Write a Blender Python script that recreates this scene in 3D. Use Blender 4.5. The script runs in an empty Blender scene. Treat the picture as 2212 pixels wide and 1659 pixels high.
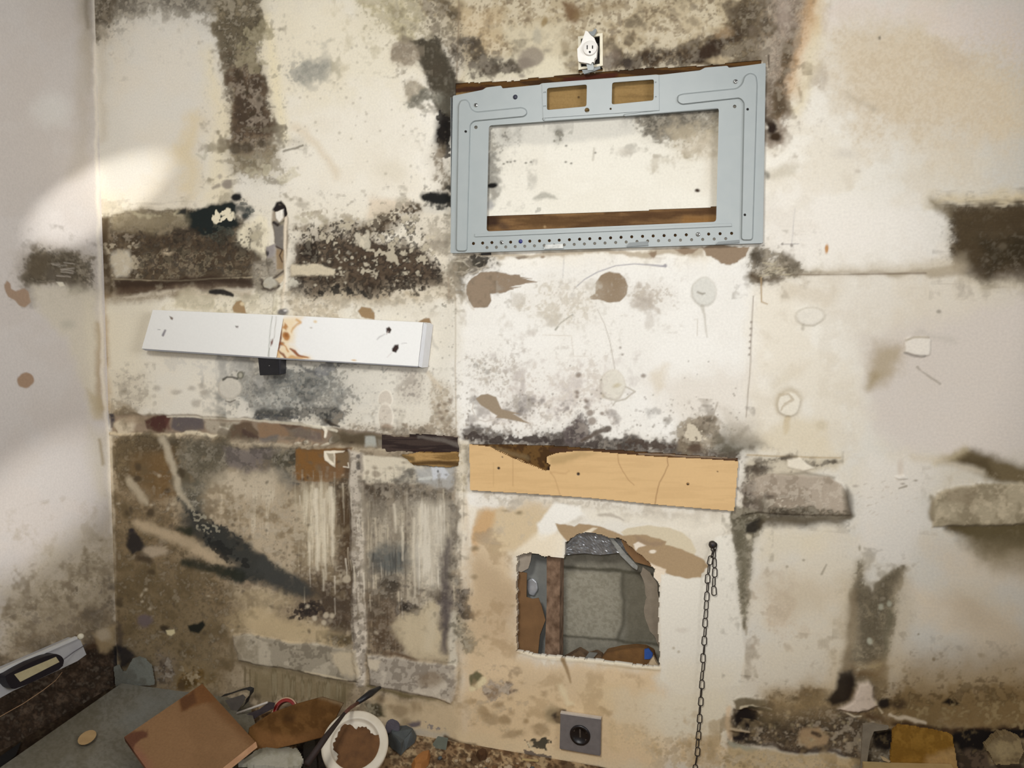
import bpy, bmesh, math, random
import numpy as np
from mathutils import Vector, Matrix

# ------------------------------------------------------------------ camera
W, H = 2212.0, 1659.0
FPX, YAW, PITCH, ROLL = 1600.0, 16.0, -4.5, 0.5
CAM = np.array([0.0, -1.85, 1.15])
_y, _p, _r = [math.radians(a) for a in (YAW, PITCH, ROLL)]
FWD = np.array([-math.sin(_y)*math.cos(_p), math.cos(_y)*math.cos(_p), math.sin(_p)])
_rt = np.array([math.cos(_y), math.sin(_y), 0.0])
_up = np.cross(_rt, FWD)
RT = _rt*math.cos(_r) + _up*math.sin(_r)
UP = _up*math.cos(_r) - _rt*math.sin(_r)
scene = bpy.context.scene
COL = scene.collection
cd = bpy.data.cameras.new('camera')
cd.sensor_width = 36.0
cd.lens = FPX/W*36.0
cd.clip_start = 0.02
cam = bpy.data.objects.new('camera', cd)
m = Matrix(((RT[0], UP[0], -FWD[0], CAM[0]), (RT[1], UP[1], -FWD[1], CAM[1]),
            (RT[2], UP[2], -FWD[2], CAM[2]), (0, 0, 0, 1)))
cam.matrix_world = m
COL.objects.link(cam)
scene.camera = cam

# ------------------------------------------------------------------ view, world, lights
scene.view_settings.view_transform = 'Standard'
scene.view_settings.look = 'None'
scene.view_settings.gamma = 1.0
scene.view_settings.use_curve_mapping = False
scene.view_settings.exposure = -0.13
world = bpy.data.worlds.new('world')
world.use_nodes = True
world.node_tree.nodes['Background'].inputs[0].default_value = (0.93, 0.95, 1.0, 1)
world.node_tree.nodes['Background'].inputs[1].default_value = 0.17
scene.world = world

def lamp(name, kind, loc, target, energy, color, **kw):
    l = bpy.data.lights.new(name, kind)
    l.energy = energy
    l.color = color
    sc = kw.pop('scale', None)
    rz = kw.pop('twist', 0.0)
    for k, v in kw.items():
        setattr(l, k, v)
    o = bpy.data.objects.new(name, l)
    q = (Vector(target) - Vector(loc)).to_track_quat('-Z', 'Y')
    o.rotation_mode = 'QUATERNION'
    o.rotation_quaternion = q @ Matrix.Rotation(rz, 4, 'Z').to_quaternion()
    o.location = loc
    if sc:
        o.scale = sc
    COL.objects.link(o)
    return o

# the room's ceiling light above and behind the photographer, the phone's own light,
# an added soft fill that brightens the left wall, and two slanting beams on the left corner
lamp('ceiling_light', 'AREA', (-0.62, -2.35, 2.20), (-0.30, 0, 1.20), 15.8, (1.0, 0.985, 0.955),
     shape='DISK', size=0.5, spread=math.radians(120))
lamp('phone_light', 'SPOT', (-0.03, -1.86, 1.24), (-0.34, 0, 1.13), 37.5, (1.0, 0.99, 0.975),
     spot_size=math.radians(84), spot_blend=1.0, shadow_soft_size=0.05)
lamp('left_wall_fill', 'AREA', (1.15, -1.35, 1.55), (-1.83, -0.25, 1.25), 9.0, (0.97, 0.97, 1.0),
     shape='RECTANGLE', size=0.7, size_y=0.9, spread=math.radians(90))
lamp('beam_upper', 'SPOT', (0.55, -1.9, 1.35), (-1.83, -0.03, 1.51), 300.0, (1.0, 0.99, 0.97),
     spot_size=math.radians(10.5), spot_blend=0.8, shadow_soft_size=0.0, scale=(1.0, 0.38, 1.0), twist=math.radians(38))
lamp('beam_lower', 'SPOT', (0.55, -1.9, 1.35), (-1.83, -0.26, 0.64), 200.0, (1.0, 0.99, 0.97),
     spot_size=math.radians(14), spot_blend=1.0, shadow_soft_size=0.0, scale=(1.0, 0.5, 1.0), twist=math.radians(38))

# ------------------------------------------------------------------ geometry from the photograph's rays
def ray(px, py):
    return RT*((px-W/2)/FPX) + UP*((H/2-py)/FPX) + FWD
def onwall(px, py, off=0.0):          # a point on a plane 'off' metres in front of the back wall
    r = ray(px, py)
    return CAM + r*((-off-CAM[1])/r[1])
XL = -1.832
def onleft(px, py, off=0.0):          # on the left wall
    r = ray(px, py)
    return CAM + r*((XL+off-CAM[0])/r[0])
def onfloor(px, py, h=0.0):
    r = ray(px, py)
    return CAM + r*((h-CAM[2])/r[2])
def project(X, Y, Z):
    dx, dy, dz = X-CAM[0], Y-CAM[1], Z-CAM[2]
    f = dx*FWD[0]+dy*FWD[1]+dz*FWD[2]
    return (W/2+FPX*(dx*RT[0]+dy*RT[1]+dz*RT[2])/f, H/2-FPX*(dx*UP[0]+dy*UP[1]+dz*UP[2])/f)

# ------------------------------------------------------------------ noise
_rng = np.random.RandomState(7)
_LAT = _rng.rand(257, 257).astype(np.float32)
def vnoise(u, v, seed=0):
    u = u + seed*37.31
    v = v + seed*91.73
    iu = np.floor(u).astype(np.int64); iv = np.floor(v).astype(np.int64)
    fu = (u-iu).astype(np.float32); fv = (v-iv).astype(np.float32)
    fu = fu*fu*(3-2*fu); fv = fv*fv*(3-2*fv)
    a, b = iu % 256, iv % 256
    return (_LAT[a, b]*(1-fu)+_LAT[a+1, b]*fu)*(1-fv)+(_LAT[a, b+1]*(1-fu)+_LAT[a+1, b+1]*fu)*fv
def fbm(u, v, oct=4, seed=0, gain=0.5):
    s = 0; amp = 1.0
    for i in range(oct):
        s = s + amp*vnoise(u*2**i, v*2**i, seed+i*3+1)
        amp *= gain
    return s
def uniformize(n):
    z = (n-n.mean())/(n.std()+1e-9)
    return (0.5*(1+np.tanh(0.7978845608*(z+0.044715*z**3)))).astype(np.float32)
def spots(u, v, cell, seed):            # rounded colonies: 1 at the heart of a spot, 0 between
    x, y = u/cell, v/cell
    ix = np.floor(x).astype(np.int64); iy = np.floor(y).astype(np.int64)
    best = np.full(x.shape, 9.0, np.float32)
    r = np.random.RandomState(seed)
    jx, jy, rr = r.rand(64, 64), r.rand(64, 64), 0.35+0.65*r.rand(64, 64)
    for a in (-1, 0, 1):
        for b in (-1, 0, 1):
            cx, cy = ix+a, iy+b
            k = (cx % 64, cy % 64)
            d = np.hypot(x-(cx+jx[k]), y-(cy+jy[k]))/rr[k]
            best = np.minimum(best, d)
    return best
def sstep(a, b, x):
    t = np.clip((x-a)/(b-a+1e-9), 0, 1)
    return t*t*(3-2*t)
def s2l(c):
    c = np.asarray(c, np.float64)/255.0
    return np.where(c <= 0.04045, c/12.92, ((c+0.055)/1.055)**2.4)

def unclip(c):                          # keep an albedo below 0.93 without changing its hue
    return c*np.minimum(1.0, 0.93/np.maximum(c.max(-1, keepdims=True), 1e-6))

# ------------------------------------------------------------------ a surface with stains of its own
class Painter:
    def __init__(s, U, V, base, light=None):
        s.U, s.V = U.astype(np.float32), V.astype(np.float32)
        s.C = np.empty(U.shape+(3,), np.float32)
        s.C[...] = np.asarray(base, np.float32)
        s.Hh = np.zeros(U.shape, np.float32)
        u, v = s.U, s.V
        s.N = {
            'l': uniformize(fbm(u/110, v/110, 4, 11, 0.6)),
            'm': uniformize(fbm(u/42, v/42, 4, 23, 0.65)),
            'f': uniformize(fbm(u/15, v/15, 3, 37, 0.7)),
            'x': uniformize(fbm(u/6, v/6, 2, 41, 0.6)),
            'v': uniformize(fbm(u/7, v/95, 3, 53, 0.7)),
            'h': uniformize(fbm(u/95, v/9, 3, 59, 0.7)),
        }
        sp = np.minimum(spots(u+6*(s.N['x']-.5), v+6*(s.N['f']-.5), 26, 5), spots(u, v, 13, 9)*1.25)
        s.N['s'] = uniformize(sp + 0.35*s.N['l'])
        sp = spots(u+3*(s.N['x']-.5), v+3*(s.N['x']-.5), 9, 15)
        s.N['t'] = uniformize(sp + 0.5*s.N['m'])
        s.wx = fbm(u/38, v/38, 4, 71, 0.6); s.wx -= s.wx.mean()
        s.wy = fbm(u/38, v/38, 4, 83, 0.6); s.wy -= s.wy.mean()
        s.light = light
    def box(s, x0, y0, x1, y1):
        mk = (s.U > x0) & (s.U < x1) & (s.V > y0) & (s.V < y1)
        r = np.where(mk.any(1))[0]; c = np.where(mk.any(0))[0]
        if not len(r) or not len(c):
            return None
        return (slice(r[0], r[-1]+1), slice(c[0], c[-1]+1))
    def sd(s, shape, pad, warp):
        k = shape[0]
        if k == 'E':
            _, x, y, rx, ry = shape[:5]
            rot = math.radians(shape[5]) if len(shape) > 5 else 0
            R = max(rx, ry)+pad
            b = s.box(x-R, y-R, x+R, y+R)
        elif k == 'P':
            P = np.array(shape[1], float)
            b = s.box(P[:, 0].min()-pad, P[:, 1].min()-pad, P[:, 0].max()+pad, P[:, 1].max()+pad)
        else:
            P = np.array(shape[1], float)
            R = P[:, 2].max()+pad
            b = s.box(P[:, 0].min()-R, P[:, 1].min()-R, P[:, 0].max()+R, P[:, 1].max()+R)
        if b is None:
            return None, None
        u, v = s.U[b], s.V[b]
        if warp:
            u = u + warp*2*s.wx[b]
            v = v + warp*2*s.wy[b]
        if k == 'E':
            c, sn = math.cos(rot), math.sin(rot)
            a = ((u-x)*c+(v-y)*sn)/rx; d = (-(u-x)*sn+(v-y)*c)/ry
            q = np.hypot(a, d)
            D = (q-1)*min(rx, ry)
        elif k == 'P':
            D = np.full(u.shape, 1e9, np.float32)
            ins = np.zeros(u.shape, bool)
            n = len(P)
            for i in range(n):
                x0, y0 = P[i]; x1, y1 = P[(i+1) % n]
                ex, ey = x1-x0, y1-y0
                L2 = ex*ex+ey*ey+1e-9
                t = np.clip(((u-x0)*ex+(v-y0)*ey)/L2, 0, 1)
                D = np.minimum(D, (u-x0-t*ex)**2+(v-y0-t*ey)**2)
                if y0 != y1:
                    cr = ((y0 > v) != (y1 > v)) & (u < ex*(v-y0)/ey+x0)
                    ins ^= cr
            D = np.sqrt(D)
            D = np.where(ins, -D, D)
        else:
            D = np.full(u.shape, 1e9, np.float32)
            for i in range(len(P)-1):
                x0, y0, r0 = P[i]; x1, y1, r1 = P[i+1]
                ex, ey = x1-x0, y1-y0
                L2 = ex*ex+ey*ey+1e-9
                t = np.clip(((u-x0)*ex+(v-y0)*ey)/L2, 0, 1)
                D = np.minimum(D, np.hypot(u-x0-t*ex, v-y0-t*ey)-(r0+t*(r1-r0)))
        return b, D
    def col(s, c, b):
        lin = s2l(c)
        if s.light is None:
            return lin
        return unclip(lin/s.light(s.U[b], s.V[b])[..., None])
    def st(s, shape, c, op=1.0, e=4.0, w=0.0, cov=None, n='m', soft=0.12, h=0.0):
        """stain: shape, colour as seen in the photograph, opacity, edge softness (px), outline wobble (px),
        cover + noise for a broken, speckled stain"""
        b, D = s.sd(shape, e+w*1.6+2, w)
        if b is None:
            return
        a = sstep(e, -e, D)
        if cov is not None:
            a = sstep(-soft, soft, cov*1.15*a - 0.06 - s.N[n][b]*0.999)
        if h:
            s.Hh[b] += h*a
        if c is not None:
            a = (a*op)[..., None]
            s.C[b] = s.C[b]*(1-a) + s.col(c, b)*a

# ------------------------------------------------------------------ materials
MATS = {}
def node_mat(name):
    mt = bpy.data.materials.new(name)
    mt.use_nodes = True
    nt = mt.node_tree
    return mt, nt, nt.nodes['Principled BSDF'], nt.nodes, nt.links
def surf(name, c, rough=0.6, metal=0.0, c2=None, scale=40.0, stretch=(1, 1, 1), amount=0.5, bump=0.0, bscale=200.0, spec=0.5, detail=4.0, lo=0.35, hi=0.65):
    """procedural material: two colours mixed by object-space noise, with optional bump"""
    mt, nt, b, nd, ln = node_mat(name)
    c = tuple(s2l(c)) + (1,)
    c2 = tuple(s2l(c2)) + (1,) if c2 is not None else tuple(0.8*np.array(c[:3])) + (1,)
    tc = nd.new('ShaderNodeTexCoord'); mp = nd.new('ShaderNodeMapping'); mp.inputs['Scale'].default_value = stretch
    nz = nd.new('ShaderNodeTexNoise'); nz.inputs['Scale'].default_value = scale; nz.inputs['Detail'].default_value = detail
    rp = nd.new('ShaderNodeMapRange'); rp.inputs['From Min'].default_value = lo; rp.inputs['From Max'].default_value = hi
    rp.inputs['To Max'].default_value = amount
    mx = nd.new('ShaderNodeMix'); mx.data_type = 'RGBA'
    ln.new(tc.outputs['Object'], mp.inputs['Vector']); ln.new(mp.outputs[0], nz.inputs['Vector'])
    ln.new(nz.outputs['Fac'], rp.inputs['Value']); ln.new(rp.outputs[0], mx.inputs['Factor'])
    mx.inputs['A'].default_value = c; mx.inputs['B'].default_value = c2
    ln.new(mx.outputs['Result'], b.inputs['Base Color'])
    b.inputs['Roughness'].default_value = rough
    b.inputs['Metallic'].default_value = metal
    b.inputs['Specular IOR Level'].default_value = spec
    if bump:
        n2 = nd.new('ShaderNodeTexNoise'); n2.inputs['Scale'].default_value = bscale
        n2.inputs['Detail'].default_value = 3
        bp = nd.new('ShaderNodeBump'); bp.inputs['Strength'].default_value = bump; bp.inputs['Distance'].default_value = 0.002
        ln.new(mp.outputs[0], n2.inputs['Vector']); ln.new(n2.outputs['Fac'], bp.inputs['Height'])
        ln.new(bp.outputs[0], b.inputs['Normal'])
    MATS[name] = mt
    return mt
def painted(name, rough=0.85, spec=0.25, bump=0.16, bscale=260.0, grain=0.06):
    """material of a stained surface: its stain layer mottled by fine procedural noise"""
    mt, nt, b, nd, ln = node_mat(name)
    at = nd.new('ShaderNodeAttribute'); at.attribute_name = 'stain'
    tc = nd.new('ShaderNodeTexCoord')
    nz = nd.new('ShaderNodeTexNoise'); nz.inputs['Scale'].default_value = 180.0; nz.inputs['Detail'].default_value = 5
    mr = nd.new('ShaderNodeMapRange'); mr.inputs['To Min'].default_value = 1-grain; mr.inputs['To Max'].default_value = 1+grain
    mr.inputs['From Min'].default_value = 0.25; mr.inputs['From Max'].default_value = 0.75
    vm = nd.new('ShaderNodeVectorMath'); vm.operation = 'SCALE'
    ln.new(tc.outputs['Object'], nz.inputs['Vector']); ln.new(nz.outputs['Fac'], mr.inputs['Value'])
    ln.new(at.outputs['Color'], vm.inputs[0]); ln.new(mr.outputs[0], vm.inputs['Scale'])
    ln.new(vm.outputs[0], b.inputs['Base Color'])
    b.inputs['Roughness'].default_value = rough
    b.inputs['Specular IOR Level'].default_value = spec
    n2 = nd.new('ShaderNodeTexNoise'); n2.inputs['Scale'].default_value = bscale; n2.inputs['Detail'].default_value = 4
    bp = nd.new('ShaderNodeBump'); bp.inputs['Strength'].default_value = bump; bp.inputs['Distance'].default_value = 0.0015
    ln.new(tc.outputs['Object'], n2.inputs['Vector']); ln.new(n2.outputs['Fac'], bp.inputs['Height'])
    ln.new(bp.outputs[0], b.inputs['Normal'])
    MATS[name] = mt
    return mt

def tag(o, label=None, cat=None, group=None, kind=None):
    if label: o['label'] = label
    if cat: o['category'] = cat
    if group: o['group'] = group
    if kind: o['kind'] = kind
    return o

def mesh_np(name, verts, quads, mat, colors=None, smooth=True):
    me = bpy.data.meshes.new(name)
    n, q = len(verts), len(quads)
    me.vertices.add(n); me.vertices.foreach_set('co', np.asarray(verts, np.float32).ravel())
    me.loops.add(q*4); me.loops.foreach_set('vertex_index', np.asarray(quads, np.int32).ravel())
    me.polygons.add(q)
    me.polygons.foreach_set('loop_start', np.arange(0, q*4, 4, dtype=np.int32))
    me.polygons.foreach_set('loop_total', np.full(q, 4, np.int32))
    me.polygons.foreach_set('use_smooth', np.full(q, smooth, bool))
    if colors is not None:
        at = me.attributes.new('stain', 'FLOAT_COLOR', 'POINT')
        c4 = np.ones((n, 4), np.float32); c4[:, :3] = colors
        at.data.foreach_set('color', c4.ravel())
    me.update(calc_edges=True)
    me.materials.append(mat)
    o = bpy.data.objects.new(name, me)
    COL.objects.link(o)
    return o

def inside(poly, u, v):
    ins = np.zeros(u.shape, bool)
    P = np.asarray(poly, float); n = len(P)
    for i in range(n):
        x0, y0 = P[i]; x1, y1 = P[(i+1) % n]
        if y0 != y1:
            ins ^= ((y0 > v) != (y1 > v)) & (u < (x1-x0)*(v-y0)/(y1-y0)+x0)
    return ins

# openings cut or torn through the plasterboard (traced on the wall)
HOLE = [(1117, 1201), (1131, 1196), (1145, 1194), (1170, 1200), (1208, 1205), (1219, 1207), (1221, 1190), (1222, 1172), (1239, 1158),
        (1255, 1151), (1274, 1149), (1296, 1153), (1313, 1161), (1341, 1162), (1358, 1176), (1376, 1192), (1402, 1214), (1414, 1231),
        (1410, 1244), (1420, 1256), (1425, 1266), (1423, 1320), (1421, 1360), (1426, 1400), (1425, 1442), (1399, 1441), (1340, 1433), (1287, 1427),
        (1217, 1421), (1165, 1416), (1116, 1407)]
TOPSLOT = [(984, 180), (1106, 175), (1158, 167), (1193, 166), (1201, 163), (1269, 159), (1300, 155), (1420, 146), (1523, 143), (1571, 136),
           (1645, 130), (1648, 212), (1300, 238), (984, 258)]
LOWSLOT = [(1000, 468), (1180, 462), (1400, 454), (1600, 444), (1600, 512), (1000, 530)]
BOXSLOT = [(1254, 82), (1298, 76), (1298, 138), (1300, 143), (1302, 152), (1250, 158), (1252, 140)]
SLITSLOT = [(886, 938), (930, 938), (987, 945), (990, 978), (900, 978), (850, 972), (838, 966), (880, 962)]
def torn(poly, amp, seed):              # give a traced outline the small raggedness of broken plaster
    r = random.Random(seed); out = []
    n = len(poly)
    for i in range(n):
        (x0, y0), (x1, y1) = poly[i], poly[(i+1) % n]
        k = max(1, int(math.hypot(x1-x0, y1-y0)/7))
        for j in range(k):
            t = j/k
            out.append((x0+(x1-x0)*t+r.uniform(-amp, amp), y0+(y1-y0)*t+r.uniform(-amp, amp)))
    return out
CUTS = [torn(HOLE, 1.6, 1), torn(TOPSLOT, 1.2, 2), LOWSLOT, BOXSLOT, torn(SLITSLOT, 1.0, 3)]

def axis(lo, hi, step, beyond, bstep):
    a = np.arange(lo, hi, step)
    return np.concatenate([a, np.arange(hi+bstep, beyond, bstep)])
RES = 0.0023
gx = axis(XL, 0.72, RES, 1.3, 0.06)
gz = axis(-0.01, 2.17, RES, 2.6, 0.06)
GX, GZ = np.meshgrid(gx, gz, indexing='ij')
PU, PV = project(GX, 0*GX, GZ)
ly = -axis(0.0, 0.62, 0.003, 1.3, 0.06)
lz = axis(-0.01, 2.16, 0.003, 2.6, 0.06)
LY, LZ = np.meshgrid(ly, lz, indexing='ij')
QU, QV = project(XL+0*LY, LY, LZ)
# illumination of the clean wall as the lamps above give it, so that a stain's own colour can be
# worked out from the brightness it has in the photograph (columns x, rows y in photo pixels)
LGX = np.array([270, 550, 830, 1110, 1390, 1670, 1950, 2190.0])
LGY = np.array([60, 300, 560, 820, 1080, 1340, 1600.0])
LB = np.array([
 [0.612, 0.781, 0.973, 1.11, 1.135, 1.027, 0.802, 0.596],
 [0.678, 0.861, 1.073, 1.218, 1.239, 1.144, 0.89, 0.644],
 [0.697, 0.874, 1.081, 1.222, 1.247, 1.156, 0.899, 0.648],
 [0.643, 0.801, 0.986, 1.117, 1.145, 1.041, 0.81, 0.592],
 [0.538, 0.668, 0.819, 0.925, 0.943, 0.844, 0.657, 0.502],
 [0.418, 0.51, 0.624, 0.704, 0.709, 0.623, 0.496, 0.403],
 [0.352, 0.419, 0.484, 0.497, 0.49, 0.433, 0.363, 0.316]])
LLX = np.array([20, 100, 170.0])
LL = np.array([
 [0.714, 0.693, 0.658],
 [0.781, 0.767, 0.743],
 [0.798, 0.789, 0.775],
 [0.749, 0.742, 0.732],
 [0.65, 0.638, 0.623],
 [0.531, 0.511, 0.491],
 [0.486, 0.459, 0.458]])
def bil(gx_, gy_, T):
    def f(u, v):
        i = np.clip(np.searchsorted(gx_, u)-1, 0, len(gx_)-2); j = np.clip(np.searchsorted(gy_, v)-1, 0, len(gy_)-2)
        a = np.clip((u-gx_[i])/(gx_[i+1]-gx_[i]), 0, 1); b = np.clip((v-gy_[j])/(gy_[j+1]-gy_[j]), 0, 1)
        return (T[j, i]*(1-a)+T[j, i+1]*a)*(1-b)+(T[j+1, i]*(1-a)+T[j+1, i+1]*a)*b
    return f
LIGHT_B, LIGHT_L = bil(LGX, LGY, LB), bil(LLX, LGY, LL)
CREAM = s2l((234, 228, 214))
PB = Painter(PU, PV, CREAM, LIGHT_B)
PL = Painter(QU, QV, s2l((210, 203, 196)), LIGHT_L)

def E(x, y, rx, ry=None, rot=0): return ('E', x, y, rx, ry or rx, rot)
def P(*a): return ('P', list(zip(a[0::2], a[1::2])))
def L(*a): return ('L', list(zip(a[0::3], a[1::3], a[2::3])))
def mixc(c, d, t): return tuple(c[i]*(1-t)+d[i]*t for i in range(3))
def mold(p, shape, c, cov=0.7, e=14, w=8, dark=0.55, n='m', tint=0.45, lite=0.25):
    """a patch of mold: faint veil, clumps, dark colonies, pale flecks"""
    p.st(shape, mixc(c, (215, 205, 185), 0.25), min(1, tint*1.15), e*1.7, w)
    p.st(shape, c, 0.75, e*1.2, w, cov, n, 0.30)
    p.st(shape, mixc(c, (18, 14, 10), dark*0.85), 0.6, e*1.3, w, cov*0.5, 'm', 0.28)
    p.st(shape, mixc(c, (18, 14, 10), dark), 0.55, e, w, cov*0.48, 'f', 0.22)
    p.st(shape, mixc(c, (12, 10, 8), dark*0.8), 0.5, e, w, cov*0.42, 's', 0.12)
    p.st(shape, mixc(c, (14, 12, 9), dark), 0.5, e*1.2, w, cov*0.42, 'x', 0.12)
    if lite:
        p.st(shape, mixc(c, (225, 215, 195), 0.5), 0.5, e, w, lite, 'f', 0.16)
        p.st(shape, mixc(c, (225, 215, 195), 0.5), 0.35, e, w, lite*0.8, 'x', 0.14)
B = PB.st
def M(*a, **k): mold(PB, *a, **k)

# ================================================================== stains on the back wall
TAN = (152, 131, 107)
# --- overall unevenness of the old paint
B(P(-50, -60, 2300, -60, 2300, 1700, -50, 1700), (214, 198, 168), 0.28, 30, 0, 0.45, 'l', 0.35)
B(P(-50, -60, 2300, -60, 2300, 1700, -50, 1700), (196, 182, 158), 0.22, 30, 0, 0.22, 'm', 0.25)
B(P(985, 560, 1625, 560, 1610, 960, 990, 960), (243, 240, 232), 0.75, 30, 10)
B(P(1640, 420, 2040, 440, 2040, 570, 1640, 580), (238, 231, 220), 0.6, 60, 20)
B(P(560, 250, 900, 200, 940, 430, 620, 440), (238, 230, 211), 0.6, 60, 30)
B(P(560, -10, 890, -10, 900, 200, 560, 260), (231, 221, 195), 0.7, 60, 30)

# --- top left: grey band, clean oval, mold column
M(P(205, -60, 480, -60, 560, 60, 480, 60, 420, 25, 300, 30, 250, 60, 205, 90), (128, 120, 104), 0.85, 26, 10)
M(P(203, -60, 245, -60, 246, 50, 232, 85, 205, 90), (98, 88, 72), 0.85, 14, 5)
B(L(222, 60, 9, 222, 300, 7), (178, 168, 150), 0.6, 12, 4)
B(E(350, 190, 110, 150), (209, 203, 190), 0.55, 50, 10)
B(L(445, 120, 10, 478, 250, 18, 470, 420, 30), (219, 205, 168), 0.6, 26, 8)
B(L(420, 250, 14, 400, 330, 22, 410, 400, 18), (206, 188, 148), 0.65, 22, 10)
B(L(575, 40, 8, 590, 150, 10, 615, 300, 14), (226, 212, 172), 0.6, 14, 5)
M(P(455, -60, 562, -60, 566, 40, 562, 120, 572, 200, 590, 280, 592, 340, 560, 365, 505, 375, 500, 300, 497, 200, 484, 120, 462, 60),
  (122, 110, 86), 0.95, 12, 5, tint=0.75)
M(P(505, 150, 560, 140, 588, 280, 588, 340, 520, 355, 502, 300), (96, 78, 60), 0.8, 16, 6)
M(P(490, 330, 590, 320, 610, 370, 560, 395, 510, 370), (150, 138, 112), 0.5, 20, 8)
for x, y, r in ((518, 160, 10), (558, 150, 9), (510, 322, 13), (535, 318, 12), (565, 312, 9), (545, 245, 7), (530, 200, 6), (560, 215, 6), (575, 180, 5)):
    B(E(x, y, r, r*.9), (62, 52, 38), 0.75, 4, 3)
B(E(545, 100, 40, 55), (150, 140, 110), 0.5, 20, 8, 0.6, 'f')
M(L(600, 305, 10, 650, 310, 6), (150, 140, 120), 0.45, 8, 5)
B(L(612, 328, 2, 655, 315, 2), (110, 102, 85), 0.8, 2, 2)
B(E(490, 398, 11, 10), (138, 128, 116), 0.9, 3, 2)
B(L(460, 406, 3, 473, 400, 4), (150, 140, 124), 0.9, 3, 1)
B(E(475, 381, 5), (165, 155, 138), 0.8, 3)
B(L(425, 333, 2, 440, 345, 3, 445, 323, 2), (178, 172, 152), 0.7, 3, 2)
M(L(580, 390, 8, 605, 392, 6), (140, 132, 115), 0.4, 6, 4)
B(E(600, 375, 50, 18), (205, 196, 168), 0.5, 14, 8, 0.6)
# --- clean middle: faint marks
M(E(662, 153, 40, 28), (160, 158, 146), 0.42, 14, 8, dark=0.25, tint=0.2)
B(L(640, 275, 10, 690, 320, 7, 722, 375, 8), (216, 200, 172), 0.6, 10, 5)
B(E(845, 370, 30, 20), (222, 212, 190), 0.5, 12, 6)
B(P(795, 428, 885, 430, 880, 470, 790, 472), (222, 202, 176), 0.75, 10, 4)
B(E(865, 432, 13, 10), (178, 170, 152), 0.7, 4, 4)
for i in range(70):
    r = random.Random(100+i)
    B(E(r.uniform(600, 930), r.uniform(20, 440), r.uniform(1, 3.2)), (176, 166, 146), 0.55, 2)
# --- top: between clean paint and bracket
M(P(780, -60, 990, -60, 985, 60, 930, 100, 850, 70, 790, 60), (196, 184, 148), 0.6, 30, 16, dark=0.3)
M(P(890, -60, 1000, -60, 1000, 110, 960, 120, 920, 50), (146, 130, 104), 0.6, 22, 12)
B(P(970, -60, 1660, -60, 1655, 140, 1300, 170, 985, 190), (201, 186, 154), 0.85, 26, 12)
B(P(990, -60, 1640, -60, 1600, 80, 1300, 120, 1000, 160), (176, 158, 124), 0.6, 26, 12, 0.5, 'm', 0.2)
B(P(990, -60, 1640, -60, 1600, 80, 1300, 120, 1000, 160), (142, 122, 92), 0.55, 26, 12, 0.3, 'f', 0.15)
B(P(990, -60, 1640, -60, 1600, 80, 1300, 120, 1000, 160), (112, 96, 74), 0.6, 26, 12, 0.16, 's', 0.1)
B(P(985, 20, 1085, 20, 1075, 120, 1000, 130), (210, 182, 138), 0.3, 20, 12)
B(P(1000, 150, 1130, 118, 1220, 120, 1240, 160, 1120, 172, 1010, 178), (231, 222, 196), 0.85, 12, 6)
B(P(1080, 60, 1230, 60, 1225, 150, 1130, 160), (224, 213, 184), 0.6, 18, 10)
M(L(972, 10, 10, 990, 60, 12, 1000, 120, 16), (124, 108, 82), 0.6, 14, 8)
B(L(992, -30, 1.5, 990, 80, 1.5, 986, 175, 1.5), (140, 122, 98), 0.8, 2)
M(P(890, 92, 925, 80, 945, 72, 952, 100, 972, 140, 988, 190, 986, 260, 960, 262, 944, 230, 924, 165, 898, 130), (84, 76, 60), 0.95, 8, 6, tint=0.9, lite=0.12)
B(P(892, 95, 940, 78, 950, 105, 980, 190, 970, 260, 950, 240, 925, 165, 900, 130), (80, 72, 57), 0.6, 10, 5)
B(E(956, 292, 20, 40), (20, 16, 11), 1, 9, 7)
B(L(955, 250, 14, 960, 300, 16, 965, 335, 10), (26, 20, 14), 0.9, 10, 6, 0.75, 'f')
M(L(945, 335, 14, 958, 380, 18, 962, 420, 12), (128, 112, 88), 0.6, 14, 8)
M(E(872, 118, 28, 26), (166, 152, 130), 0.7, 6, 5, tint=0.8, dark=0.25)
M(E(896, 196, 21, 20), (178, 166, 144), 0.6, 6, 5, tint=0.7, dark=0.25)
M(L(890, 222, 6, 920, 208, 12, 945, 210, 10), (140, 136, 120), 0.6, 8, 6)
for x, y, rx, ry in ((1012, 92, 22, 15), (1030, 142, 26, 20), (1062, 150, 22, 14), (985, 120, 14, 30), (1100, 148, 30, 12)):
    M(E(x, y, rx, ry), (92, 80, 64), 0.75, 10, 7)
B(E(1146, 122, 26, 21, -20), (146, 134, 118), 0.85, 6, 6)
B(E(1135, 135, 14, 14), (132, 120, 106), 0.7, 5, 5)
B(E(1176, 48, 6, 11, 20), (150, 128, 88), 0.85, 3, 1)
B(E(1160, 80, 10, 15), (176, 168, 148), 0.7, 5, 4)
B(E(1182, 108, 9, 5), (150, 140, 122), 0.7, 4, 2)
B(E(1128, 164, 7, 4), (150, 140, 125), 0.8, 2, 1)
B(E(1222, 100, 8, 16), (156, 140, 112), 0.7, 5, 3)
B(E(1222, 115, 5, 6), (136, 124, 98), 0.8, 3, 1)
M(P(1220, 135, 1252, 130, 1252, 158, 1222, 160), (168, 152, 122), 0.5, 5, 3)
B(P(1215, 10, 1250, 12, 1258, 30, 1250, 45, 1225, 45), (116, 88, 58), 0.9, 10, 6)
B(L(1250, 30, 9, 1300, 8, 7, 1340, 15, 8), (140, 118, 82), 0.6, 10, 6)
B(E(1294, 51, 4, 3), (88, 70, 48), 0.9, 2)
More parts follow.
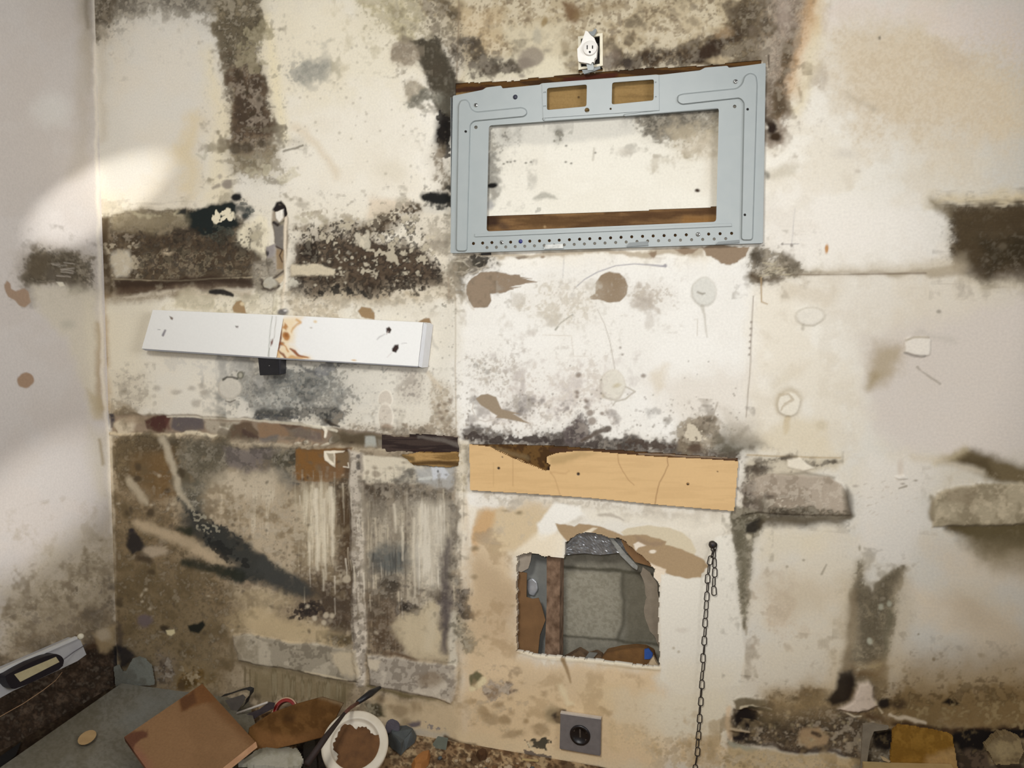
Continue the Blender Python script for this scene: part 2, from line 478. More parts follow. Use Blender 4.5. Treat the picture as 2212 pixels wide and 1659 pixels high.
# dark band rising to the right above the bracket
M(P(1300, 130, 1340, 112, 1450, 110, 1520, 90, 1570, 50, 1600, 10, 1660, -40, 1660, 130, 1520, 140, 1310, 156), (104, 86, 60), 0.85, 14, 10)
M(P(1320, 138, 1400, 118, 1500, 110, 1560, 80, 1590, 60, 1600, 90, 1560, 110, 1530, 130, 1430, 142, 1330, 152), (70, 54, 36), 0.85, 10, 8)
B(E(1534, 110, 26, 16, -25), (54, 38, 24), 0.95, 8, 6)
B(E(1350, 135, 16, 10), (56, 46, 38), 0.9, 6, 6)
B(E(1325, 118, 14, 12), (128, 112, 96), 0.8, 6, 5)
M(E(1312, 135, 14, 20), (120, 106, 90), 0.55, 6, 5)
B(E(1550, 130, 22, 8), (206, 186, 150), 0.8, 5, 4)
B(E(1565, 70, 20, 16), (186, 158, 120), 0.5, 8, 6)
B(E(1500, 50, 60, 35), (206, 190, 158), 0.4, 20, 12, 0.6)
# column to the right of the bracket
M(P(1655, -60, 1750, -60, 1745, 40, 1722, 110, 1705, 200, 1690, 260, 1685, 300, 1656, 305), (164, 146, 126), 0.85, 14, 8, tint=0.8, dark=0.4)
B(L(1758, -40, 20, 1748, 50, 22, 1728, 120, 16, 1712, 190, 12), (204, 163, 112), 0.65, 18, 8)
B(L(1775, 0, 14, 1755, 130, 16, 1720, 240, 14), (222, 205, 165), 0.6, 18, 8)
M(L(1700, 90, 9, 1695, 150, 9, 1682, 230, 8, 1680, 250, 7), (112, 92, 66), 0.7, 8, 6)
M(E(1652, 60, 16, 70), (118, 102, 80), 0.6, 14, 8)
B(E(1695, 30, 14, 40), (184, 166, 150), 0.5, 12, 6)
B(E(1664, 275, 11, 13), (40, 26, 16), 1, 4, 4)
B(E(1674, 293, 14, 10), (58, 42, 24), 1, 4, 4)
B(E(1660, 262, 9, 8), (60, 46, 32), 0.8, 5, 3)
B(L(1660, 120, 1.5, 1661, 145, 1.5), (60, 45, 32), 0.9, 2)
B(P(1690, 355, 1720, 360, 1715, 380, 1655, 385, 1655, 370), (200, 190, 168), 0.6, 10, 5)
B(E(1657, 378, 5, 9), (120, 115, 104), 0.8, 4, 2)
# upper right: broad tan blotches
B(P(1790, 60, 1950, 30, 2080, 110, 2230, 140, 2230, 290, 2090, 330, 1960, 300, 1860, 290, 1800, 200), (206, 186, 154), 0.6, 70, 26)
B(P(1780, 0, 2230, 0, 2230, 130, 2060, 90, 1960, 30, 1790, 50), (224, 208, 196), 0.6, 40, 16)
B(P(1800, 80, 2230, 80, 2230, 300, 1860, 300), (190, 170, 138), 0.3, 60, 20, 0.45, 'x', 0.3)
B(P(2020, 90, 2110, 130, 2090, 160, 2020, 140), (186, 168, 146), 0.35, 24, 12)
B(L(1835, 205, 6, 1890, 235, 6), (180, 168, 146), 0.5, 12, 5)
B(E(1900, 82, 3, 4), (128, 118, 100), 0.9, 2)
B(E(1827, 336, 24, 9), (208, 200, 186), 0.6, 10, 4)
B(E(1853, 370, 6, 4), (198, 188, 172), 0.8, 3)
B(E(1887, 236, 5, 4), (186, 174, 152), 0.7, 3)
# dark rectangle at the right edge
B(L(2010, 432, 10, 2120, 432, 14, 2300, 425, 18), (196, 178, 140), 0.75, 20, 8)
M(P(2048, 452, 2120, 448, 2300, 440, 2300, 620, 2150, 612, 2090, 600, 2060, 575, 2055, 520), (84, 70, 48), 0.98, 14, 6, n='h', tint=1.0, lite=0.1)
B(P(2056, 452, 2300, 445, 2300, 610, 2100, 600, 2062, 560), (74, 60, 40), 0.75, 12, 6)
M(P(2120, 510, 2300, 500, 2300, 600, 2130, 590), (60, 46, 28), 0.6, 20, 8, n='h')
B(E(2168, 530, 9, 7), (140, 126, 104), 0.8, 4, 3)
B(L(2010, 432, 7, 2045, 455, 14), (120, 108, 86), 0.8, 12, 5)
B(L(1735, 592, 3, 1850, 591, 3, 1960, 590, 5, 2070, 585, 16), (124, 108, 84), 0.8, 6, 4)
B(L(1640, 575, 8, 1730, 590, 7, 1850, 588, 9, 1960, 583, 14, 2070, 575, 25), (190, 176, 150), 0.55, 14, 6)
B(L(1680, 594, 1.6, 1830, 593, 1.6, 2000, 590, 2), (104, 86, 64), 0.8, 2)
B(L(2080, 610, 10, 2230, 625, 12), (190, 178, 152), 0.55, 16, 6)
M(P(1618, 545, 1640, 530, 1665, 545, 1720, 560, 1745, 590, 1690, 600, 1640, 615, 1615, 590), (128, 114, 90), 0.7, 12, 8)
B(E(1636, 556, 13, 20), (66, 56, 42), 0.85, 8, 6)
B(L(1622, 590, 6, 1650, 606, 5, 1690, 600, 4), (84, 68, 48), 0.75, 6, 5)
for k in range(14):
    r = random.Random(k); x, y = r.uniform(1630, 1700), r.uniform(565, 600)
    B(L(x, y, .9, x+r.uniform(12, 30), y-r.uniform(-4, 14), .9), (196, 184, 156), 0.7, 1.5, 2)
B(L(1644, 600, 1.6, 1645, 652, 1.6, 1658, 657, 1.2), (176, 150, 112), 0.85, 1.5)
B(E(1786, 538, 4, 10, 5), (192, 138, 78), 0.95, 2, 1)
B(L(1688, 528, 1.3, 1725, 527, 1), (176, 170, 164), 0.8, 1.5); B(L(1717, 450, 0.8, 1710, 532, 1.2), (198, 192, 186), 0.7, 1.5)
B(E(1690, 527, 2.5), (150, 142, 132), 0.9, 1.5); B(E(1710, 530, 3, 4), (150, 142, 132), 0.9, 1.5)
B(P(1690, 610, 1820, 605, 1800, 660, 1770, 670, 1700, 640), (206, 192, 168), 0.6, 24, 10)
B(P(1810, 600, 2230, 610, 2230, 1000, 1960, 980, 1890, 900, 1840, 760, 1800, 660), (208, 196, 178), 0.4, 50, 18)
B(P(1870, 730, 2230, 640, 2230, 985, 2100, 1000, 1960, 975, 1890, 920, 1872, 850), (200, 190, 180), 0.75, 30, 10)
B(P(1890, 738, 1960, 742, 1950, 790, 1900, 830, 1875, 830, 1880, 780), (160, 142, 108), 0.7, 22, 8)
B(L(1893, 810, 10, 1880, 835, 10), (150, 132, 96), 0.5, 12, 4)
B(E(2028, 673, 5, 4), (140, 132, 118), 0.8, 3)
B(L(1985, 720, 6, 2060, 735, 5), (180, 172, 158), 0.5, 10, 4)
B(P(1940, 990, 1880, 990, 1860, 1060, 1850, 1180, 1950, 1230, 2000, 1150, 1990, 1080, 2040, 1010, 1960, 985), (226, 219, 207), 0.7, 24, 8)
# marks from old glue, in low relief
def glue_ring(x, y, rx, ry, rot=0, c=(188, 178, 158), fill=(226, 220, 206), op=0.7):
    B(E(x, y, rx, ry, rot), c, op, 3, 2.5)
    B(E(x, y, rx-3, ry-3, rot), fill, 0.95, 3, 2.5, h=0.0022)
glue_ring(1751, 684, 34, 20, -4, (184, 174, 154), (230, 223, 208))
B(L(1735, 702, 3, 1734, 710, 4), (190, 182, 165), 0.8, 3)
B(P(1956, 735, 1962, 728, 2002, 726, 2010, 735, 2008, 768, 1990, 772, 1958, 760), (220, 212, 198), 0.95, 2, 2, h=0.004)
B(L(1958, 735, 2.2, 1975, 728, 2.2, 2005, 729, 2.5), (170, 158, 138), 0.8, 2, 1)
B(L(1956, 762, 3, 1975, 769, 3, 1998, 769, 2.5), (152, 144, 134), 0.85, 2.5, 1)
B(L(1982, 793, 3, 1992, 803, 1.2, 2008, 815, 2.5, 2030, 829, 2.5), (164, 154, 140), 0.85, 2, 1)
B(E(1701, 868, 30, 32), (186, 172, 146), 0.8, 8, 4)
B(E(1703, 872, 24, 27), (230, 222, 204), 0.95, 3, 3, h=0.004)
B(L(1680, 852, 3, 1700, 848, 3, 1712, 862, 2.5, 1695, 872, 2, 1690, 885, 2), (190, 176, 152), 0.8, 2, 4)
B(L(1702, 905, 7, 1700, 922, 7, 1697, 935, 4), (190, 170, 134), 0.75, 4, 3)
B(P(1660, 830, 1690, 790, 1750, 790, 1720, 815, 1670, 850), (214, 202, 178), 0.5, 14, 6)
B(P(1720, 900, 1770, 900, 1795, 960, 1820, 985, 1780, 1000, 1640, 985, 1640, 930), (212, 198, 168), 0.6, 24, 10)
B(E(1775, 918, 14, 12), (196, 182, 152), 0.6, 8, 5)
# vertical joints
B(L(983, 600, 1.4, 984, 760, 1.2, 986, 955, 1.4), (182, 166, 142), 0.8, 1.6, 0.6)
B(L(1627, 640, 1.2, 1620, 800, 1.4, 1612, 900, 1.4), (160, 148, 134), 0.85, 1.6, 0.6)
for y in range(696, 780, 14):
    B(E(1626-(y-640)*.06, y, 2.6), (140, 128, 116), 0.8, 2)
# --- inside the bracket opening
B(P(1040, 255, 1570, 235, 1570, 470, 1040, 480), (241, 236, 220), 0.75, 14, 0)
M(P(1350, 255, 1460, 235, 1570, 225, 1570, 300, 1500, 300, 1440, 300, 1390, 290), (132, 124, 108), 0.75, 14, 8, lite=0.2)
M(P(1440, 280, 1570, 260, 1570, 330, 1480, 335), (200, 186, 158), 0.5, 20, 8, dark=0.3)
B(P(1470, 300, 1570, 290, 1570, 470, 1540, 470, 1520, 350), (214, 202, 180), 0.5, 20, 8)
M(P(1040, 270, 1110, 268, 1130, 290, 1085, 320, 1075, 370, 1060, 430, 1040, 430), (168, 164, 152), 0.55, 12, 8, dark=0.4)
B(P(1060, 268, 1370, 248, 1370, 292, 1200, 312, 1080, 318), (212, 208, 196), 0.7, 8, 3)
M(E(1205, 293, 8, 16), (140, 137, 124), 0.6, 5, 5, n='f', lite=0.3); B(E(1197, 305, 3, 3), (130, 126, 112), 0.8, 2, 2)
M(E(1094, 288, 8, 14), (150, 145, 132), 0.5, 6, 6, n='f')
for x, y in ((1088, 354), (1096, 350), (1103, 350), (1112, 348), (1136, 352), (1147, 350), (1222, 350), (1234, 353), (1223, 315), (1286, 330)):
    B(E(x, y, 2.6, 2), (112, 108, 98), 0.85, 1.6)
B(E(1353, 327, 14, 9), (206, 198, 182), 0.7, 6, 3)
B(P(1150, 432, 1168, 420, 1195, 424, 1205, 430, 1170, 436), (176, 172, 158), 0.8, 4, 4)
B(E(1162, 453, 10, 5), (168, 164, 152), 0.6, 3, 3, 0.5, 'x')
B(E(1063, 400, 12, 6, -8), (18, 16, 14), 1, 2.5, 2)
B(E(1058, 443, 8, 10), (170, 168, 165), 0.8, 4, 2)
B(E(1507, 411, 6, 4), (64, 48, 34), 1, 2, 1)
B(L(1283, 320, 2, 1280, 345, 2), (180, 172, 154), 0.6, 3, 2)
# --- below the bracket: torn face paper and glue marks
B(L(990, 556, 5, 1100, 551, 5, 1250, 546, 5, 1400, 546, 7, 1520, 541, 8), (176, 158, 130), 0.75, 4, 6)
B(P(1522, 533, 1620, 530, 1612, 555, 1600, 560, 1596, 566, 1562, 572, 1548, 561, 1532, 548), TAN, 1, 2, 5)
B(P(1460, 540, 1515, 536, 1500, 546, 1484, 549, 1470, 546), TAN, 1, 2, 4)
B(P(1398, 545, 1420, 543, 1420, 550, 1412, 556, 1402, 551), TAN, 1, 2, 3)
B(P(1112, 556, 1130, 550, 1140, 553, 1120, 560), (150, 136, 118), 1, 2, 3); B(E(1173, 555, 5, 3), TAN, 0.9, 2, 2)
B(P(1009, 616, 1020, 600, 1038, 588, 1080, 588, 1122, 591, 1125, 598, 1145, 604, 1162, 609, 1140, 612, 1118, 615, 1102, 621, 1110, 624, 1093, 630, 1061, 633,
    1062, 648, 1053, 662, 1021, 664, 1012, 650, 1009, 635), (150, 131, 109), 1, 1.6, 2.5)
B(L(1005, 625, 2, 1008, 650, 2, 1022, 668, 2), (222, 212, 196), 0.8, 2, 2)
B(P(1298, 594, 1308, 588, 1318, 586, 1338, 589, 1350, 602, 1358, 618, 1355, 635, 1338, 652, 1318, 654, 1291, 647, 1276, 647, 1274, 640, 1286, 633, 1287, 612), (150, 130, 105), 1, 1.6, 1.5)
B(P(1029, 860, 1040, 853, 1055, 851, 1071, 858, 1078, 872, 1083, 882, 1105, 890, 1124, 894, 1108, 895, 1122, 902, 1146, 915, 1122, 910, 1071, 903, 1075, 898,
    1058, 888, 1041, 876), (156, 139, 116), 1, 1.6, 1.5)
B(L(1023, 870, 1.2, 1020, 885, 1.2, 1030, 905, 1.2, 1048, 911, 1.2, 1070, 905, 1), (206, 198, 186), 0.8, 1.5)
glue_ring(1521, 630, 27, 31, 0, (204, 198, 184), (224, 221, 210))
B(L(1508, 630, 2, 1518, 634, 2.5, 1523, 633, 1.5), (150, 142, 128), 0.8, 2, 1)
B(L(1517, 660, 4, 1522, 680, 2.5, 1527, 728, 1.2), (202, 196, 182), 0.8, 2.5, 1)
B(L(1500, 690, 1, 1507, 690, 1, 1506, 725, 1), (214, 206, 192), 0.8, 1.5)
glue_ring(1323, 832, 29, 32, 0, (196, 186, 166), (228, 222, 206))
B(L(1352, 836, 1.8, 1372, 846, 1.8, 1352, 862, 1.8, 1330, 866, 1.8, 1324, 876, 1.4), (190, 182, 166), 0.85, 1.6, 1)
B(E(1332, 833, 9, 4, -20), (196, 184, 152), 0.8, 3, 3); B(E(1301, 852, 8, 5, 30), (192, 180, 156), 0.7, 3, 3)
B(L(1240, 624, 1.1, 1262, 604, 1.2, 1290, 588, 1.2, 1330, 574, 1.2, 1370, 570, 1.2, 1400, 572, 1.6, 1432, 575, 2.4), (168, 164, 168), 0.85, 1.4)
B(E(1437, 574, 4, 4), (150, 146, 150), 0.85, 2)
B(L(1200, 712, 2.2, 1212, 697, 1.6, 1237, 680, 2.2), (160, 156, 142), 0.85, 1.5)
B(L(1207, 704, 1, 1236, 683, 1), (236, 230, 216), 0.9, 1)
B(L(1290, 668, .9, 1306, 700, .9, 1318, 740, 1, 1328, 797, 1.2), (192, 184, 170), 0.8, 1.3)
B(L(1218, 560, .8, 1216, 600, .8), (196, 192, 188), 0.8, 1.2)
B(L(1172, 724, .8, 1234, 726, .8, 1238, 770, .8, 1270, 770, .8), (214, 204, 188), 0.7, 1.5, 1)
B(E(995, 576, 15, 17), (14, 14, 13), 1, 5, 4)
M(P(960, 575, 985, 565, 1030, 550, 1075, 560, 1060, 580, 1010, 590, 1000, 630, 970, 640), (110, 98, 80), 0.6, 12, 8)
B(P(1020, 555, 1060, 555, 1075, 562, 1040, 578, 1015, 570), (40, 35, 28), 0.85, 8, 6, 0.6, 'f')
for k in range(16):
    r = random.Random(200+k); x, y = r.uniform(1000, 1070), r.uniform(555, 590)
    B(L(x, y, .8, x+r.uniform(-25, 25), y+r.uniform(-8, 14), .8), (205, 195, 175), 0.7, 1.2, 2)
M(P(1180, 600, 1300, 620, 1290, 690, 1210, 720, 1150, 690, 1120, 660), (218, 209, 192), 0.28, 22, 12, dark=0.25, tint=0.25)
M(E(1400, 640, 45, 22), (200, 188, 172), 0.45, 16, 10, dark=0.2, tint=0.3)
M(P(1010, 770, 1110, 770, 1110, 830, 1020, 835), (190, 180, 166), 0.3, 16, 10, dark=0.5, n='t', tint=0.12)
M(P(1090, 800, 1300, 780, 1330, 900, 1140, 930, 1040, 930), (222, 212, 202), 0.28, 30, 14, dark=0.2, tint=0.2)
M(E(1120, 875, 28, 22), (186, 178, 170), 0.5, 10, 8, dark=0.3)
B(P(1400, 820, 1620, 790, 1612, 930, 1480, 920), (218, 206, 188), 0.5, 40, 14)
B(P(1400, 800, 1440, 790, 1440, 830, 1420, 850), (216, 200, 172), 0.5, 12, 6)
for x, y, r_ in ((1250, 810, 6), (1340, 750, 3), (1344, 766, 3), (1247, 846, 5), (1246, 855, 4), (1267, 865, 5), (1273, 893, 8), (1278, 911, 10), (1300, 894, 5), (1292, 945, 9), (1390, 811, 5), (1265, 880, 5)):
    B(E(x, y, r_, r_*.9), (128, 112, 98), 0.75, 3, 2)
for k in range(160):
    r = random.Random(400+k)
    B(E(r.uniform(1000, 1600), 950-abs(r.gauss(0, 60)), r.uniform(1, 2.6)), (132, 120, 106), 0.6, 1.6)
# dark seam along the top of the tan board
M(P(995, 945, 1030, 930, 1150, 945, 1210, 930, 1245, 905, 1262, 935, 1300, 945, 1400, 955, 1480, 950, 1600, 975, 1600, 1000, 1300, 985, 1000, 968), (96, 86, 78), 0.8, 10, 8)
B(L(1012, 946, 7, 1070, 952, 8, 1130, 948, 5, 1220, 955, 9, 1280, 962, 6), (60, 50, 45), 0.85, 7, 5, 0.8, 'f')
B(L(1340, 965, 7, 1400, 962, 8, 1450, 968, 6, 1590, 985, 5), (72, 58, 48), 0.8, 7, 5, 0.75, 'f')
M(P(1215, 935, 1245, 900, 1262, 905, 1275, 950, 1225, 955), (116, 104, 100), 0.75, 10, 7)
B(L(1255, 952, 3, 1285, 936, 5, 1312, 924, 6), (86, 72, 60), 0.9, 3, 3)
M(E(1508, 940, 50, 38), (152, 136, 112), 0.75, 10, 8, lite=0.35)
B(E(1503, 935, 22, 18), (222, 210, 186), 0.75, 8, 8, 0.7, 'f')
B(E(1500, 968, 14, 12), (80, 62, 48), 0.85, 5, 4)
B(P(1545, 935, 1600, 920, 1650, 960, 1625, 985, 1580, 990, 1540, 970), (96, 90, 74), 0.8, 18, 8)
B(P(1560, 890, 1625, 900, 1650, 960, 1620, 970, 1560, 930), (180, 168, 148), 0.5, 24, 8)
B(L(1550, 870, 1.5, 1538, 905, 1.5), (178, 168, 152), 0.8, 2)

# ================================================================== left half: the long dark band
B(P(205, 430, 990, 430, 990, 650, 205, 660), (220, 208, 180), 0.35, 40, 12)
M(P(214, 470, 300, 458, 400, 450, 500, 470, 560, 500, 560, 610, 400, 612, 215, 640), (112, 100, 80), 0.95, 8, 5, n='h', tint=0.95)
M(P(216, 500, 420, 500, 540, 520, 550, 600, 240, 605), (84, 70, 52), 0.75, 20, 8)
B(P(300, 505, 400, 495, 545, 535, 548, 590, 320, 590), (70, 56, 42), 0.6, 18, 8, 0.7, 'f')
B(P(214, 470, 232, 470, 228, 600, 240, 640, 214, 640), (78, 64, 46), 0.6, 6, 3)
B(P(240, 548, 275, 545, 285, 570, 275, 600, 255, 600, 238, 575), (196, 188, 170), 0.85, 8, 6)
B(E(362, 545, 12, 6), (186, 170, 142), 0.8, 5, 4); B(E(310, 480, 30, 10), (150, 138, 116), 0.6, 10, 6)
B(P(245, 605, 545, 598, 548, 620, 480, 625, 380, 628, 250, 634), (74, 58, 44), 0.95, 6, 4)
B(L(240, 603, 1, 390, 607, 1.2, 545, 598, 1), (186, 172, 142), 0.85, 1.6, 1)
M(P(215, 600, 245, 600, 250, 635, 300, 640, 380, 640, 300, 655, 215, 660), (126, 108, 84), 0.7, 12, 6)
B(P(380, 628, 545, 622, 540, 640, 400, 650), (150, 132, 104), 0.6, 10, 6)
B(L(458, 628, 4, 480, 632, 6, 502, 638, 4), (38, 34, 30), 0.95, 2.5, 2)
B(P(373, 455, 400, 450, 398, 462, 378, 463), (42, 40, 36), 0.95, 3, 3)
B(P(392, 462, 430, 450, 470, 440, 500, 432, 512, 440, 508, 470, 512, 488, 490, 500, 460, 512, 432, 512, 410, 500, 396, 480), (26, 32, 30), 1, 5, 5)
B(P(430, 500, 500, 490, 520, 500, 470, 525, 440, 520), (70, 72, 62), 0.8, 8, 7, 0.6, 'f')
B(E(478, 470, 22, 17, -20), (224, 214, 186), 0.95, 8, 6, 0.72, 'f')
B(E(510, 425, 11, 7), (28, 28, 26), 1, 3, 3)
B(L(515, 450, 8, 530, 465, 10, 538, 455, 6), (44, 50, 48), 0.85, 8, 6); B(E(525, 470, 7), (24, 26, 26), 0.9, 4, 3)
B(P(520, 490, 560, 470, 580, 480, 575, 555, 530, 530, 510, 520), (230, 220, 192), 0.85, 8, 6)
M(E(550, 510, 16, 20), (150, 140, 118), 0.45, 8, 6)
M(P(630, 490, 720, 480, 790, 470, 880, 440, 910, 445, 905, 475, 840, 500, 780, 520, 640, 525), (132, 118, 96), 0.62, 10, 8)
M(P(760, 480, 840, 470, 900, 445, 910, 460, 870, 490, 800, 510, 760, 510), (96, 82, 64), 0.6, 8, 7)
B(P(850, 460, 905, 448, 908, 465, 870, 480), (222, 214, 196), 0.6, 8, 6, 0.6, 'f')
M(P(630, 530, 720, 510, 800, 520, 880, 535, 925, 555, 962, 600, 958, 615, 900, 618, 800, 640, 720, 645, 630, 640), (88, 74, 58), 0.95, 10, 8, tint=0.9)
B(P(720, 530, 880, 540, 920, 560, 955, 602, 860, 612, 740, 610), (84, 67, 51), 0.5, 22, 10)
B(P(636, 535, 680, 525, 690, 560, 640, 565), (60, 48, 36), 0.7, 10, 8, 0.7, 'f')
B(P(630, 575, 690, 572, 722, 580, 720, 594, 680, 598, 630, 597), (206, 193, 166), 0.95, 4, 3, h=0.001)
B(L(625, 598, 1.2, 720, 598, 1.2, 960, 590, 1), (70, 56, 42), 0.6, 2, 1)
B(P(640, 600, 900, 600, 940, 612, 800, 632, 640, 630), (70, 56, 42), 0.7, 10, 7, 0.75, 'f')
M(P(640, 630, 830, 625, 960, 610, 970, 640, 850, 665, 640, 660), (196, 180, 152), 0.5, 16, 10, dark=0.35)
for k in range(60):
    r = random.Random(700+k)
    B(E(r.uniform(640, 960), r.uniform(480, 640), r.uniform(1.5, 4), r.uniform(1.5, 3)), (206, 196, 172), 0.7, 2, 2)
M(P(880, 480, 975, 460, 975, 560, 930, 545, 890, 520), (196, 184, 162), 0.5, 14, 8, dark=0.4)
B(L(915, 425, 10, 940, 422, 14, 958, 424, 9), (24, 24, 22), 1, 5, 6)
B(L(912, 424, 3, 930, 418, 4), (60, 56, 48), 0.8, 4, 4, 0.6, 'x')
B(L(920, 455, 8, 958, 450, 10), (206, 200, 186), 0.6, 8, 6)
M(P(955, 590, 985, 600, 985, 650, 965, 655), (176, 160, 134), 0.5, 8, 5)
B(L(968, 600, 1.2, 970, 655, 1.5), (166, 150, 128), 0.8, 2)
B(E(961, 662, 7, 6), (110, 102, 84), 0.8, 3, 4, 0.6, 'x')
# the torn gash with layers showing
B(P(588, 455, 600, 440, 616, 448, 622, 470, 620, 520, 614, 600, 590, 600, 592, 530, 588, 490), (150, 136, 116), 0.9, 3, 2, h=-0.002)
B(P(587, 454, 594, 438, 606, 434, 615, 444, 620, 462, 613, 470, 608, 452, 592, 458), (34, 28, 26), 1, 2, 1.5, h=-0.003)
B(P(594, 458, 610, 452, 611, 470, 604, 480, 597, 472), (234, 228, 214), 1, 2, 1.5, h=0.003)
B(P(590, 480, 598, 476, 606, 484, 614, 478, 612, 500, 611, 540, 594, 535, 591, 512), (118, 112, 104), 1, 2, 2, h=0.002)
B(L(592, 480, 3, 600, 486, 3, 614, 478, 3), (42, 34, 30), 0.95, 2, 1)
B(P(594, 537, 611, 540, 610, 580, 596, 580), (146, 124, 94), 1, 2, 1.5)
B(L(592, 530, 1.4, 609, 539, 1.4, 603, 552, 1.4, 609, 566, 1.2), (62, 42, 30), 0.95, 1.5)
B(P(574, 532, 592, 526, 594, 560, 594, 590, 582, 598, 576, 570), (146, 139, 134), 1, 3, 2.5, h=0.003)
B(E(578, 547, 4, 6), (52, 46, 48), 0.95, 2, 1)
M(P(550, 565, 590, 560, 600, 610, 615, 640, 560, 650, 545, 610), (150, 140, 122), 0.7, 8, 6)
B(E(580, 612, 15, 14), (178, 172, 156), 0.95, 3, 3, h=0.004)
B(L(563, 603, 3, 566, 625, 4, 582, 630, 3, 600, 618, 3), (66, 54, 46), 0.85, 3, 3)
B(L(592, 600, 2.5, 612, 585, 2), (60, 48, 38), 0.8, 2)
B(P(594, 602, 612, 592, 612, 606, 604, 612), (196, 178, 148), 0.95, 2, 1, h=0.002)
B(L(617, 470, 3, 614, 530, 2.2, 615, 590, 2.2, 615, 612, 2.6, 611, 640, 3.4, 611, 668, 3), (222, 208, 184), 0.95, 2, 1, h=0.002)
B(P(590, 640, 600, 625, 612, 610, 602, 640, 598, 680, 588, 680), (214, 206, 184), 0.95, 3, 1.5, h=0.003)
B(E(633, 614, 15, 13), (206, 200, 182), 0.85, 5, 5, h=0.002)
M(P(625, 620, 665, 620, 660, 645, 625, 645), (78, 70, 60), 0.6, 8, 6)

# ================================================================== middle-left panel
B(P(210, 640, 990, 655, 990, 945, 700, 925, 235, 900), (214, 208, 192), 0.5, 20, 6)
B(P(215, 650, 340, 650, 310, 760, 330, 880, 225, 895), (200, 192, 172), 0.7, 30, 12)
B(L(224, 640, 6, 226, 740, 8, 228, 800, 8, 232, 890, 8), (160, 138, 104), 0.75, 10, 5)
B(L(222, 730, 4, 226, 780, 5), (128, 102, 66), 0.8, 5, 3)
M(P(400, 640, 560, 645, 600, 660, 590, 680, 360, 670), (206, 196, 168), 0.4, 14, 8, dark=0.4)
M(P(610, 640, 740, 650, 735, 690, 640, 685), (196, 182, 156), 0.5, 16, 10, dark=0.35, n='f')
B(P(502, 664, 510, 652, 522, 648, 530, 660, 534, 676, 506, 674), (150, 125, 92), 1, 2, 2)
B(E(524, 656, 5, 4), (206, 188, 152), 0.9, 2, 1)
B(P(772, 672, 780, 662, 800, 665, 809, 676, 808, 690, 780, 686), (152, 126, 92), 1, 2, 2)
B(P(903, 696, 915, 688, 928, 688, 932, 700, 920, 712, 906, 702), (150, 124, 92), 1, 2, 2)
B(E(612, 674, 12, 7), (100, 96, 94), 0.95, 3, 2, h=0.004); B(E(618, 671, 3, 2), (210, 206, 200), 0.9, 2)
M(P(500, 780, 740, 790, 790, 850, 730, 905, 560, 900, 500, 870), (136, 136, 130), 0.62, 30, 18, dark=0.55, lite=0.3)
M(P(600, 790, 730, 790, 720, 850, 640, 890, 560, 895, 590, 840), (112, 114, 110), 0.55, 20, 14, dark=0.5, n='f')
B(E(705, 795, 26, 20), (118, 118, 118), 0.7, 8, 7, 0.8, 'f'); B(L(650, 790, 3, 680, 805, 4), (84, 84, 84), 0.7, 4, 4)
M(P(540, 880, 740, 885, 740, 912, 540, 905), (80, 80, 76), 0.6, 8, 8, n='f')
B(L(555, 900, 4, 600, 902, 5, 640, 905, 4), (60, 62, 64), 0.7, 5, 4, 0.7, 'x')
B(P(360, 780, 600, 780, 560, 830, 380, 800), (186, 182, 172), 0.5, 20, 10, 0.6, 'm')
B(E(497, 838, 26, 26), (190, 182, 166), 0.7, 3, 2); B(E(497, 838, 23, 23), (196, 190, 176), 0.7, 3, 2, h=0.0015)
B(L(487, 866, 1.3, 497, 869, 1.5, 508, 864, 1.2), (90, 84, 74), 0.8, 1.5)
B(L(483, 819, 3, 491, 814, 2.2, 503, 814, 2, 513, 818, 2.5), (72, 70, 62), 0.9, 2, 1)
B(E(520, 811, 7, 8), (90, 88, 74), 0.85, 2, 1); B(E(520, 811, 4, 5), (170, 165, 148), 0.85, 2, 1)
for x, y, r_ in ((338, 840, 7), (380, 845, 8), (412, 837, 7), (437, 832, 7), (440, 848, 8), (423, 870, 10), (285, 818, 5), (275, 848, 6), (290, 860, 7), (275, 870, 6), (297, 880, 5), (262, 855, 4)):
    B(E(x, y, r_*1.2, r_*.8), (156, 148, 134), 0.65, 4, 4)
M(P(250, 810, 310, 810, 310, 890, 245, 895), (160, 152, 136), 0.35, 10, 8, n='f')
M(P(215, 870, 270, 880, 300, 900, 215, 905), (140, 124, 98), 0.6, 10, 6)
M(P(860, 800, 910, 800, 905, 850, 870, 860), (170, 160, 148), 0.35, 12, 8, n='t')
M(P(935, 820, 985, 830, 985, 950, 930, 930), (180, 164, 140), 0.35, 10, 8, n='t')
for x, y in ((948, 875), (962, 872), (975, 862), (950, 892), (966, 888), (974, 868), (955, 905)):
    B(E(x, y, 4.5, 3.5), (122, 106, 88), 0.7, 2.5, 2)
B(L(925, 805, 4, 940, 825, 5, 955, 840, 3), (208, 194, 170), 0.7, 4, 2)
B(L(925, 715, 2, 935, 745, 3, 945, 755, 2), (190, 184, 170), 0.7, 3, 2)
for y, ry in ((862, 19), (900, 30)):
    B(E(833, y, 17, ry), (236, 229, 212), 0.85, 2, 1.5)
    B(E(833, y, 15, ry-2), (206, 196, 180), 0.95, 2, 1.5, h=0.001)
B(E(835, 922, 13, 8), (150, 128, 108), 0.85, 4, 3)
M(P(760, 915, 985, 925, 990, 955, 840, 948, 740, 935), (150, 134, 112), 0.55, 8, 7, n='f')
B(L(706, 908, 4, 716, 916, 4), (30, 28, 26), 0.95, 3, 2); B(L(720, 918, 3, 733, 922, 2), (40, 36, 32), 0.9, 2, 1)
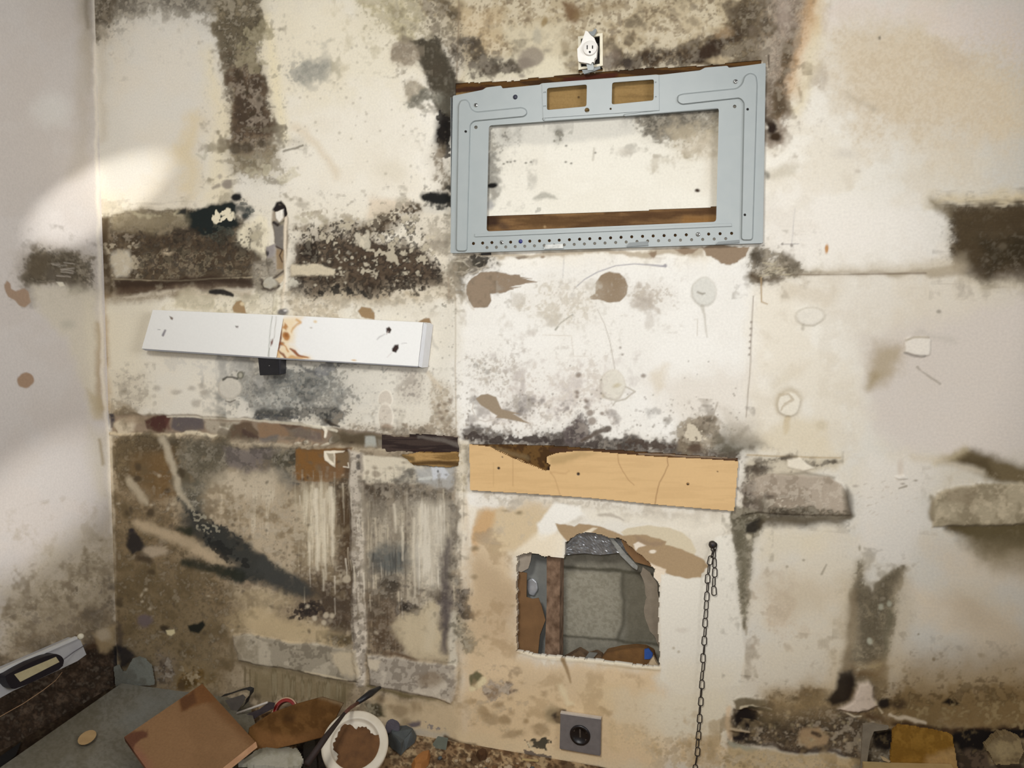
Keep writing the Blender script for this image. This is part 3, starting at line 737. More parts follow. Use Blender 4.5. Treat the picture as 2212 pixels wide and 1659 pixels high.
for k in range(150):
    r = random.Random(900+k)
    B(E(r.uniform(640, 985), r.uniform(640, 940), r.uniform(0.9, 2.2)), (150, 142, 128), 0.6, 1.5)
B(L(826, 792, 1, 828, 805, 1.5, 838, 795, 1), (160, 156, 148), 0.8, 1.5)
B(E(884, 742, 20, 60), (214, 208, 200), 0.2, 14, 4)

# --- last coat over the long band: dark left edge, pale worn spots, black specks
B(P(216, 468, 234, 464, 232, 560, 244, 630, 240, 640, 216, 640), (84, 70, 50), 0.7, 6, 4); B(L(226, 480, 5, 224, 560, 6, 240, 625, 5), (58, 46, 32), 0.6, 6, 3)
B(P(240, 462, 330, 456, 390, 452, 396, 490, 330, 505, 246, 500), (136, 124, 98), 0.6, 14, 8); B(P(250, 462, 380, 454, 380, 470, 260, 476), (190, 180, 150), 0.6, 12, 6, 0.5, 'm', 0.3)
B(P(300, 540, 540, 540, 545, 598, 300, 600), (166, 152, 124), 0.7, 12, 8, 0.36, 'f', 0.2); B(P(230, 530, 300, 530, 300, 600, 240, 600), (176, 164, 140), 0.6, 10, 8, 0.45, 'f', 0.2)
B(P(300, 500, 545, 500, 545, 600, 300, 600), (44, 36, 26), 0.75, 14, 8, 0.3, 'f', 0.14); B(P(300, 500, 545, 500, 545, 600, 300, 600), (36, 28, 20), 0.6, 14, 8, 0.26, 'x', 0.12)
B(P(245, 604, 545, 598, 548, 612, 250, 620), (46, 34, 24), 0.75, 6, 4); B(L(215, 640, 7, 300, 642, 8, 380, 638, 6), (120, 102, 76), 0.55, 12, 6)
B(P(630, 500, 900, 480, 965, 600, 900, 630, 640, 640), (48, 38, 28), 0.8, 14, 10, 0.34, 'f', 0.12); B(P(630, 490, 900, 470, 965, 600, 900, 630, 640, 640), (40, 32, 24), 0.7, 14, 10, 0.3, 'x', 0.1)
B(P(630, 480, 900, 450, 965, 560, 900, 600, 640, 600), (214, 202, 176), 0.7, 14, 10, 0.2, 'f', 0.12); B(P(630, 490, 800, 490, 800, 540, 640, 540), (222, 212, 188), 0.7, 14, 10, 0.3, 'm', 0.14)
B(P(650, 530, 690, 525, 696, 560, 650, 565), (40, 32, 24), 0.8, 9, 8, 0.7, 'f'); B(P(690, 625, 780, 610, 790, 632, 700, 642), (34, 32, 28), 0.7, 9, 8, 0.6, 'f')
B(P(630, 575, 690, 572, 722, 580, 720, 594, 680, 598, 630, 597), (206, 193, 166), 0.9, 4, 4)
B(L(640, 470, 6, 720, 455, 10, 760, 470, 8), (150, 136, 112), 0.5, 12, 8, 0.5, 'f')
for x, y, r_ in ((640, 470, 6), (655, 476, 8), (668, 462, 6), (690, 470, 7), (700, 480, 6), (560, 505, 5), (552, 512, 8), (570, 498, 4), (610, 482, 4)):
    B(E(x, y, r_), (178, 168, 142), 0.6, 4, 4)
B(P(800, 470, 850, 455, 905, 445, 908, 460, 850, 480, 810, 500), (70, 58, 44), 0.8, 8, 8, 0.5, 'x', 0.12)
B(P(520, 430, 545, 460, 540, 475, 520, 470), (56, 62, 60), 0.7, 9, 7, 0.6, 'x'); B(E(512, 426, 12, 8), (26, 26, 24), 0.95, 4, 5)
B(P(386, 452, 400, 448, 400, 464, 380, 464), (36, 36, 34), 0.95, 4, 3)
B(L(458, 628, 4, 480, 632, 6, 502, 638, 4), (34, 30, 28), 0.95, 2.5, 3)
# --- bared paper patches again, with their torn streaks
B(P(1029, 860, 1040, 853, 1055, 851, 1071, 858, 1078, 872, 1083, 882, 1105, 890, 1124, 894, 1108, 895, 1122, 902, 1146, 915, 1122, 910, 1071, 903, 1075, 898,
    1058, 888, 1041, 876), (156, 139, 116), 1, 1.6, 1.5)
B(L(1023, 870, 1.2, 1020, 885, 1.2, 1030, 905, 1.2, 1048, 911, 1.2, 1070, 905, 1), (206, 198, 186), 0.8, 1.5)
for x0, y0, x1, y1 in ((1090, 594, 1150, 602), (1095, 624, 1125, 619), (1080, 630, 1108, 625), (1100, 612, 1160, 609)):
    B(L(x0, y0, 2.4, x1, y1, .6), (150, 131, 109), 1, 1.5, 1)
B(E(1298, 640, 60, 40), (240, 236, 226), 0.0, 4)

# ================================================================== the ripped strip below the middle panel
B(P(238, 897, 330, 896, 520, 903, 560, 908, 700, 925, 850, 940, 990, 945, 992, 980, 700, 968, 480, 950, 235, 936), (132, 116, 98), 1, 4, 3, h=-0.004)
B(P(236, 893, 246, 893, 246, 922, 238, 924), (62, 56, 58), 0.95, 3, 1)
B(E(268, 920, 26, 16), (176, 164, 142), 0.95, 4, 5, h=0.004); B(E(290, 908, 30, 8), (142, 126, 104), 0.8, 5, 4)
B(P(312, 908, 330, 900, 352, 897, 368, 899, 360, 920, 352, 934, 336, 934, 316, 926), (68, 42, 36), 1, 3, 2)
B(P(372, 900, 440, 904, 436, 925, 420, 934, 390, 934, 368, 926), (88, 80, 78), 1, 4, 3)
B(L(360, 900, 4, 362, 925, 4), (84, 54, 46), 0.8, 5, 2)
B(P(440, 905, 515, 908, 510, 930, 480, 940, 440, 930), (164, 154, 136), 0.9, 5, 5); B(L(475, 922, 2, 490, 926, 2, 498, 916, 2), (206, 198, 178), 0.8, 2, 2)
B(P(500, 915, 540, 912, 560, 935, 555, 955, 490, 958, 485, 940), (92, 76, 60), 1, 4, 4)
B(P(522, 926, 560, 945, 556, 957, 520, 957), (72, 56, 48), 0.9, 3, 2)
B(P(556, 914, 640, 916, 700, 928, 700, 948, 660, 945, 600, 940, 560, 950), (128, 104, 80), 1, 4, 3)
B(P(610, 922, 690, 930, 695, 948, 640, 950), (104, 92, 84), 0.85, 6, 4); B(P(560, 945, 600, 938, 595, 955, 560, 957), (102, 96, 90), 0.9, 4, 3)
B(L(606, 916, 3, 625, 925, 4, 650, 918, 4), (80, 60, 46), 0.85, 3, 2)
B(P(596, 952, 640, 946, 700, 958, 690, 966, 600, 962), (140, 118, 96), 0.9, 4, 3)
B(L(698, 924, 3.4, 703, 932, 3.2, 701, 944, 2.6), (226, 216, 196), 1, 1.6, .5, h=0.003)
for x, y, rx, ry, a in ((641, 959, 8, 3.5, -5), (659, 957, 6, 5, -30), (680, 962, 7, 4, -20), (703, 961, 13, 4, -12), (722, 950, 12, 8, -30)):
    B(E(x, y, rx, ry, a), (216, 206, 184) if x < 715 else (164, 156, 140), 0.95, 1.5, 1.5, h=0.004)
B(P(712, 930, 850, 945, 860, 972, 740, 970, 720, 960), (96, 86, 68), 0.95, 5, 4)
B(P(730, 938, 785, 940, 786, 966, 740, 966), (80, 68, 50), 0.8, 5, 4); B(E(758, 957, 5, 3), (50, 36, 26), 0.9, 3, 1)
B(P(788, 945, 808, 945, 812, 966, 786, 966), (166, 166, 156), 0.95, 3, 2)
B(P(814, 950, 840, 950, 840, 968, 814, 968), (124, 116, 102), 0.9, 4, 2)
B(L(236, 936, 3, 330, 940, 4, 420, 938, 4, 480, 946, 5), (214, 198, 166), 0.95, 2.5, 2.5, h=0.003)
B(L(400, 936, 5, 470, 945, 7, 485, 952, 5), (206, 194, 168), 0.9, 3, 4)
B(L(485, 958, 3, 520, 964, 5, 600, 962, 4, 640, 966, 3, 780, 972, 2.5, 830, 970, 3), (206, 194, 168), 0.9, 2.5, 2.5, h=0.002)
B(L(414, 945, 4, 416, 960, 2.6, 416, 982, 1.8), (196, 186, 164), 0.95, 1.6, .5)
B(L(430, 948, 3, 430, 960, 1), (190, 180, 158), 0.9, 1.6); B(L(474, 946, 4, 478, 980, 2, 476, 1020, 2.5), (178, 168, 146), 0.8, 2.5, 1.5)
B(L(360, 900, 2, 520, 905, 2, 700, 923, 3.4, 726, 932, 3), (226, 218, 196), 0.75, 2, 1.5)

# ================================================================== lower-left panel
LLP = P(236, 938, 480, 950, 990, 975, 995, 1660, 236, 1660)
B(LLP, (150, 135, 112), 0.96, 10, 3)
B(LLP, (116, 100, 78), 0.6, 12, 3, 0.5, 'l', 0.25)
B(LLP, (178, 164, 140), 0.5, 12, 3, 0.35, 'm', 0.2)
B(LLP, (92, 80, 62), 0.5, 12, 3, 0.3, 'f', 0.2)
B(LLP, (78, 68, 54), 0.4, 12, 3, 0.2, 's', 0.1)
M(P(240, 940, 480, 952, 500, 1010, 440, 1060, 400, 1090, 300, 1080, 260, 1060, 244, 1000), (100, 86, 62), 0.9, 16, 10, tint=0.95, lite=0.1)
B(P(285, 985, 370, 970, 380, 1070, 350, 1100, 300, 1070, 285, 1020), (104, 80, 48), 0.75, 16, 8)
M(P(240, 1060, 300, 1070, 380, 1110, 400, 1200, 480, 1260, 500, 1330, 480, 1480, 330, 1480, 246, 1400), (112, 94, 68), 0.85, 20, 10, tint=0.9, dark=0.35, lite=0.08)
B(L(350, 948, 8, 360, 970, 7, 375, 1020, 6, 388, 1062, 7), (162, 151, 130), 0.85, 6, 3)
B(L(284, 1040, 9, 296, 1062, 7, 318, 1088, 6), (158, 146, 124), 0.75, 6, 4)
B(E(330, 1110, 9, 8), (62, 50, 36), 0.85, 4, 3); B(E(315, 1098, 5), (72, 58, 42), 0.8, 3)
B(E(292, 1035, 8, 10), (64, 54, 38), 0.8, 5, 3)
M(P(400, 955, 500, 968, 640, 972, 640, 1020, 560, 1025, 500, 1010, 480, 1040, 420, 1060, 390, 1000), (104, 96, 80), 0.8, 12, 8, tint=0.85)
B(P(480, 968, 600, 968, 600, 1016, 520, 1020, 490, 1012), (108, 99, 93), 0.85, 6, 5)
B(P(480, 968, 600, 968, 600, 1016, 520, 1020, 490, 1012), (66, 60, 56), 0.5, 6, 5, 0.45, 'f')
M(P(590, 965, 640, 970, 636, 1030, 610, 1040, 590, 1010), (88, 82, 66), 0.7, 8, 6)
B(L(384, 1020, 6, 400, 1030, 7), (64, 62, 44), 0.8, 6, 4)
M(P(370, 1050, 440, 1040, 450, 1090, 400, 1110), (104, 100, 86), 0.7, 14, 8)
# brown bared rectangle with a peeled white corner
B(P(637, 970, 762, 968, 762, 1000, 756, 1040, 690, 1042, 640, 1036), (112, 82, 48), 1, 2, 2)
B(P(640, 975, 720, 972, 690, 1010, 645, 1030), (120, 84, 42), 0.6, 16, 8, 0.6, 'f'); B(P(690, 1000, 755, 1000, 752, 1036, 700, 1036), (116, 88, 60), 0.8, 12, 4)
B(L(752, 975, 8, 750, 1030, 8), (66, 50, 36), 0.75, 6, 4)
B(P(700, 974, 746, 974, 742, 978, 724, 980, 724, 1008, 716, 1004, 702, 994, 700, 986), (224, 214, 192), 1, 1.6, 1, h=0.002)
B(P(706, 978, 722, 980, 722, 1000, 712, 992), (160, 148, 126), 1, 2, 1)
B(P(726, 980, 760, 975, 756, 1005, 730, 1010), (112, 92, 66), 0.9, 3, 2); B(L(752, 1000, 1.2, 754, 1010, 1.2, 742, 1008, 1.2), (220, 210, 190), 0.9, 1.4)
B(P(618, 1042, 632, 1040, 648, 1044, 640, 1056, 628, 1062, 618, 1054), (40, 42, 48), 1, 2, 1.5)
B(P(600, 1010, 640, 1036, 620, 1060, 590, 1030), (98, 96, 88), 0.8, 8, 5)
# pale wiped area with vertical streaks
B(P(455, 1022, 590, 1020, 640, 1060, 720, 1050, 720, 1240, 640, 1260, 560, 1200, 480, 1130, 450, 1070), (170, 155, 130), 0.8, 26, 10)
B(P(455, 1022, 590, 1020, 600, 1080, 500, 1090), (182, 170, 148), 0.7, 16, 8)
M(P(500, 1090, 640, 1080, 660, 1230, 580, 1200, 500, 1140), (150, 134, 110), 0.5, 26, 12, dark=0.3)
B(P(650, 1045, 748, 1045, 748, 1260, 650, 1240), (200, 190, 166), 0.6, 12, 5, 0.5, 'v', 0.3)
B(P(470, 1050, 600, 1060, 600, 1150, 520, 1150), (196, 186, 164), 0.5, 20, 6, 0.35, 'v', 0.15)
for x, y0, y1, r_ in ((683, 1060, 1230, 5), (695, 1080, 1275, 2), (716, 1050, 1220, 5), (706, 1100, 1240, 2), (672, 1130, 1210, 2), (476, 1040, 1110, 2), (498, 1060, 1120, 2.5), (664, 1150, 1205, 1.5)):
    B(L(x, y0, r_, x+3, y1, r_*.6), (202, 190, 166), 0.5, 3, 1.5)
M(P(722, 1040, 762, 1040, 764, 1340, 720, 1350, 700, 1300, 640, 1270, 690, 1235, 724, 1220), (88, 72, 52), 0.85, 14, 8, n='v', tint=0.85, lite=0.15)
B(P(735, 1080, 760, 1080, 760, 1200, 742, 1200), (66, 48, 30), 0.75, 8, 3, 0.8, 'v')
M(P(640, 1230, 764, 1220, 766, 1350, 700, 1350), (84, 70, 56), 0.7, 20, 8)
# dark diagonal smears
SM = P(383, 1077, 405, 1080, 422, 1095, 460, 1125, 495, 1153, 545, 1189, 580, 1210, 618, 1232, 654, 1262, 690, 1285, 618, 1280, 582, 1250, 538, 1249, 509, 1258, 480, 1245, 455, 1236,
       430, 1228, 401, 1220, 395, 1207, 422, 1205, 450, 1215, 480, 1225, 520, 1216, 488, 1197, 450, 1180, 422, 1168, 395, 1150, 383, 1139, 412, 1140, 404, 1110)
B(SM, (60, 60, 54), 0.97, 8, 5)
B(SM, (34, 34, 32), 0.8, 8, 5, 0.6, 'f'); B(P(400, 1090, 470, 1130, 530, 1180, 480, 1190, 420, 1150), (40, 40, 38), 0.9, 10, 6, 0.8, 'f')
B(P(400, 1085, 450, 1110, 480, 1150, 420, 1130), (150, 144, 124), 0.8, 6, 4, 0.3, 'x')
B(P(500, 1190, 600, 1230, 560, 1248, 510, 1235), (70, 72, 68), 0.6, 12, 5)
B(L(400, 1212, 8, 450, 1226, 9, 500, 1238, 10), (36, 38, 30), 0.8, 7, 4)
B(E(612, 1258, 22, 18, 30), (46, 40, 38), 0.8, 9, 5)
B(L(640, 1275, 9, 720, 1310, 10), (66, 58, 48), 0.6, 14, 6)
B(L(300, 1128, 10, 400, 1170, 14, 460, 1200, 12, 512, 1218, 5), (164, 147, 120), 0.85, 8, 4)
B(P(305, 1180, 345, 1175, 360, 1190, 330, 1202, 305, 1200), (160, 146, 126), 0.85, 6, 5)
B(L(318, 1160, 1.5, 345, 1172, 1.5, 360, 1185, 2), (84, 68, 46), 0.7, 2, 2)
B(P(276, 1150, 290, 1146, 308, 1160, 312, 1178, 300, 1196, 282, 1196, 274, 1180), (38, 34, 32), 0.97, 5, 5)
B(E(308, 1205, 14, 9), (62, 50, 38), 0.8, 6, 5); B(E(325, 1237, 6, 7), (72, 62, 46), 0.8, 3, 2); B(E(325, 1108, 8), (62, 48, 36), 0.7, 4, 2)
B(E(310, 1343, 18, 16), (84, 74, 74), 0.85, 6, 4)
B(P(408, 1352, 425, 1348, 436, 1340, 440, 1352, 430, 1368, 412, 1366), (30, 30, 22), 1, 3, 2)
B(E(355, 1358, 10, 7), (48, 38, 26), 0.9, 4, 3); B(P(358, 1362, 376, 1360, 378, 1368, 370, 1374, 360, 1370), (190, 178, 140), 0.95, 2, 1)
B(E(660, 1318, 38, 22, 12), (60, 50, 42), 0.85, 12, 9, 0.85, 'f'); B(E(665, 1312, 22, 14), (44, 36, 32), 0.8, 6, 5, 0.75, 'x')
for x, y, r_ in ((664, 1310, 5), (680, 1335, 5), (705, 1330, 6), (718, 1330, 6), (748, 1250, 9), (700, 1345, 5), (715, 1340, 4)):
    B(E(x, y, r_), (164, 152, 130), 0.8, 3, 2)
B(P(480, 1330, 560, 1310, 640, 1340, 740, 1360, 760, 1395, 640, 1390, 520, 1370, 470, 1350), (168, 150, 117), 0.85, 16, 8)
B(E(560, 1290, 60, 22), (158, 142, 112), 0.7, 18, 8)
M(E(742, 1385, 35, 14), (96, 82, 56), 0.7, 10, 6)
# upright batten of joint compound
BT = P(756, 972, 786, 980, 786, 1040, 784, 1100, 788, 1260, 792, 1340, 786, 1480, 770, 1480, 762, 1380, 760, 1250, 756, 1120)
B(BT, (186, 176, 160), 0.95, 4, 3, h=0.004)
B(BT, (128, 118, 104), 0.6, 4, 3, 0.4, 'f'); B(BT, (90, 82, 72), 0.6, 4, 3, 0.22, 's', 0.08)
for y in (986, 1003, 1010):
    B(E(775, y, 4.5, 5), (84, 78, 72), 0.85, 2, 1)
B(L(757, 1050, 1.4, 760, 1250, 1.6, 766, 1380, 1.4), (66, 56, 44), 0.5, 2, 1)
B(L(786, 1050, 2, 790, 1250, 2.4, 796, 1400, 2), (72, 62, 50), 0.7, 3, 2)
# right-hand piece
B(P(786, 982, 850, 985, 905, 1000, 930, 1030, 900, 1045, 786, 1042), (206, 196, 174), 0.95, 3, 3)
for x, y, rx, ry in ((815, 1022, 10, 7), (812, 1008, 7, 4), (793, 1020, 5, 5), (845, 1010, 4, 3), (870, 1000, 5, 3)):
    B(E(x, y, rx, ry), (146, 134, 116), 0.8, 3, 3)
M(P(845, 1035, 880, 1015, 920, 1020, 930, 1040, 850, 1048), (112, 108, 98), 0.6, 6, 5)
B(P(890, 1010, 985, 1005, 980, 1060, 930, 1050, 900, 1035), (170, 169, 164), 0.85, 8, 5); B(P(932, 1010, 960, 1010, 972, 1025, 962, 1036, 932, 1034), (196, 198, 200), 0.9, 3, 3)
B(E(946, 1018, 2, 3), (70, 70, 66), 0.9, 1.5); B(E(886, 1026, 4, 6), (90, 88, 80), 0.8, 3, 2); B(L(905, 1034, 2.5, 930, 1032, 3), (196, 196, 188), 0.8, 2, 1)
M(P(786, 1040, 900, 1046, 980, 1050, 978, 1110, 900, 1110, 786, 1115), (108, 98, 84), 0.8, 10, 6, tint=0.85)
M(P(790, 1045, 850, 1045, 830, 1070, 795, 1070), (82, 70, 56), 0.7, 8, 5)
B(P(788, 1090, 980, 1090, 984, 1320, 790, 1320), (176, 166, 146), 0.75, 24, 6)
B(P(788, 1060, 980, 1060, 984, 1400, 790, 1400), (100, 90, 74), 0.7, 12, 5, 0.5, 'v', 0.3)
B(P(800, 1080, 975, 1080, 975, 1330, 800, 1330), (208, 198, 178), 0.65, 14, 6, 0.42, 'v', 0.3)
for x, y0, y1, r_ in ((900, 1110, 1230, 5), (893, 1150, 1290, 2), (868, 1130, 1210, 2.5), (920, 1150, 1260, 8), (945, 1130, 1260, 9), (850, 1090, 1150, 2), (832, 1120, 1180, 2)):
    B(L(x, y0, r_, x+2, y1, r_*.7), (208, 199, 180), 0.55, 5, 2)
B(P(802, 1195, 830, 1178, 880, 1185, 888, 1215, 870, 1240, 830, 1240, 806, 1225), (92, 95, 90), 0.85, 14, 7); B(P(802, 1195, 880, 1185, 870, 1250, 820, 1250), (64, 64, 60), 0.7, 12, 6, 0.5, 'v')
M(E(842, 1262, 26, 18), (84, 74, 60), 0.7, 8, 6, n='f')
B(E(880, 1315, 12, 12), (20, 18, 16), 1, 4, 4); M(E(880, 1318, 26, 16), (70, 60, 48), 0.6, 8, 7, n='f')
M(P(792, 1270, 860, 1270, 870, 1380, 900, 1420, 800, 1410), (92, 76, 58), 0.75, 14, 8, n='v')
B(P(850, 1350, 950, 1300, 970, 1400, 960, 1430, 880, 1410), (178, 164, 136), 0.85, 14, 8)
B(L(935, 1330, 12, 925, 1400, 8), (186, 176, 154), 0.7, 8, 4)
B(L(966, 1170, 6, 962, 1260, 9, 966, 1330, 8, 958, 1400, 7), (88, 80, 76), 0.85, 9, 5)
M(E(962, 1290, 14, 40), (74, 66, 64), 0.7, 8, 6)
B(L(980, 1330, 9, 978, 1400, 9, 976, 1480, 10), (186, 178, 160), 0.9, 5, 3)
M(P(985, 1270, 1010, 1280, 1012, 1330, 1000, 1340, 984, 1320), (56, 50, 46), 0.85, 6, 5)
M(P(984, 1330, 1010, 1345, 1030, 1400, 1000, 1410, 985, 1370), (104, 98, 78), 0.6, 8, 6, n='f')
B(P(988, 950, 1012, 955, 1012, 1100, 1000, 1180, 1000, 1250, 984, 1260, 988, 1100), (222, 213, 194), 0.9, 4, 3, h=0.001)
M(P(988, 955, 1012, 960, 1008, 1060, 986, 1060), (196, 182, 154), 0.4, 4, 3, n='s')
M(P(965, 1080, 990, 1080, 992, 1260, 968, 1260), (140, 132, 118), 0.5, 6, 5, n='f')
# low raised bands, the shadow below each painted as a dark line
BA = P(505, 1372, 545, 1370, 620, 1385, 700, 1393, 772, 1405, 775, 1470, 720, 1466, 640, 1448, 560, 1436, 515, 1425, 508, 1400)
B(L(500, 1380, 5, 500, 1425, 5, 560, 1442, 5, 660, 1458, 5, 760, 1478, 5), (84, 74, 54), 0.8, 6, 3)
B(BA, (136, 127, 110), 0.97, 3, 2, h=0.005); B(BA, (96, 88, 74), 0.6, 3, 2, 0.35, 'f'); B(BA, (168, 158, 138), 0.6, 3, 2, 0.3, 'm')
B(P(712, 1410, 770, 1405, 775, 1460, 740, 1455, 718, 1435), (174, 160, 134), 0.85, 6, 5)
B(L(505, 1374, 1.6, 508, 1400, 1.6, 516, 1424, 1.6), (184, 172, 152), 0.8, 2, 1); B(L(660, 1450, 2, 700, 1458, 3, 750, 1468, 2), (190, 176, 148), 0.85, 2, 1)
BD = P(795, 1418, 820, 1416, 880, 1424, 985, 1440, 986, 1500, 975, 1520, 940, 1508, 870, 1492, 800, 1478)
B(L(796, 1482, 4, 870, 1498, 5, 975, 1520, 5), (82, 72, 44), 0.85, 5, 3)
B(BD, (150, 141, 127), 0.97, 3, 2, h=0.005); B(BD, (104, 94, 82), 0.6, 3, 2, 0.4, 'f'); B(BD, (182, 172, 154), 0.6, 3, 2, 0.25, 'm')
B(E(930, 1470, 26, 18), (112, 96, 76), 0.7, 8, 6); B(P(795, 1425, 825, 1425, 815, 1448, 800, 1445), (180, 168, 146), 0.85, 3, 2)
B(L(835, 1410, 3, 880, 1420, 4, 900, 1424, 3), (84, 66, 48), 0.8, 4, 3)
B(P(520, 1440, 640, 1455, 760, 1480, 750, 1520, 560, 1510), (120, 106, 80), 0.8, 12, 5); B(P(520, 1440, 760, 1478, 750, 1525, 540, 1510), (86, 76, 54), 0.7, 10, 4, 0.5, 'v')
B(P(560, 1455, 740, 1480, 735, 1520, 560, 1500), (158, 146, 120), 0.5, 10, 4, 0.3, 'v')
M(P(420, 1440, 470, 1450, 470, 1480, 400, 1480, 395, 1450), (96, 76, 38), 0.6, 14, 6)
M(P(330, 1400, 360, 1420, 345, 1480, 320, 1470), (70, 60, 50), 0.7, 10, 6)
B(P(795, 1500, 1000, 1525, 1010, 1640, 930, 1600, 830, 1560), (168, 150, 120), 0.85, 14, 6)
for x, y, rx, ry in ((865, 1535, 18, 16), (893, 1528, 7, 16), (843, 1528, 6, 6), (876, 1560, 10, 8), (822, 1512, 10, 7), (905, 1530, 4, 10)):
    B(E(x, y, rx, ry), (122, 104, 78), 0.75, 6, 4)
M(P(785, 1520, 815, 1525, 830, 1550, 800, 1550), (82, 74, 50), 0.7, 6, 4)
B(P(878, 1562, 890, 1560, 905, 1562, 902, 1572, 884, 1572), (74, 66, 72), 0.9, 4, 4); B(P(915, 1562, 960, 1568, 965, 1574, 920, 1576), (96, 92, 94), 0.8, 4, 5, 0.7, 'f')
B(P(860, 1575, 965, 1582, 965, 1600, 870, 1592), (146, 140, 128), 0.7, 8, 4)
# corner
B(L(238, 945, 3, 245, 1100, 3, 252, 1400, 3), (196, 184, 162), 0.6, 3, 1.5)
M(P(250, 1370, 300, 1380, 330, 1440, 260, 1450), (74, 66, 66), 0.75, 10, 6)
B(P(254, 1390, 275, 1395, 285, 1440, 262, 1445), (20, 18, 20), 0.95, 5, 4)

# ================================================================== around the hole
B(P(1010, 1080, 1200, 1090, 1200, 1200, 1110, 1200, 1115, 1420, 1420, 1448, 1440, 1660, 1000, 1660, 1000, 1260), (198, 174, 138), 0.85, 26, 10)
B(P(1040, 1100, 1190, 1100, 1180, 1190, 1060, 1200), (206, 186, 150), 0.7, 20, 8)
B(P(1010, 1062, 1100, 1070, 1095, 1090, 1050, 1100, 1015, 1100), (240, 236, 226), 0.9, 8, 4)
B(P(1045, 1100, 1070, 1105, 1062, 1140, 1030, 1170, 1020, 1200, 1016, 1150), (194, 154, 104), 0.75, 10, 5)
B(P(1020, 1200, 1110, 1260, 1110, 1400, 1015, 1380), (180, 158, 128), 0.75, 22, 8); B(P(1060, 1270, 1112, 1280, 1112, 1350, 1080, 1340), (170, 148, 120), 0.6, 16, 6)
B(P(1012, 1100, 1018, 1090, 1030, 1100, 1012, 1180), (234, 226, 208), 0.8, 6, 3)
for x, y, rx, ry in ((1024, 1186, 9, 5), (1022, 1248, 8, 6), (1048, 1376, 6, 4), (1106, 1310, 4, 2), (1094, 1104, 6, 2), (1122, 1110, 7, 4)):
    B(E(x, y, rx, ry), (120, 104, 76), 0.75, 4, 3)
M(P(1030, 1060, 1250, 1080, 1500, 1120, 1560, 1130, 1500, 1140, 1350, 1120, 1200, 1090, 1040, 1090), (206, 196, 178), 0.45, 12, 8, dark=0.35)
B(P(1160, 1130, 1200, 1085, 1250, 1092, 1262, 1115, 1215, 1130, 1200, 1150, 1165, 1165), (243, 239, 228), 0.95, 5, 4)
B(P(1116, 1196, 1165, 1150, 1215, 1150, 1222, 1205, 1180, 1200), (232, 220, 196), 0.85, 8, 4)
B(P(1255, 1100, 1540, 1120, 1580, 1110, 1600, 1150, 1500, 1160, 1380, 1130, 1270, 1125), (228, 220, 202), 0.7, 14, 6)
B(L(1295, 1112, 3, 1320, 1114, 4, 1345, 1124, 2), (176, 166, 150), 0.8, 3, 3)
B(P(1341, 1150, 1355, 1140, 1400, 1135, 1449, 1140, 1475, 1150, 1492, 1165, 1503, 1190, 1495, 1205, 1440, 1190, 1360, 1170), (206, 193, 165), 1, 2, 1.5)
B(P(1199, 1129, 1220, 1131, 1240, 1138, 1250, 1131, 1297, 1136, 1330, 1150, 1345, 1157, 1398, 1155, 1425, 1162, 1442, 1171, 1438, 1178, 1470, 1184, 1500, 1198, 1520, 1212, 1533, 1226,
    1524, 1230, 1522, 1236, 1516, 1240, 1514, 1248, 1490, 1250, 1460, 1246, 1432, 1236, 1415, 1231, 1360, 1190, 1280, 1160, 1225, 1170, 1215, 1160), (162, 138, 106), 1, 1.6, 2)
B(P(1370, 1158, 1440, 1172, 1430, 1180, 1380, 1172), (146, 124, 100), 0.7, 4, 4)
B(P(1238, 1165, 1262, 1150, 1280, 1140, 1290, 1140, 1268, 1158), (226, 214, 190), 0.9, 2, 1.5)
B(P(1368, 1176, 1380, 1170, 1396, 1178, 1380, 1182, 1374, 1190), (226, 214, 196), 0.95, 1.5, 1.5); B(E(1410, 1191, 7, 4), (230, 218, 198), 0.95, 1.5, 1)
B(P(1404, 1215, 1440, 1232, 1435, 1250, 1425, 1262, 1412, 1245), (224, 208, 184), 0.95, 2, 2)
B(P(1428, 1242, 1470, 1246, 1490, 1252, 1515, 1250, 1530, 1238, 1545, 1160, 1600, 1150, 1590, 1220, 1597, 1330, 1608, 1400, 1600, 1480, 1470, 1500, 1428, 1470), (229, 223, 208), 0.95, 2, 2)
B(P(1440, 1440, 1600, 1440, 1600, 1530, 1470, 1560, 1430, 1480), (204, 194, 172), 0.7, 30, 10)
B(P(1300, 1500, 1340, 1490, 1420, 1500, 1560, 1500, 1590, 1540, 1570, 1600, 1440, 1600, 1330, 1560), (203, 193, 170), 0.85, 14, 8)
B(E(1473, 1361, 12, 5, 5), (190, 182, 168), 0.7, 4, 3); B(E(1455, 1400, 3), (160, 150, 130), 0.8, 2); B(E(1466, 1408, 3), (160, 150, 130), 0.8, 2)
B(L(1116, 1405, 3, 1160, 1418, 3.5, 1217, 1424, 4, 1290, 1430, 3, 1425, 1445, 4), (230, 218, 192), 0.9, 2, 2, h=0.001)
B(L(1425, 1450, 2, 1350, 1442, 2, 1290, 1436, 1), (176, 158, 126), 0.7, 2, 1)
B(P(1168, 1424, 1182, 1422, 1176, 1436), (236, 226, 206), 1, 1.5, 1); B(P(1188, 1424, 1202, 1422, 1194, 1436), (236, 226, 206), 1, 1.5, 1)
B(L(1217, 1424, 4, 1225, 1450, 3, 1232, 1475, 1.5), (140, 118, 86), 0.85, 3, 1.5)
B(P(1205, 1480, 1215, 1478, 1225, 1505, 1238, 1520, 1222, 1520), (206, 190, 156), 0.8, 6, 4)
B(P(1250, 1480, 1330, 1480, 1330, 1530, 1260, 1540), (196, 176, 140), 0.6, 18, 8)
M(P(1040, 1478, 1060, 1464, 1105, 1470, 1122, 1492, 1110, 1505, 1080, 1502, 1060, 1510, 1042, 1500), (140, 122, 102), 0.62, 6, 6, lite=0.35)
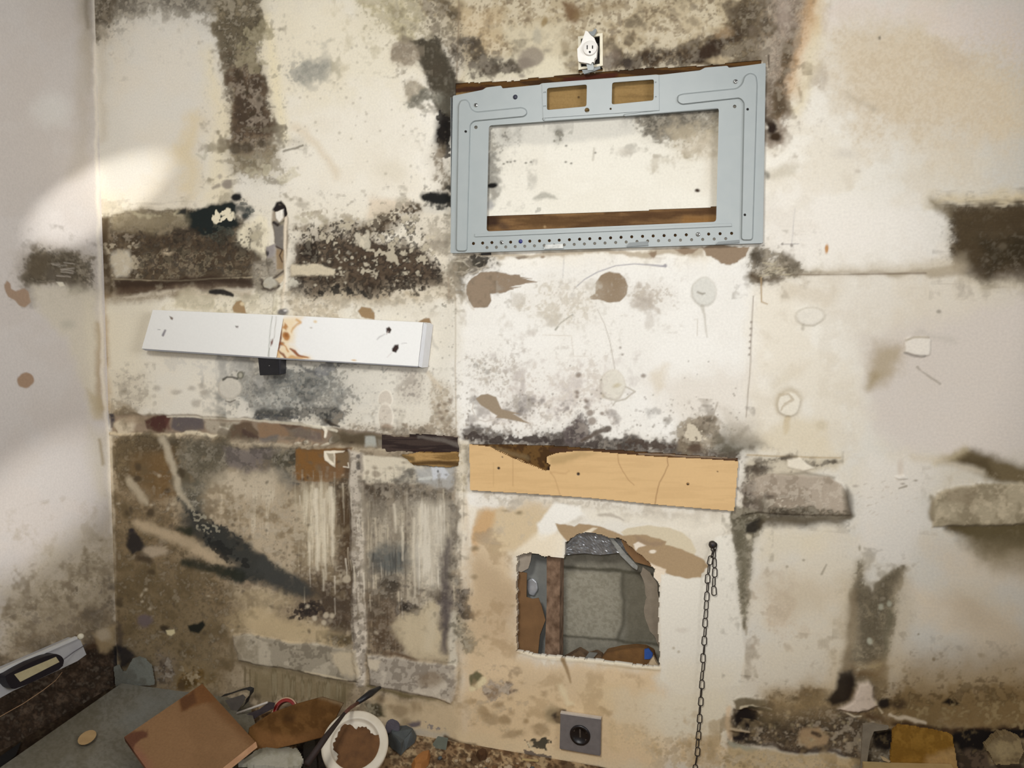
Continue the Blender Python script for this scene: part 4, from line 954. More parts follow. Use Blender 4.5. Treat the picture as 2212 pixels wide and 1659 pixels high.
B(P(1014, 1455, 1030, 1450, 1045, 1456, 1030, 1472, 1018, 1490, 1014, 1475), (92, 88, 62), 0.85, 4, 4); B(L(1020, 1488, 6, 1045, 1468, 7), (204, 190, 152), 0.9, 4, 2)
B(P(1068, 1515, 1090, 1516, 1092, 1526, 1080, 1526), (138, 118, 92), 0.85, 3, 3); B(P(1078, 1552, 1090, 1546, 1102, 1552, 1102, 1564, 1080, 1562), (120, 100, 72), 0.85, 4, 3)
M(P(1010, 1525, 1080, 1530, 1080, 1570, 1010, 1570), (156, 134, 102), 0.5, 14, 8, dark=0.3); M(P(1080, 1570, 1135, 1580, 1130, 1595, 1100, 1594), (140, 122, 92), 0.6, 8, 6, dark=0.3)
M(P(1150, 1570, 1180, 1560, 1180, 1590, 1155, 1592), (146, 126, 96), 0.55, 8, 6, dark=0.3); B(E(1138, 1557, 5, 5), (130, 106, 74), 0.8, 3, 2)
B(P(1132, 1600, 1150, 1596, 1170, 1594, 1190, 1600, 1192, 1608, 1180, 1610, 1185, 1622, 1150, 1620, 1135, 1610), (62, 58, 48), 0.9, 4, 5, 0.85, 'f')
B(P(1130, 1622, 1160, 1626, 1190, 1636, 1180, 1640, 1135, 1632), (78, 70, 66), 0.85, 4, 4, 0.8, 'f'); B(L(1140, 1605, 1.5, 1152, 1622, 1.5), (180, 168, 140), 0.9, 1.5)
B(E(1194, 1542, 18, 20), (128, 114, 88), 0.7, 8, 5); B(P(1188, 1545, 1205, 1528, 1220, 1528, 1222, 1545, 1208, 1560, 1195, 1556), (62, 52, 40), 0.95, 4, 3)
B(L(1298, 1530, 4, 1314, 1542, 5), (128, 110, 82), 0.8, 4, 2)
B(L(1322, 1560, 6, 1326, 1590, 8, 1320, 1610, 6, 1335, 1620, 5), (166, 148, 116), 0.7, 6, 4)
B(P(985, 1575, 1010, 1580, 1240, 1625, 1400, 1650, 1400, 1700, 985, 1640), (176, 160, 130), 0.7, 8, 4)
M(P(1420, 1590, 1600, 1600, 1600, 1660, 1400, 1660), (170, 148, 112), 0.55, 16, 8, dark=0.3)
M(P(1320, 1560, 1400, 1570, 1450, 1600, 1420, 1640, 1340, 1600), (170, 150, 116), 0.5, 14, 8, dark=0.25)
B(L(960, 1592, 5, 1000, 1608, 5, 1100, 1630, 5, 1240, 1652, 6, 1400, 1685, 6), (62, 46, 30), 0.9, 4, 3)

# ================================================================== right: patches, wedge, column
B(P(1615, 990, 1700, 988, 1820, 990, 1800, 1010, 1700, 1030, 1640, 1030, 1612, 1050, 1612, 1000), (196, 184, 160), 0.8, 10, 5)
B(L(1614, 984, 1.5, 1720, 987, 1.6, 1815, 989, 1.4), (176, 156, 122), 0.85, 2, 1)
M(L(1640, 1002, 7, 1680, 994, 4, 1700, 990, 3), (110, 98, 80), 0.7, 6, 4); M(L(1730, 1000, 5, 1770, 1004, 5, 1800, 995, 3), (104, 94, 78), 0.75, 6, 4)
B(E(1645, 1014, 15, 8), (44, 36, 28), 0.95, 5, 4); M(P(1612, 1005, 1665, 1008, 1660, 1030, 1612, 1045), (92, 80, 66), 0.7, 8, 5)
B(P(1700, 994, 1725, 988, 1740, 1000, 1760, 1010, 1735, 1018, 1700, 1008), (228, 218, 198), 0.9, 3, 2, h=0.003)
PA = P(1612, 1050, 1630, 1030, 1660, 1024, 1740, 1026, 1790, 1030, 1815, 1045, 1830, 1070, 1836, 1112, 1700, 1112, 1640, 1106, 1605, 1112)
B(L(1610, 1100, 5, 1640, 1118, 8, 1720, 1122, 9, 1834, 1116, 9), (86, 76, 58), 0.9, 6, 3)
B(L(1625, 1030, 3, 1740, 1022, 4, 1800, 1032, 3), (116, 104, 86), 0.75, 5, 2)
B(PA, (168, 154, 136), 0.97, 3, 2, h=0.006); B(PA, (136, 122, 104), 0.6, 4, 2, 0.4, 'm'); B(PA, (196, 184, 166), 0.5, 4, 2, 0.3, 'f')
M(P(1640, 1095, 1760, 1098, 1830, 1100, 1834, 1116, 1640, 1118), (92, 82, 64), 0.7, 6, 5, n='f'); B(P(1650, 1075, 1700, 1080, 1690, 1095, 1650, 1092), (206, 194, 174), 0.7, 6, 6, 0.6, 'f')
B(E(1662, 1072, 9, 4), (86, 76, 64), 0.85, 3, 3); M(P(1608, 1030, 1630, 1030, 1640, 1110, 1605, 1120), (120, 106, 92), 0.65, 8, 5)
B(P(1818, 1055, 1832, 1060, 1836, 1112, 1826, 1112), (120, 110, 94), 0.7, 5, 2)
B(P(1640, 1140, 1780, 1140, 1810, 1130, 1770, 1190, 1640, 1210), (204, 192, 166), 0.6, 24, 8)
WG = P(1575, 1090, 1620, 1105, 1650, 1115, 1640, 1150, 1626, 1175, 1620, 1250, 1616, 1300, 1608, 1355, 1598, 1310, 1592, 1240, 1588, 1180, 1582, 1130)
M(WG, (112, 104, 84), 0.95, 7, 3, tint=0.95, lite=0.3, dark=0.35)
B(L(1600, 1130, 12, 1604, 1230, 9, 1607, 1320, 3), (98, 92, 74), 0.6, 8, 3)
B(P(1612, 1130, 1640, 1118, 1650, 1128, 1630, 1150, 1612, 1152), (38, 33, 26), 0.95, 4, 4); B(E(1618, 1160, 6, 6), (190, 180, 158), 0.8, 3, 2)
B(L(1612, 1355, 3, 1612, 1370, 2), (130, 118, 98), 0.7, 3, 1)
B(P(1640, 1230, 1760, 1250, 1830, 1280, 1790, 1300, 1730, 1300, 1680, 1280, 1625, 1290), (188, 174, 152), 0.65, 26, 10)
M(P(1660, 1270, 1705, 1275, 1715, 1330, 1690, 1370, 1670, 1360), (176, 158, 138), 0.6, 14, 8, dark=0.2)
B(L(1785, 1220, 1.5, 1775, 1240, 2.5), (116, 108, 94), 0.85, 2); B(E(1736, 1210, 3, 2.5), (130, 122, 106), 0.9, 2); B(E(1857, 1184, 2.5, 6), (140, 130, 112), 0.8, 2); B(E(1700, 1224, 3), (120, 110, 92), 0.8, 2)
VC = P(1856, 1212, 1864, 1250, 1876, 1275, 1888, 1296, 1900, 1265, 1925, 1240, 1950, 1225, 1944, 1270, 1934, 1320, 1926, 1380, 1915, 1430, 1912, 1500, 1890, 1520, 1826, 1510, 1828, 1440, 1836, 1360, 1842, 1290)
B(VC, (150, 136, 110), 0.7, 22, 4)
M(VC, (104, 94, 74), 0.95, 10, 4, tint=0.95, dark=0.3, lite=0.04)
B(L(1850, 1280, 7, 1838, 1360, 8, 1830, 1440, 7), (80, 66, 42), 0.7, 8, 3); B(L(1925, 1320, 6, 1912, 1420, 6), (84, 80, 62), 0.6, 8, 3)
for x, y in ((1903, 1312), (1921, 1304), (1877, 1385), (1880, 1386)):
    B(E(x, y, 5, 6), (150, 148, 130), 0.75, 3, 2)
B(P(1832, 1430, 1916, 1432, 1912, 1465, 1840, 1468), (84, 64, 38), 0.75, 12, 6); M(P(1850, 1432, 1905, 1432, 1900, 1445, 1850, 1448), (140, 124, 92), 0.5, 6, 4)
B(P(1816, 1455, 1838, 1450, 1840, 1480, 1830, 1510, 1800, 1525, 1788, 1510, 1806, 1490), (22, 13, 7), 1, 6, 3)
B(P(2075, 975, 2090, 970, 2140, 982, 2230, 1012, 2230, 1050, 2150, 1042, 2090, 1010, 2030, 1000), (88, 74, 46), 0.95, 14, 4)
B(P(2060, 985, 2130, 990, 2160, 1030, 2090, 1010), (60, 48, 28), 0.6, 14, 5); B(L(2020, 1000, 6, 2060, 985, 9, 2085, 972, 8), (176, 160, 124), 0.6, 12, 4)
B(L(1970, 985, 6, 2060, 1003, 5, 2120, 1020, 5), (196, 184, 162), 0.7, 10, 3)
PR = P(2012, 1085, 2030, 1060, 2070, 1050, 2150, 1045, 2300, 1040, 2300, 1130, 2150, 1134, 2060, 1135, 2014, 1138, 2008, 1110)
B(L(2050, 1142, 10, 2120, 1146, 14, 2300, 1140, 16), (70, 58, 34), 0.95, 8, 3)  # shadow under the raised patch, painted into the wall colour
B(P(2060, 1135, 2300, 1135, 2300, 1200, 2150, 1205, 2090, 1180), (86, 74, 46), 0.8, 26, 6); B(P(2090, 1150, 2300, 1150, 2300, 1230, 2150, 1225), (120, 108, 84), 0.6, 30, 6)
B(PR, (150, 138, 114), 0.97, 4, 2, h=0.006); B(PR, (108, 96, 74), 0.6, 8, 4, 0.5, 'm', 0.35); B(PR, (182, 168, 142), 0.45, 6, 3, 0.3, 'f', 0.3)
B(L(2012, 1075, 5, 2010, 1120, 6), (112, 100, 78), 0.7, 6, 3); B(P(2040, 1055, 2110, 1055, 2100, 1085, 2045, 1085), (120, 106, 84), 0.6, 12, 6)
B(E(1945, 1010, 7, 18), (196, 184, 168), 0.8, 4, 2); B(P(1934, 1030, 1952, 1026, 1960, 1034, 1940, 1036), (236, 228, 214), 0.9, 2, 1, h=0.004)
B(E(1950, 1045, 4, 2), (140, 130, 116), 0.8, 2); B(E(1978, 1038, 4, 2), (130, 120, 104), 0.8, 2); B(L(1942, 1055, 1.5, 1958, 1050, 2.5), (136, 126, 110), 0.8, 2); B(E(1848, 1050, 6, 3), (170, 160, 146), 0.8, 2)
for k in range(22):
    r = random.Random(1500+k); x, y = r.uniform(1850, 1985), r.uniform(1040, 1130)
    B(L(x, y, 1.2, x+r.uniform(3, 9), y-r.uniform(1, 5), 1), (186, 176, 160), 0.7, 1.6)
B(P(1960, 1270, 2060, 1280, 2200, 1310, 2230, 1420, 2100, 1400, 1980, 1330), (184, 168, 144), 0.6, 34, 10)
B(P(2000, 1180, 2230, 1180, 2230, 1280, 2050, 1250), (178, 162, 140), 0.45, 40, 10)
B(P(2030, 1300, 2120, 1310, 2190, 1370, 2100, 1360), (160, 144, 122), 0.5, 28, 8)
B(P(1930, 1430, 2230, 1420, 2230, 1600, 1930, 1580), (138, 118, 88), 0.7, 60, 10)
B(P(1640, 1480, 1810, 1460, 1800, 1540, 1640, 1545), (160, 142, 112), 0.6, 30, 8)
B(E(2017, 1424, 3, 4), (110, 98, 78), 0.9, 2); B(E(1984, 1370, 2), (110, 98, 78), 0.9, 2)
# dark rotten foot of the wall on the right
M(P(1660, 1510, 1740, 1500, 1830, 1505, 1930, 1500, 2060, 1500, 2230, 1480, 2230, 1580, 2060, 1570, 1900, 1560, 1750, 1560, 1660, 1540), (102, 82, 52), 0.85, 26, 10, tint=0.95, lite=0.03)
M(P(1590, 1530, 1640, 1515, 1700, 1535, 1800, 1530, 1860, 1560, 1870, 1660, 1820, 1620, 1700, 1615, 1640, 1612, 1578, 1605), (80, 66, 48), 0.95, 7, 6, tint=0.95, lite=0.16)
B(P(1584, 1512, 1600, 1506, 1650, 1510, 1655, 1524, 1590, 1530), (92, 82, 62), 0.95, 3, 3, h=0.003)
B(L(1600, 1527, 3, 1625, 1524, 3, 1665, 1532, 2), (200, 188, 160), 0.7, 2, 2)
B(L(1620, 1527, 4, 1650, 1531, 4, 1670, 1536, 3), (44, 38, 24), 0.9, 2, 2)
B(P(1590, 1545, 1600, 1532, 1615, 1530, 1635, 1540, 1636, 1570, 1622, 1578, 1600, 1572, 1588, 1560), (20, 14, 11), 1, 4, 3, h=-0.006)
B(P(1636, 1545, 1690, 1550, 1680, 1575, 1640, 1570), (56, 48, 34), 0.85, 8, 5)
B(P(1578, 1580, 1600, 1580, 1620, 1588, 1605, 1602, 1580, 1598), (26, 20, 17), 1, 3, 2, h=-0.005)
B(L(1580, 1573, 3, 1600, 1578, 3, 1616, 1582, 1.5), (150, 136, 114), 0.9, 2, 1.5)
B(L(1576, 1530, 5, 1574, 1570, 5, 1582, 1600, 4), (196, 172, 140), 0.75, 4, 3)
B(P(1574, 1598, 1595, 1606, 1640, 1618, 1630, 1626, 1578, 1612), (126, 124, 108), 0.9, 4, 3); B(L(1612, 1602, 4, 1640, 1608, 4), (36, 30, 22), 0.9, 3, 2)
B(P(1730, 1575, 1770, 1572, 1790, 1595, 1780, 1615, 1740, 1612, 1720, 1600), (134, 112, 84), 0.85, 7, 6); B(L(1755, 1583, 4, 1770, 1588, 5), (50, 38, 28), 0.9, 3, 2)
B(L(1650, 1612, 4, 1700, 1618, 5, 1790, 1622, 6, 1830, 1628, 4), (46, 34, 24), 0.9, 5, 4)
for k in range(40):
    r = random.Random(1700+k)
    B(E(r.uniform(1640, 1860), r.uniform(1530, 1610), r.uniform(2, 5), r.uniform(2, 4)), r.choice([(150, 134, 106), (118, 108, 84), (52, 42, 28), (40, 32, 22)]), 0.7, 2.5, 3)
B(P(1575, 1612, 1640, 1622, 1800, 1632, 1870, 1640, 1870, 1700, 1560, 1700), (142, 124, 90), 0.85, 6, 4)
M(P(1560, 1625, 1640, 1630, 1860, 1645, 1860, 1690, 1560, 1690), (150, 130, 96), 0.5, 12, 8, dark=0.4)
B(P(1850, 1478, 1875, 1472, 1888, 1480, 1886, 1505, 1895, 1522, 1870, 1536, 1830, 1538, 1808, 1532, 1840, 1512), (166, 152, 137), 0.97, 5, 3, h=0.008)
B(L(1890, 1515, 2, 1905, 1540, 2), (164, 150, 124), 0.9, 2, 1); B(L(1830, 1540, 2, 1845, 1548, 2, 1860, 1547, 1.5), (160, 148, 126), 0.9, 1.6)
B(E(1912, 1520, 16, 12), (28, 20, 14), 0.95, 5, 3); B(E(1940, 1520, 16, 10), (52, 38, 24), 0.9, 6, 4); B(E(1716, 1510, 9, 5), (30, 24, 16), 0.95, 4, 3)
B(P(2040, 1518, 2050, 1510, 2062, 1510, 2072, 1520, 2055, 1524), (26, 18, 9), 1, 3, 2)
B(L(1870, 1545, 5, 1920, 1560, 8, 2000, 1575, 6, 2060, 1580, 5), (56, 36, 20), 0.9, 6, 4)
B(L(1920, 1545, 3, 1960, 1552, 4, 2000, 1562, 3), (160, 146, 122), 0.85, 3, 3)
B(P(2040, 1580, 2080, 1572, 2160, 1570, 2230, 1565, 2230, 1700, 1860, 1700, 1880, 1600), (52, 42, 30), 0.95, 6, 5)
B(P(2056, 1582, 2150, 1575, 2165, 1590, 2130, 1615, 2080, 1628, 2064, 1610), (18, 13, 10), 1, 6, 4)
M(P(2130, 1600, 2180, 1585, 2230, 1600, 2230, 1650, 2140, 1650), (112, 96, 68), 0.8, 6, 5); B(P(2070, 1625, 2140, 1625, 2140, 1655, 2075, 1650), (74, 60, 46), 0.8, 8, 5, 0.7, 'f')
M(P(1865, 1560, 1935, 1570, 1925, 1660, 1865, 1660), (74, 64, 48), 0.8, 8, 6); B(E(1908, 1598, 18, 18), (22, 16, 11), 0.9, 6, 4)

# deeper tones over the first coat
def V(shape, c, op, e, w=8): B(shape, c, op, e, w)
V(P(1900, 1440, 2230, 1400, 2230, 1600, 1900, 1590), (112, 94, 64), 0.6, 60)  # lower right: corner vignetting painted into the brown foot stain
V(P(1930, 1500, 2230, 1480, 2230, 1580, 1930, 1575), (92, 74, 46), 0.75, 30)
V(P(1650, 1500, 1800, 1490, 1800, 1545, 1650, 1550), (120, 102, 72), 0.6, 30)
V(P(2060, 1140, 2300, 1138, 2300, 1190, 2170, 1196, 2090, 1172), (66, 56, 32), 0.85, 24); V(P(2080, 1170, 2300, 1170, 2300, 1240, 2150, 1230), (110, 98, 74), 0.55, 34)  # painted shadow under the raised patch, deepened
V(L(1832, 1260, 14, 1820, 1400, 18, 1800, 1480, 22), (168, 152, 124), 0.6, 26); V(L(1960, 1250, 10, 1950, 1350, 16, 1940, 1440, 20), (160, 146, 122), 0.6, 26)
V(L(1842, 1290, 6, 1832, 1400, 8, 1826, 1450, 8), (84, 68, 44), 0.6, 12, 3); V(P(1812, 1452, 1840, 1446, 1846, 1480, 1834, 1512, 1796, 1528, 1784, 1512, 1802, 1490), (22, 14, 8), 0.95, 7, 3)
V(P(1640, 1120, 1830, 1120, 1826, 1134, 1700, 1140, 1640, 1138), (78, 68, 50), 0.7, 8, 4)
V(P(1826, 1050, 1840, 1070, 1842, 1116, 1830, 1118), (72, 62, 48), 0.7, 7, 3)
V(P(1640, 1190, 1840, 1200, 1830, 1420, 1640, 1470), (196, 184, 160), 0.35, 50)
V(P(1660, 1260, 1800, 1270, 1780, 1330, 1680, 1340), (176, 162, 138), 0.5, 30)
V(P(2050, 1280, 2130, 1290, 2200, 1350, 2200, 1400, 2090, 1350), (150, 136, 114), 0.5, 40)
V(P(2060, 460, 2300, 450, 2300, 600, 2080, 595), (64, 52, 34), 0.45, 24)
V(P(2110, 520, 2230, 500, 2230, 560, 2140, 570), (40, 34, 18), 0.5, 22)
# lower left: mold veil, the corner's dim light put into its colour
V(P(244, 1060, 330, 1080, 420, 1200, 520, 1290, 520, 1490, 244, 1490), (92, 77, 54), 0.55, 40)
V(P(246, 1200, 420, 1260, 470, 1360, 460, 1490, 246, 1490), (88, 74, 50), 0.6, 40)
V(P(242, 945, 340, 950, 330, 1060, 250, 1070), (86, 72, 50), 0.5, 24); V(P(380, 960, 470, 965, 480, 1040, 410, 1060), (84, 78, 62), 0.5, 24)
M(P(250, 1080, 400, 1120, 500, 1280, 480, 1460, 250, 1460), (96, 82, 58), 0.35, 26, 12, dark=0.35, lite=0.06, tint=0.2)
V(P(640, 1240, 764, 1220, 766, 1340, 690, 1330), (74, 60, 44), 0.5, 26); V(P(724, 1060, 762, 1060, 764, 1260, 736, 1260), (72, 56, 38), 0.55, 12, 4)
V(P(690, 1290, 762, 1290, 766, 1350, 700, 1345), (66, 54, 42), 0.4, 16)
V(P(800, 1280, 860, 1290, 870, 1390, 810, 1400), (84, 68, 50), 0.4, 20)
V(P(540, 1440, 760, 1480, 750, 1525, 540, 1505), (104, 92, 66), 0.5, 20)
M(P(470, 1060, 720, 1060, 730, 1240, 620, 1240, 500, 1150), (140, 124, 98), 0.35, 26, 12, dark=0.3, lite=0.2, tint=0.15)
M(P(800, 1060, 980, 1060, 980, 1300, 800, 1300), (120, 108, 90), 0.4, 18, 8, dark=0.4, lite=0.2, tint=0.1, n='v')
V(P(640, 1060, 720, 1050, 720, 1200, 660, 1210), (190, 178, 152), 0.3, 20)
for k in range(170):
    r = random.Random(2100+k); x, y = r.uniform(250, 980), r.uniform(980, 1400)
    B(E(x, y, r.uniform(1.5, 5), r.uniform(1.5, 4.5)), r.choice([(62, 54, 42), (74, 64, 50), (170, 158, 136), (52, 46, 38), (96, 84, 66)]), 0.6, 3, 3)
for k in range(60):
    r = random.Random(2400+k); x, y = r.uniform(640, 980), r.uniform(1045, 1300); h_ = r.uniform(15, 60)
    B(L(x, y, r.uniform(.8, 2), x+1.5, y+h_, .5), r.choice([(212, 202, 182), (190, 178, 154), (88, 76, 60)]), 0.6, 1.6, 1)
# marks that stand out on the darkened corner
B(L(300, 1128, 8, 400, 1170, 12, 460, 1200, 10, 512, 1218, 4), (160, 143, 117), 0.8, 9, 5)
B(P(305, 1180, 345, 1175, 360, 1190, 330, 1202, 305, 1200), (150, 136, 116), 0.8, 7, 6)
B(L(350, 948, 6, 360, 970, 6, 375, 1020, 5, 388, 1062, 7, 415, 1100, 6), (162, 151, 130), 0.75, 6, 4); B(L(284, 1040, 8, 296, 1062, 7, 318, 1088, 5), (158, 146, 124), 0.7, 6, 5)
B(P(276, 1150, 290, 1146, 308, 1160, 312, 1178, 300, 1196, 282, 1196, 274, 1180), (36, 32, 30), 0.97, 6, 7); B(E(308, 1207, 16, 10), (58, 48, 36), 0.85, 6, 6); B(E(284, 1146, 6, 5), (36, 32, 34), 0.9, 3, 2)
B(P(400, 1090, 440, 1112, 500, 1160, 560, 1200, 620, 1240, 600, 1262, 520, 1245, 470, 1190, 420, 1160, 396, 1130), (48, 48, 44), 0.85, 10, 8); B(P(400, 1090, 460, 1120, 480, 1160, 420, 1140), (140, 134, 116), 0.7, 6, 4, 0.3, 'x')
B(P(420, 1140, 500, 1180, 560, 1230, 500, 1220), (28, 28, 26), 0.75, 10, 8, 0.55, 'f'); B(L(398, 1210, 8, 430, 1222, 9, 480, 1236, 10, 520, 1244, 12), (34, 36, 28), 0.85, 7, 5); B(L(390, 1140, 6, 410, 1146, 9), (34, 36, 26), 0.85, 6, 5)
B(P(560, 1200, 640, 1245, 690, 1284, 640, 1282, 580, 1256, 550, 1230), (58, 58, 54), 0.85, 12, 7); B(L(680, 1280, 8, 740, 1310, 10), (64, 54, 44), 0.6, 14, 6)
B(E(310, 1343, 18, 16), (84, 74, 76), 0.8, 6, 5); B(P(408, 1352, 425, 1348, 436, 1340, 440, 1352, 430, 1368, 412, 1366), (26, 26, 20), 1, 3, 3)
B(E(355, 1358, 10, 7), (44, 36, 26), 0.9, 4, 3); B(P(358, 1362, 376, 1360, 378, 1368, 370, 1374, 360, 1370), (184, 172, 136), 0.95, 2, 1)
for x, y, r_ in ((330, 1108, 8), (325, 1236, 6), (300, 1035, 7), (262, 1300, 8), (388, 1022, 9), (275, 1110, 5), (360, 1060, 6), (300, 1005, 8)):
    B(E(x, y, r_, r_*1.1), (60, 50, 36), 0.75, 4, 4)
B(E(660, 1318, 36, 20, 12), (52, 44, 38), 0.8, 10, 9, 0.8, 'f'); B(E(665, 1314, 20, 12), (40, 34, 30), 0.8, 6, 5, 0.7, 'x')
for x, y, r_ in ((664, 1310, 4), (680, 1335, 5), (705, 1330, 6), (718, 1330, 5), (748, 1250, 9), (700, 1345, 5)):
    B(E(x, y, r_), (170, 158, 136), 0.8, 3, 2)
M(P(395, 1440, 440, 1446, 445, 1482, 385, 1482), (92, 70, 34), 0.7, 12, 6); M(P(340, 1405, 372, 1425, 360, 1482, 334, 1482), (64, 54, 46), 0.6, 10, 6)
B(P(252, 1340, 262, 1350, 268, 1400, 256, 1410), (60, 52, 44), 0.8, 6, 4); B(P(254, 1390, 278, 1392, 300, 1418, 280, 1440, 262, 1445), (24, 22, 24), 0.9, 6, 5)
M(P(930, 405, 985, 400, 985, 450, 915, 445), (40, 38, 34), 0.45, 10, 9, n='f', tint=0.1, lite=0)
B(L(912, 430, 3, 930, 420, 9, 950, 424, 13, 965, 426, 7), (26, 26, 24), 0.95, 6, 7)
# right-hand lower piece: wiped pale zone, blue-grey bloom, black spot
B(P(895, 1085, 958, 1080, 962, 1190, 950, 1262, 905, 1262), (198, 189, 170), 0.6, 22, 8); B(P(900, 1090, 955, 1090, 955, 1260, 905, 1260), (214, 206, 188), 0.6, 12, 5, 0.45, 'v', 0.3)
B(P(800, 1195, 830, 1178, 880, 1185, 888, 1215, 870, 1240, 830, 1240, 806, 1225), (88, 90, 86), 0.7, 16, 8); B(P(802, 1195, 880, 1185, 870, 1250, 820, 1250), (56, 56, 54), 0.6, 12, 6, 0.5, 'v', 0.25)
B(E(880, 1315, 11, 11), (20, 18, 16), 1, 4, 5); M(E(880, 1318, 26, 16), (66, 56, 46), 0.5, 8, 7, n='f', tint=0.15); M(E(840, 1262, 24, 16), (74, 66, 54), 0.55, 8, 7, n='f', tint=0.2)
B(L(966, 1170, 5, 961, 1260, 9, 966, 1330, 7, 958, 1410, 6), (80, 72, 68), 0.8, 9, 5); B(P(855, 1350, 945, 1300, 950, 1400, 930, 1425, 880, 1405), (176, 162, 134), 0.6, 16, 8)
for x, y0, y1, r_ in ((893, 1120, 1290, 2.2), (905, 1100, 1180, 3), (868, 1140, 1210, 2), (852, 1090, 1150, 2), (683, 1060, 1230, 4), (716, 1055, 1200, 4), (700, 1080, 1250, 2.2), (697, 1230, 1275, 1.6)):
    B(L(x, y0, r_, x+3, y1, r_*.5), (214, 204, 182), 0.7, 4, 1.5)
B(P(660, 1060, 722, 1055, 722, 1210, 668, 1215), (206, 196, 172), 0.45, 14, 5, 0.6, 'v', 0.3)
M(P(984, 1270, 1010, 1280, 1014, 1330, 1002, 1345, 984, 1325), (54, 48, 44), 0.8, 7, 6); M(P(984, 1340, 1012, 1350, 1030, 1402, 1002, 1412, 984, 1380), (100, 94, 76), 0.5, 8, 6, n='f')
# around the hole and outlet: brownish damp
V(P(1010, 1220, 1112, 1250, 1112, 1420, 1010, 1440), (172, 150, 118), 0.45, 30); V(P(1010, 1440, 1400, 1470, 1400, 1640, 1010, 1600), (172, 150, 114), 0.45, 40)
V(P(1120, 1440, 1280, 1450, 1280, 1500, 1120, 1490), (176, 158, 130), 0.4, 24)

# dark blots by the range outlet and spots on the tan stain
B(P(1132, 1600, 1150, 1596, 1170, 1594, 1190, 1600, 1192, 1608, 1180, 1610, 1185, 1622, 1150, 1620, 1135, 1610), (56, 52, 42), 0.95, 4, 6, 0.85, 'f')
B(P(1130, 1622, 1160, 1626, 1190, 1636, 1180, 1640, 1135, 1632), (72, 64, 60), 0.85, 4, 4, 0.8, 'f'); B(L(1140, 1605, 1.5, 1152, 1622, 1.5), (180, 168, 140), 0.9, 1.5)
B(E(1194, 1542, 18, 20), (112, 98, 74), 0.75, 9, 6); B(P(1188, 1545, 1205, 1528, 1220, 1528, 1224, 1545, 1210, 1562, 1195, 1556), (56, 46, 36), 0.95, 4, 4)
B(P(1014, 1455, 1030, 1450, 1045, 1456, 1030, 1472, 1018, 1490, 1014, 1475), (86, 82, 58), 0.9, 4, 5); B(L(1020, 1488, 6, 1045, 1468, 7), (208, 194, 156), 0.9, 4, 3)
M(P(1040, 1478, 1060, 1464, 1105, 1470, 1122, 1492, 1110, 1505, 1080, 1502, 1060, 1510, 1042, 1500), (128, 110, 92), 0.55, 6, 7, lite=0.35, tint=0.2)
for x, y, rx, ry in ((1080, 1521, 12, 6), (1090, 1556, 13, 9), (1138, 1557, 6, 6), (1106, 1512, 5, 4), (1060, 1550, 20, 14), (1110, 1585, 22, 9), (1165, 1578, 16, 13), (1175, 1500, 6, 4), (1150, 1510, 5, 3), (1045, 1535, 14, 10)):
    B(E(x, y, rx, ry), (128, 108, 80), 0.6, 5, 6)
B(P(1010, 1460, 1420, 1460, 1400, 1640, 1010, 1590), (150, 128, 96), 0.5, 14, 8, 0.26, 'm', 0.2); B(P(1010, 1100, 1112, 1180, 1112, 1420, 1010, 1440), (150, 126, 94), 0.5, 14, 8, 0.24, 'm', 0.2)
B(L(1217, 1424, 4, 1225, 1450, 3, 1232, 1475, 1.5), (132, 110, 80), 0.85, 3, 2); B(P(1168, 1424, 1182, 1422, 1176, 1436), (232, 222, 202), 1, 1.5, 1); B(P(1188, 1424, 1202, 1422, 1194, 1436), (232, 222, 202), 1, 1.5, 1)
B(P(1205, 1480, 1215, 1478, 1225, 1505, 1238, 1520, 1222, 1520), (208, 192, 158), 0.8, 6, 5)

# rotten foot again: black voids and brown crust
B(L(1935, 1560, 6, 2000, 1574, 6, 2060, 1580, 7, 2140, 1576, 6, 2230, 1566, 8), (50, 34, 20), 0.9, 6, 5)
B(P(2054, 1586, 2100, 1576, 2160, 1574, 2230, 1566, 2230, 1600, 2180, 1590, 2140, 1605, 2120, 1622, 2076, 1630), (16, 12, 10), 1, 6, 5)
B(P(2064, 1626, 2130, 1622, 2140, 1660, 2070, 1660), (66, 54, 42), 0.9, 8, 6); B(P(2064, 1626, 2130, 1622, 2140, 1660, 2070, 1660), (30, 24, 18), 0.7, 8, 6, 0.5, 'f')
B(P(1885, 1580, 1930, 1575, 1930, 1610, 1905, 1622, 1890, 1610), (18, 13, 10), 0.95, 7, 6)
B(P(2036, 1518, 2050, 1509, 2064, 1510, 2076, 1522, 2055, 1525), (22, 15, 8), 1, 4, 3)
B(E(1908, 1518, 15, 12), (22, 16, 12), 0.95, 5, 4); B(E(1940, 1520, 16, 10), (46, 34, 22), 0.9, 6, 5)
B(P(1900, 1480, 2230, 1450, 2230, 1570, 1900, 1560), (60, 46, 26), 0.6, 30, 12, 0.4, 'f', 0.25); B(P(1930, 1520, 2230, 1510, 2230, 1570, 1950, 1565), (136, 118, 84), 0.5, 16, 10, 0.3, 'f', 0.25)
B(L(1920, 1545, 3, 1960, 1552, 4, 2000, 1564, 3), (160, 146, 124), 0.85, 3, 4)

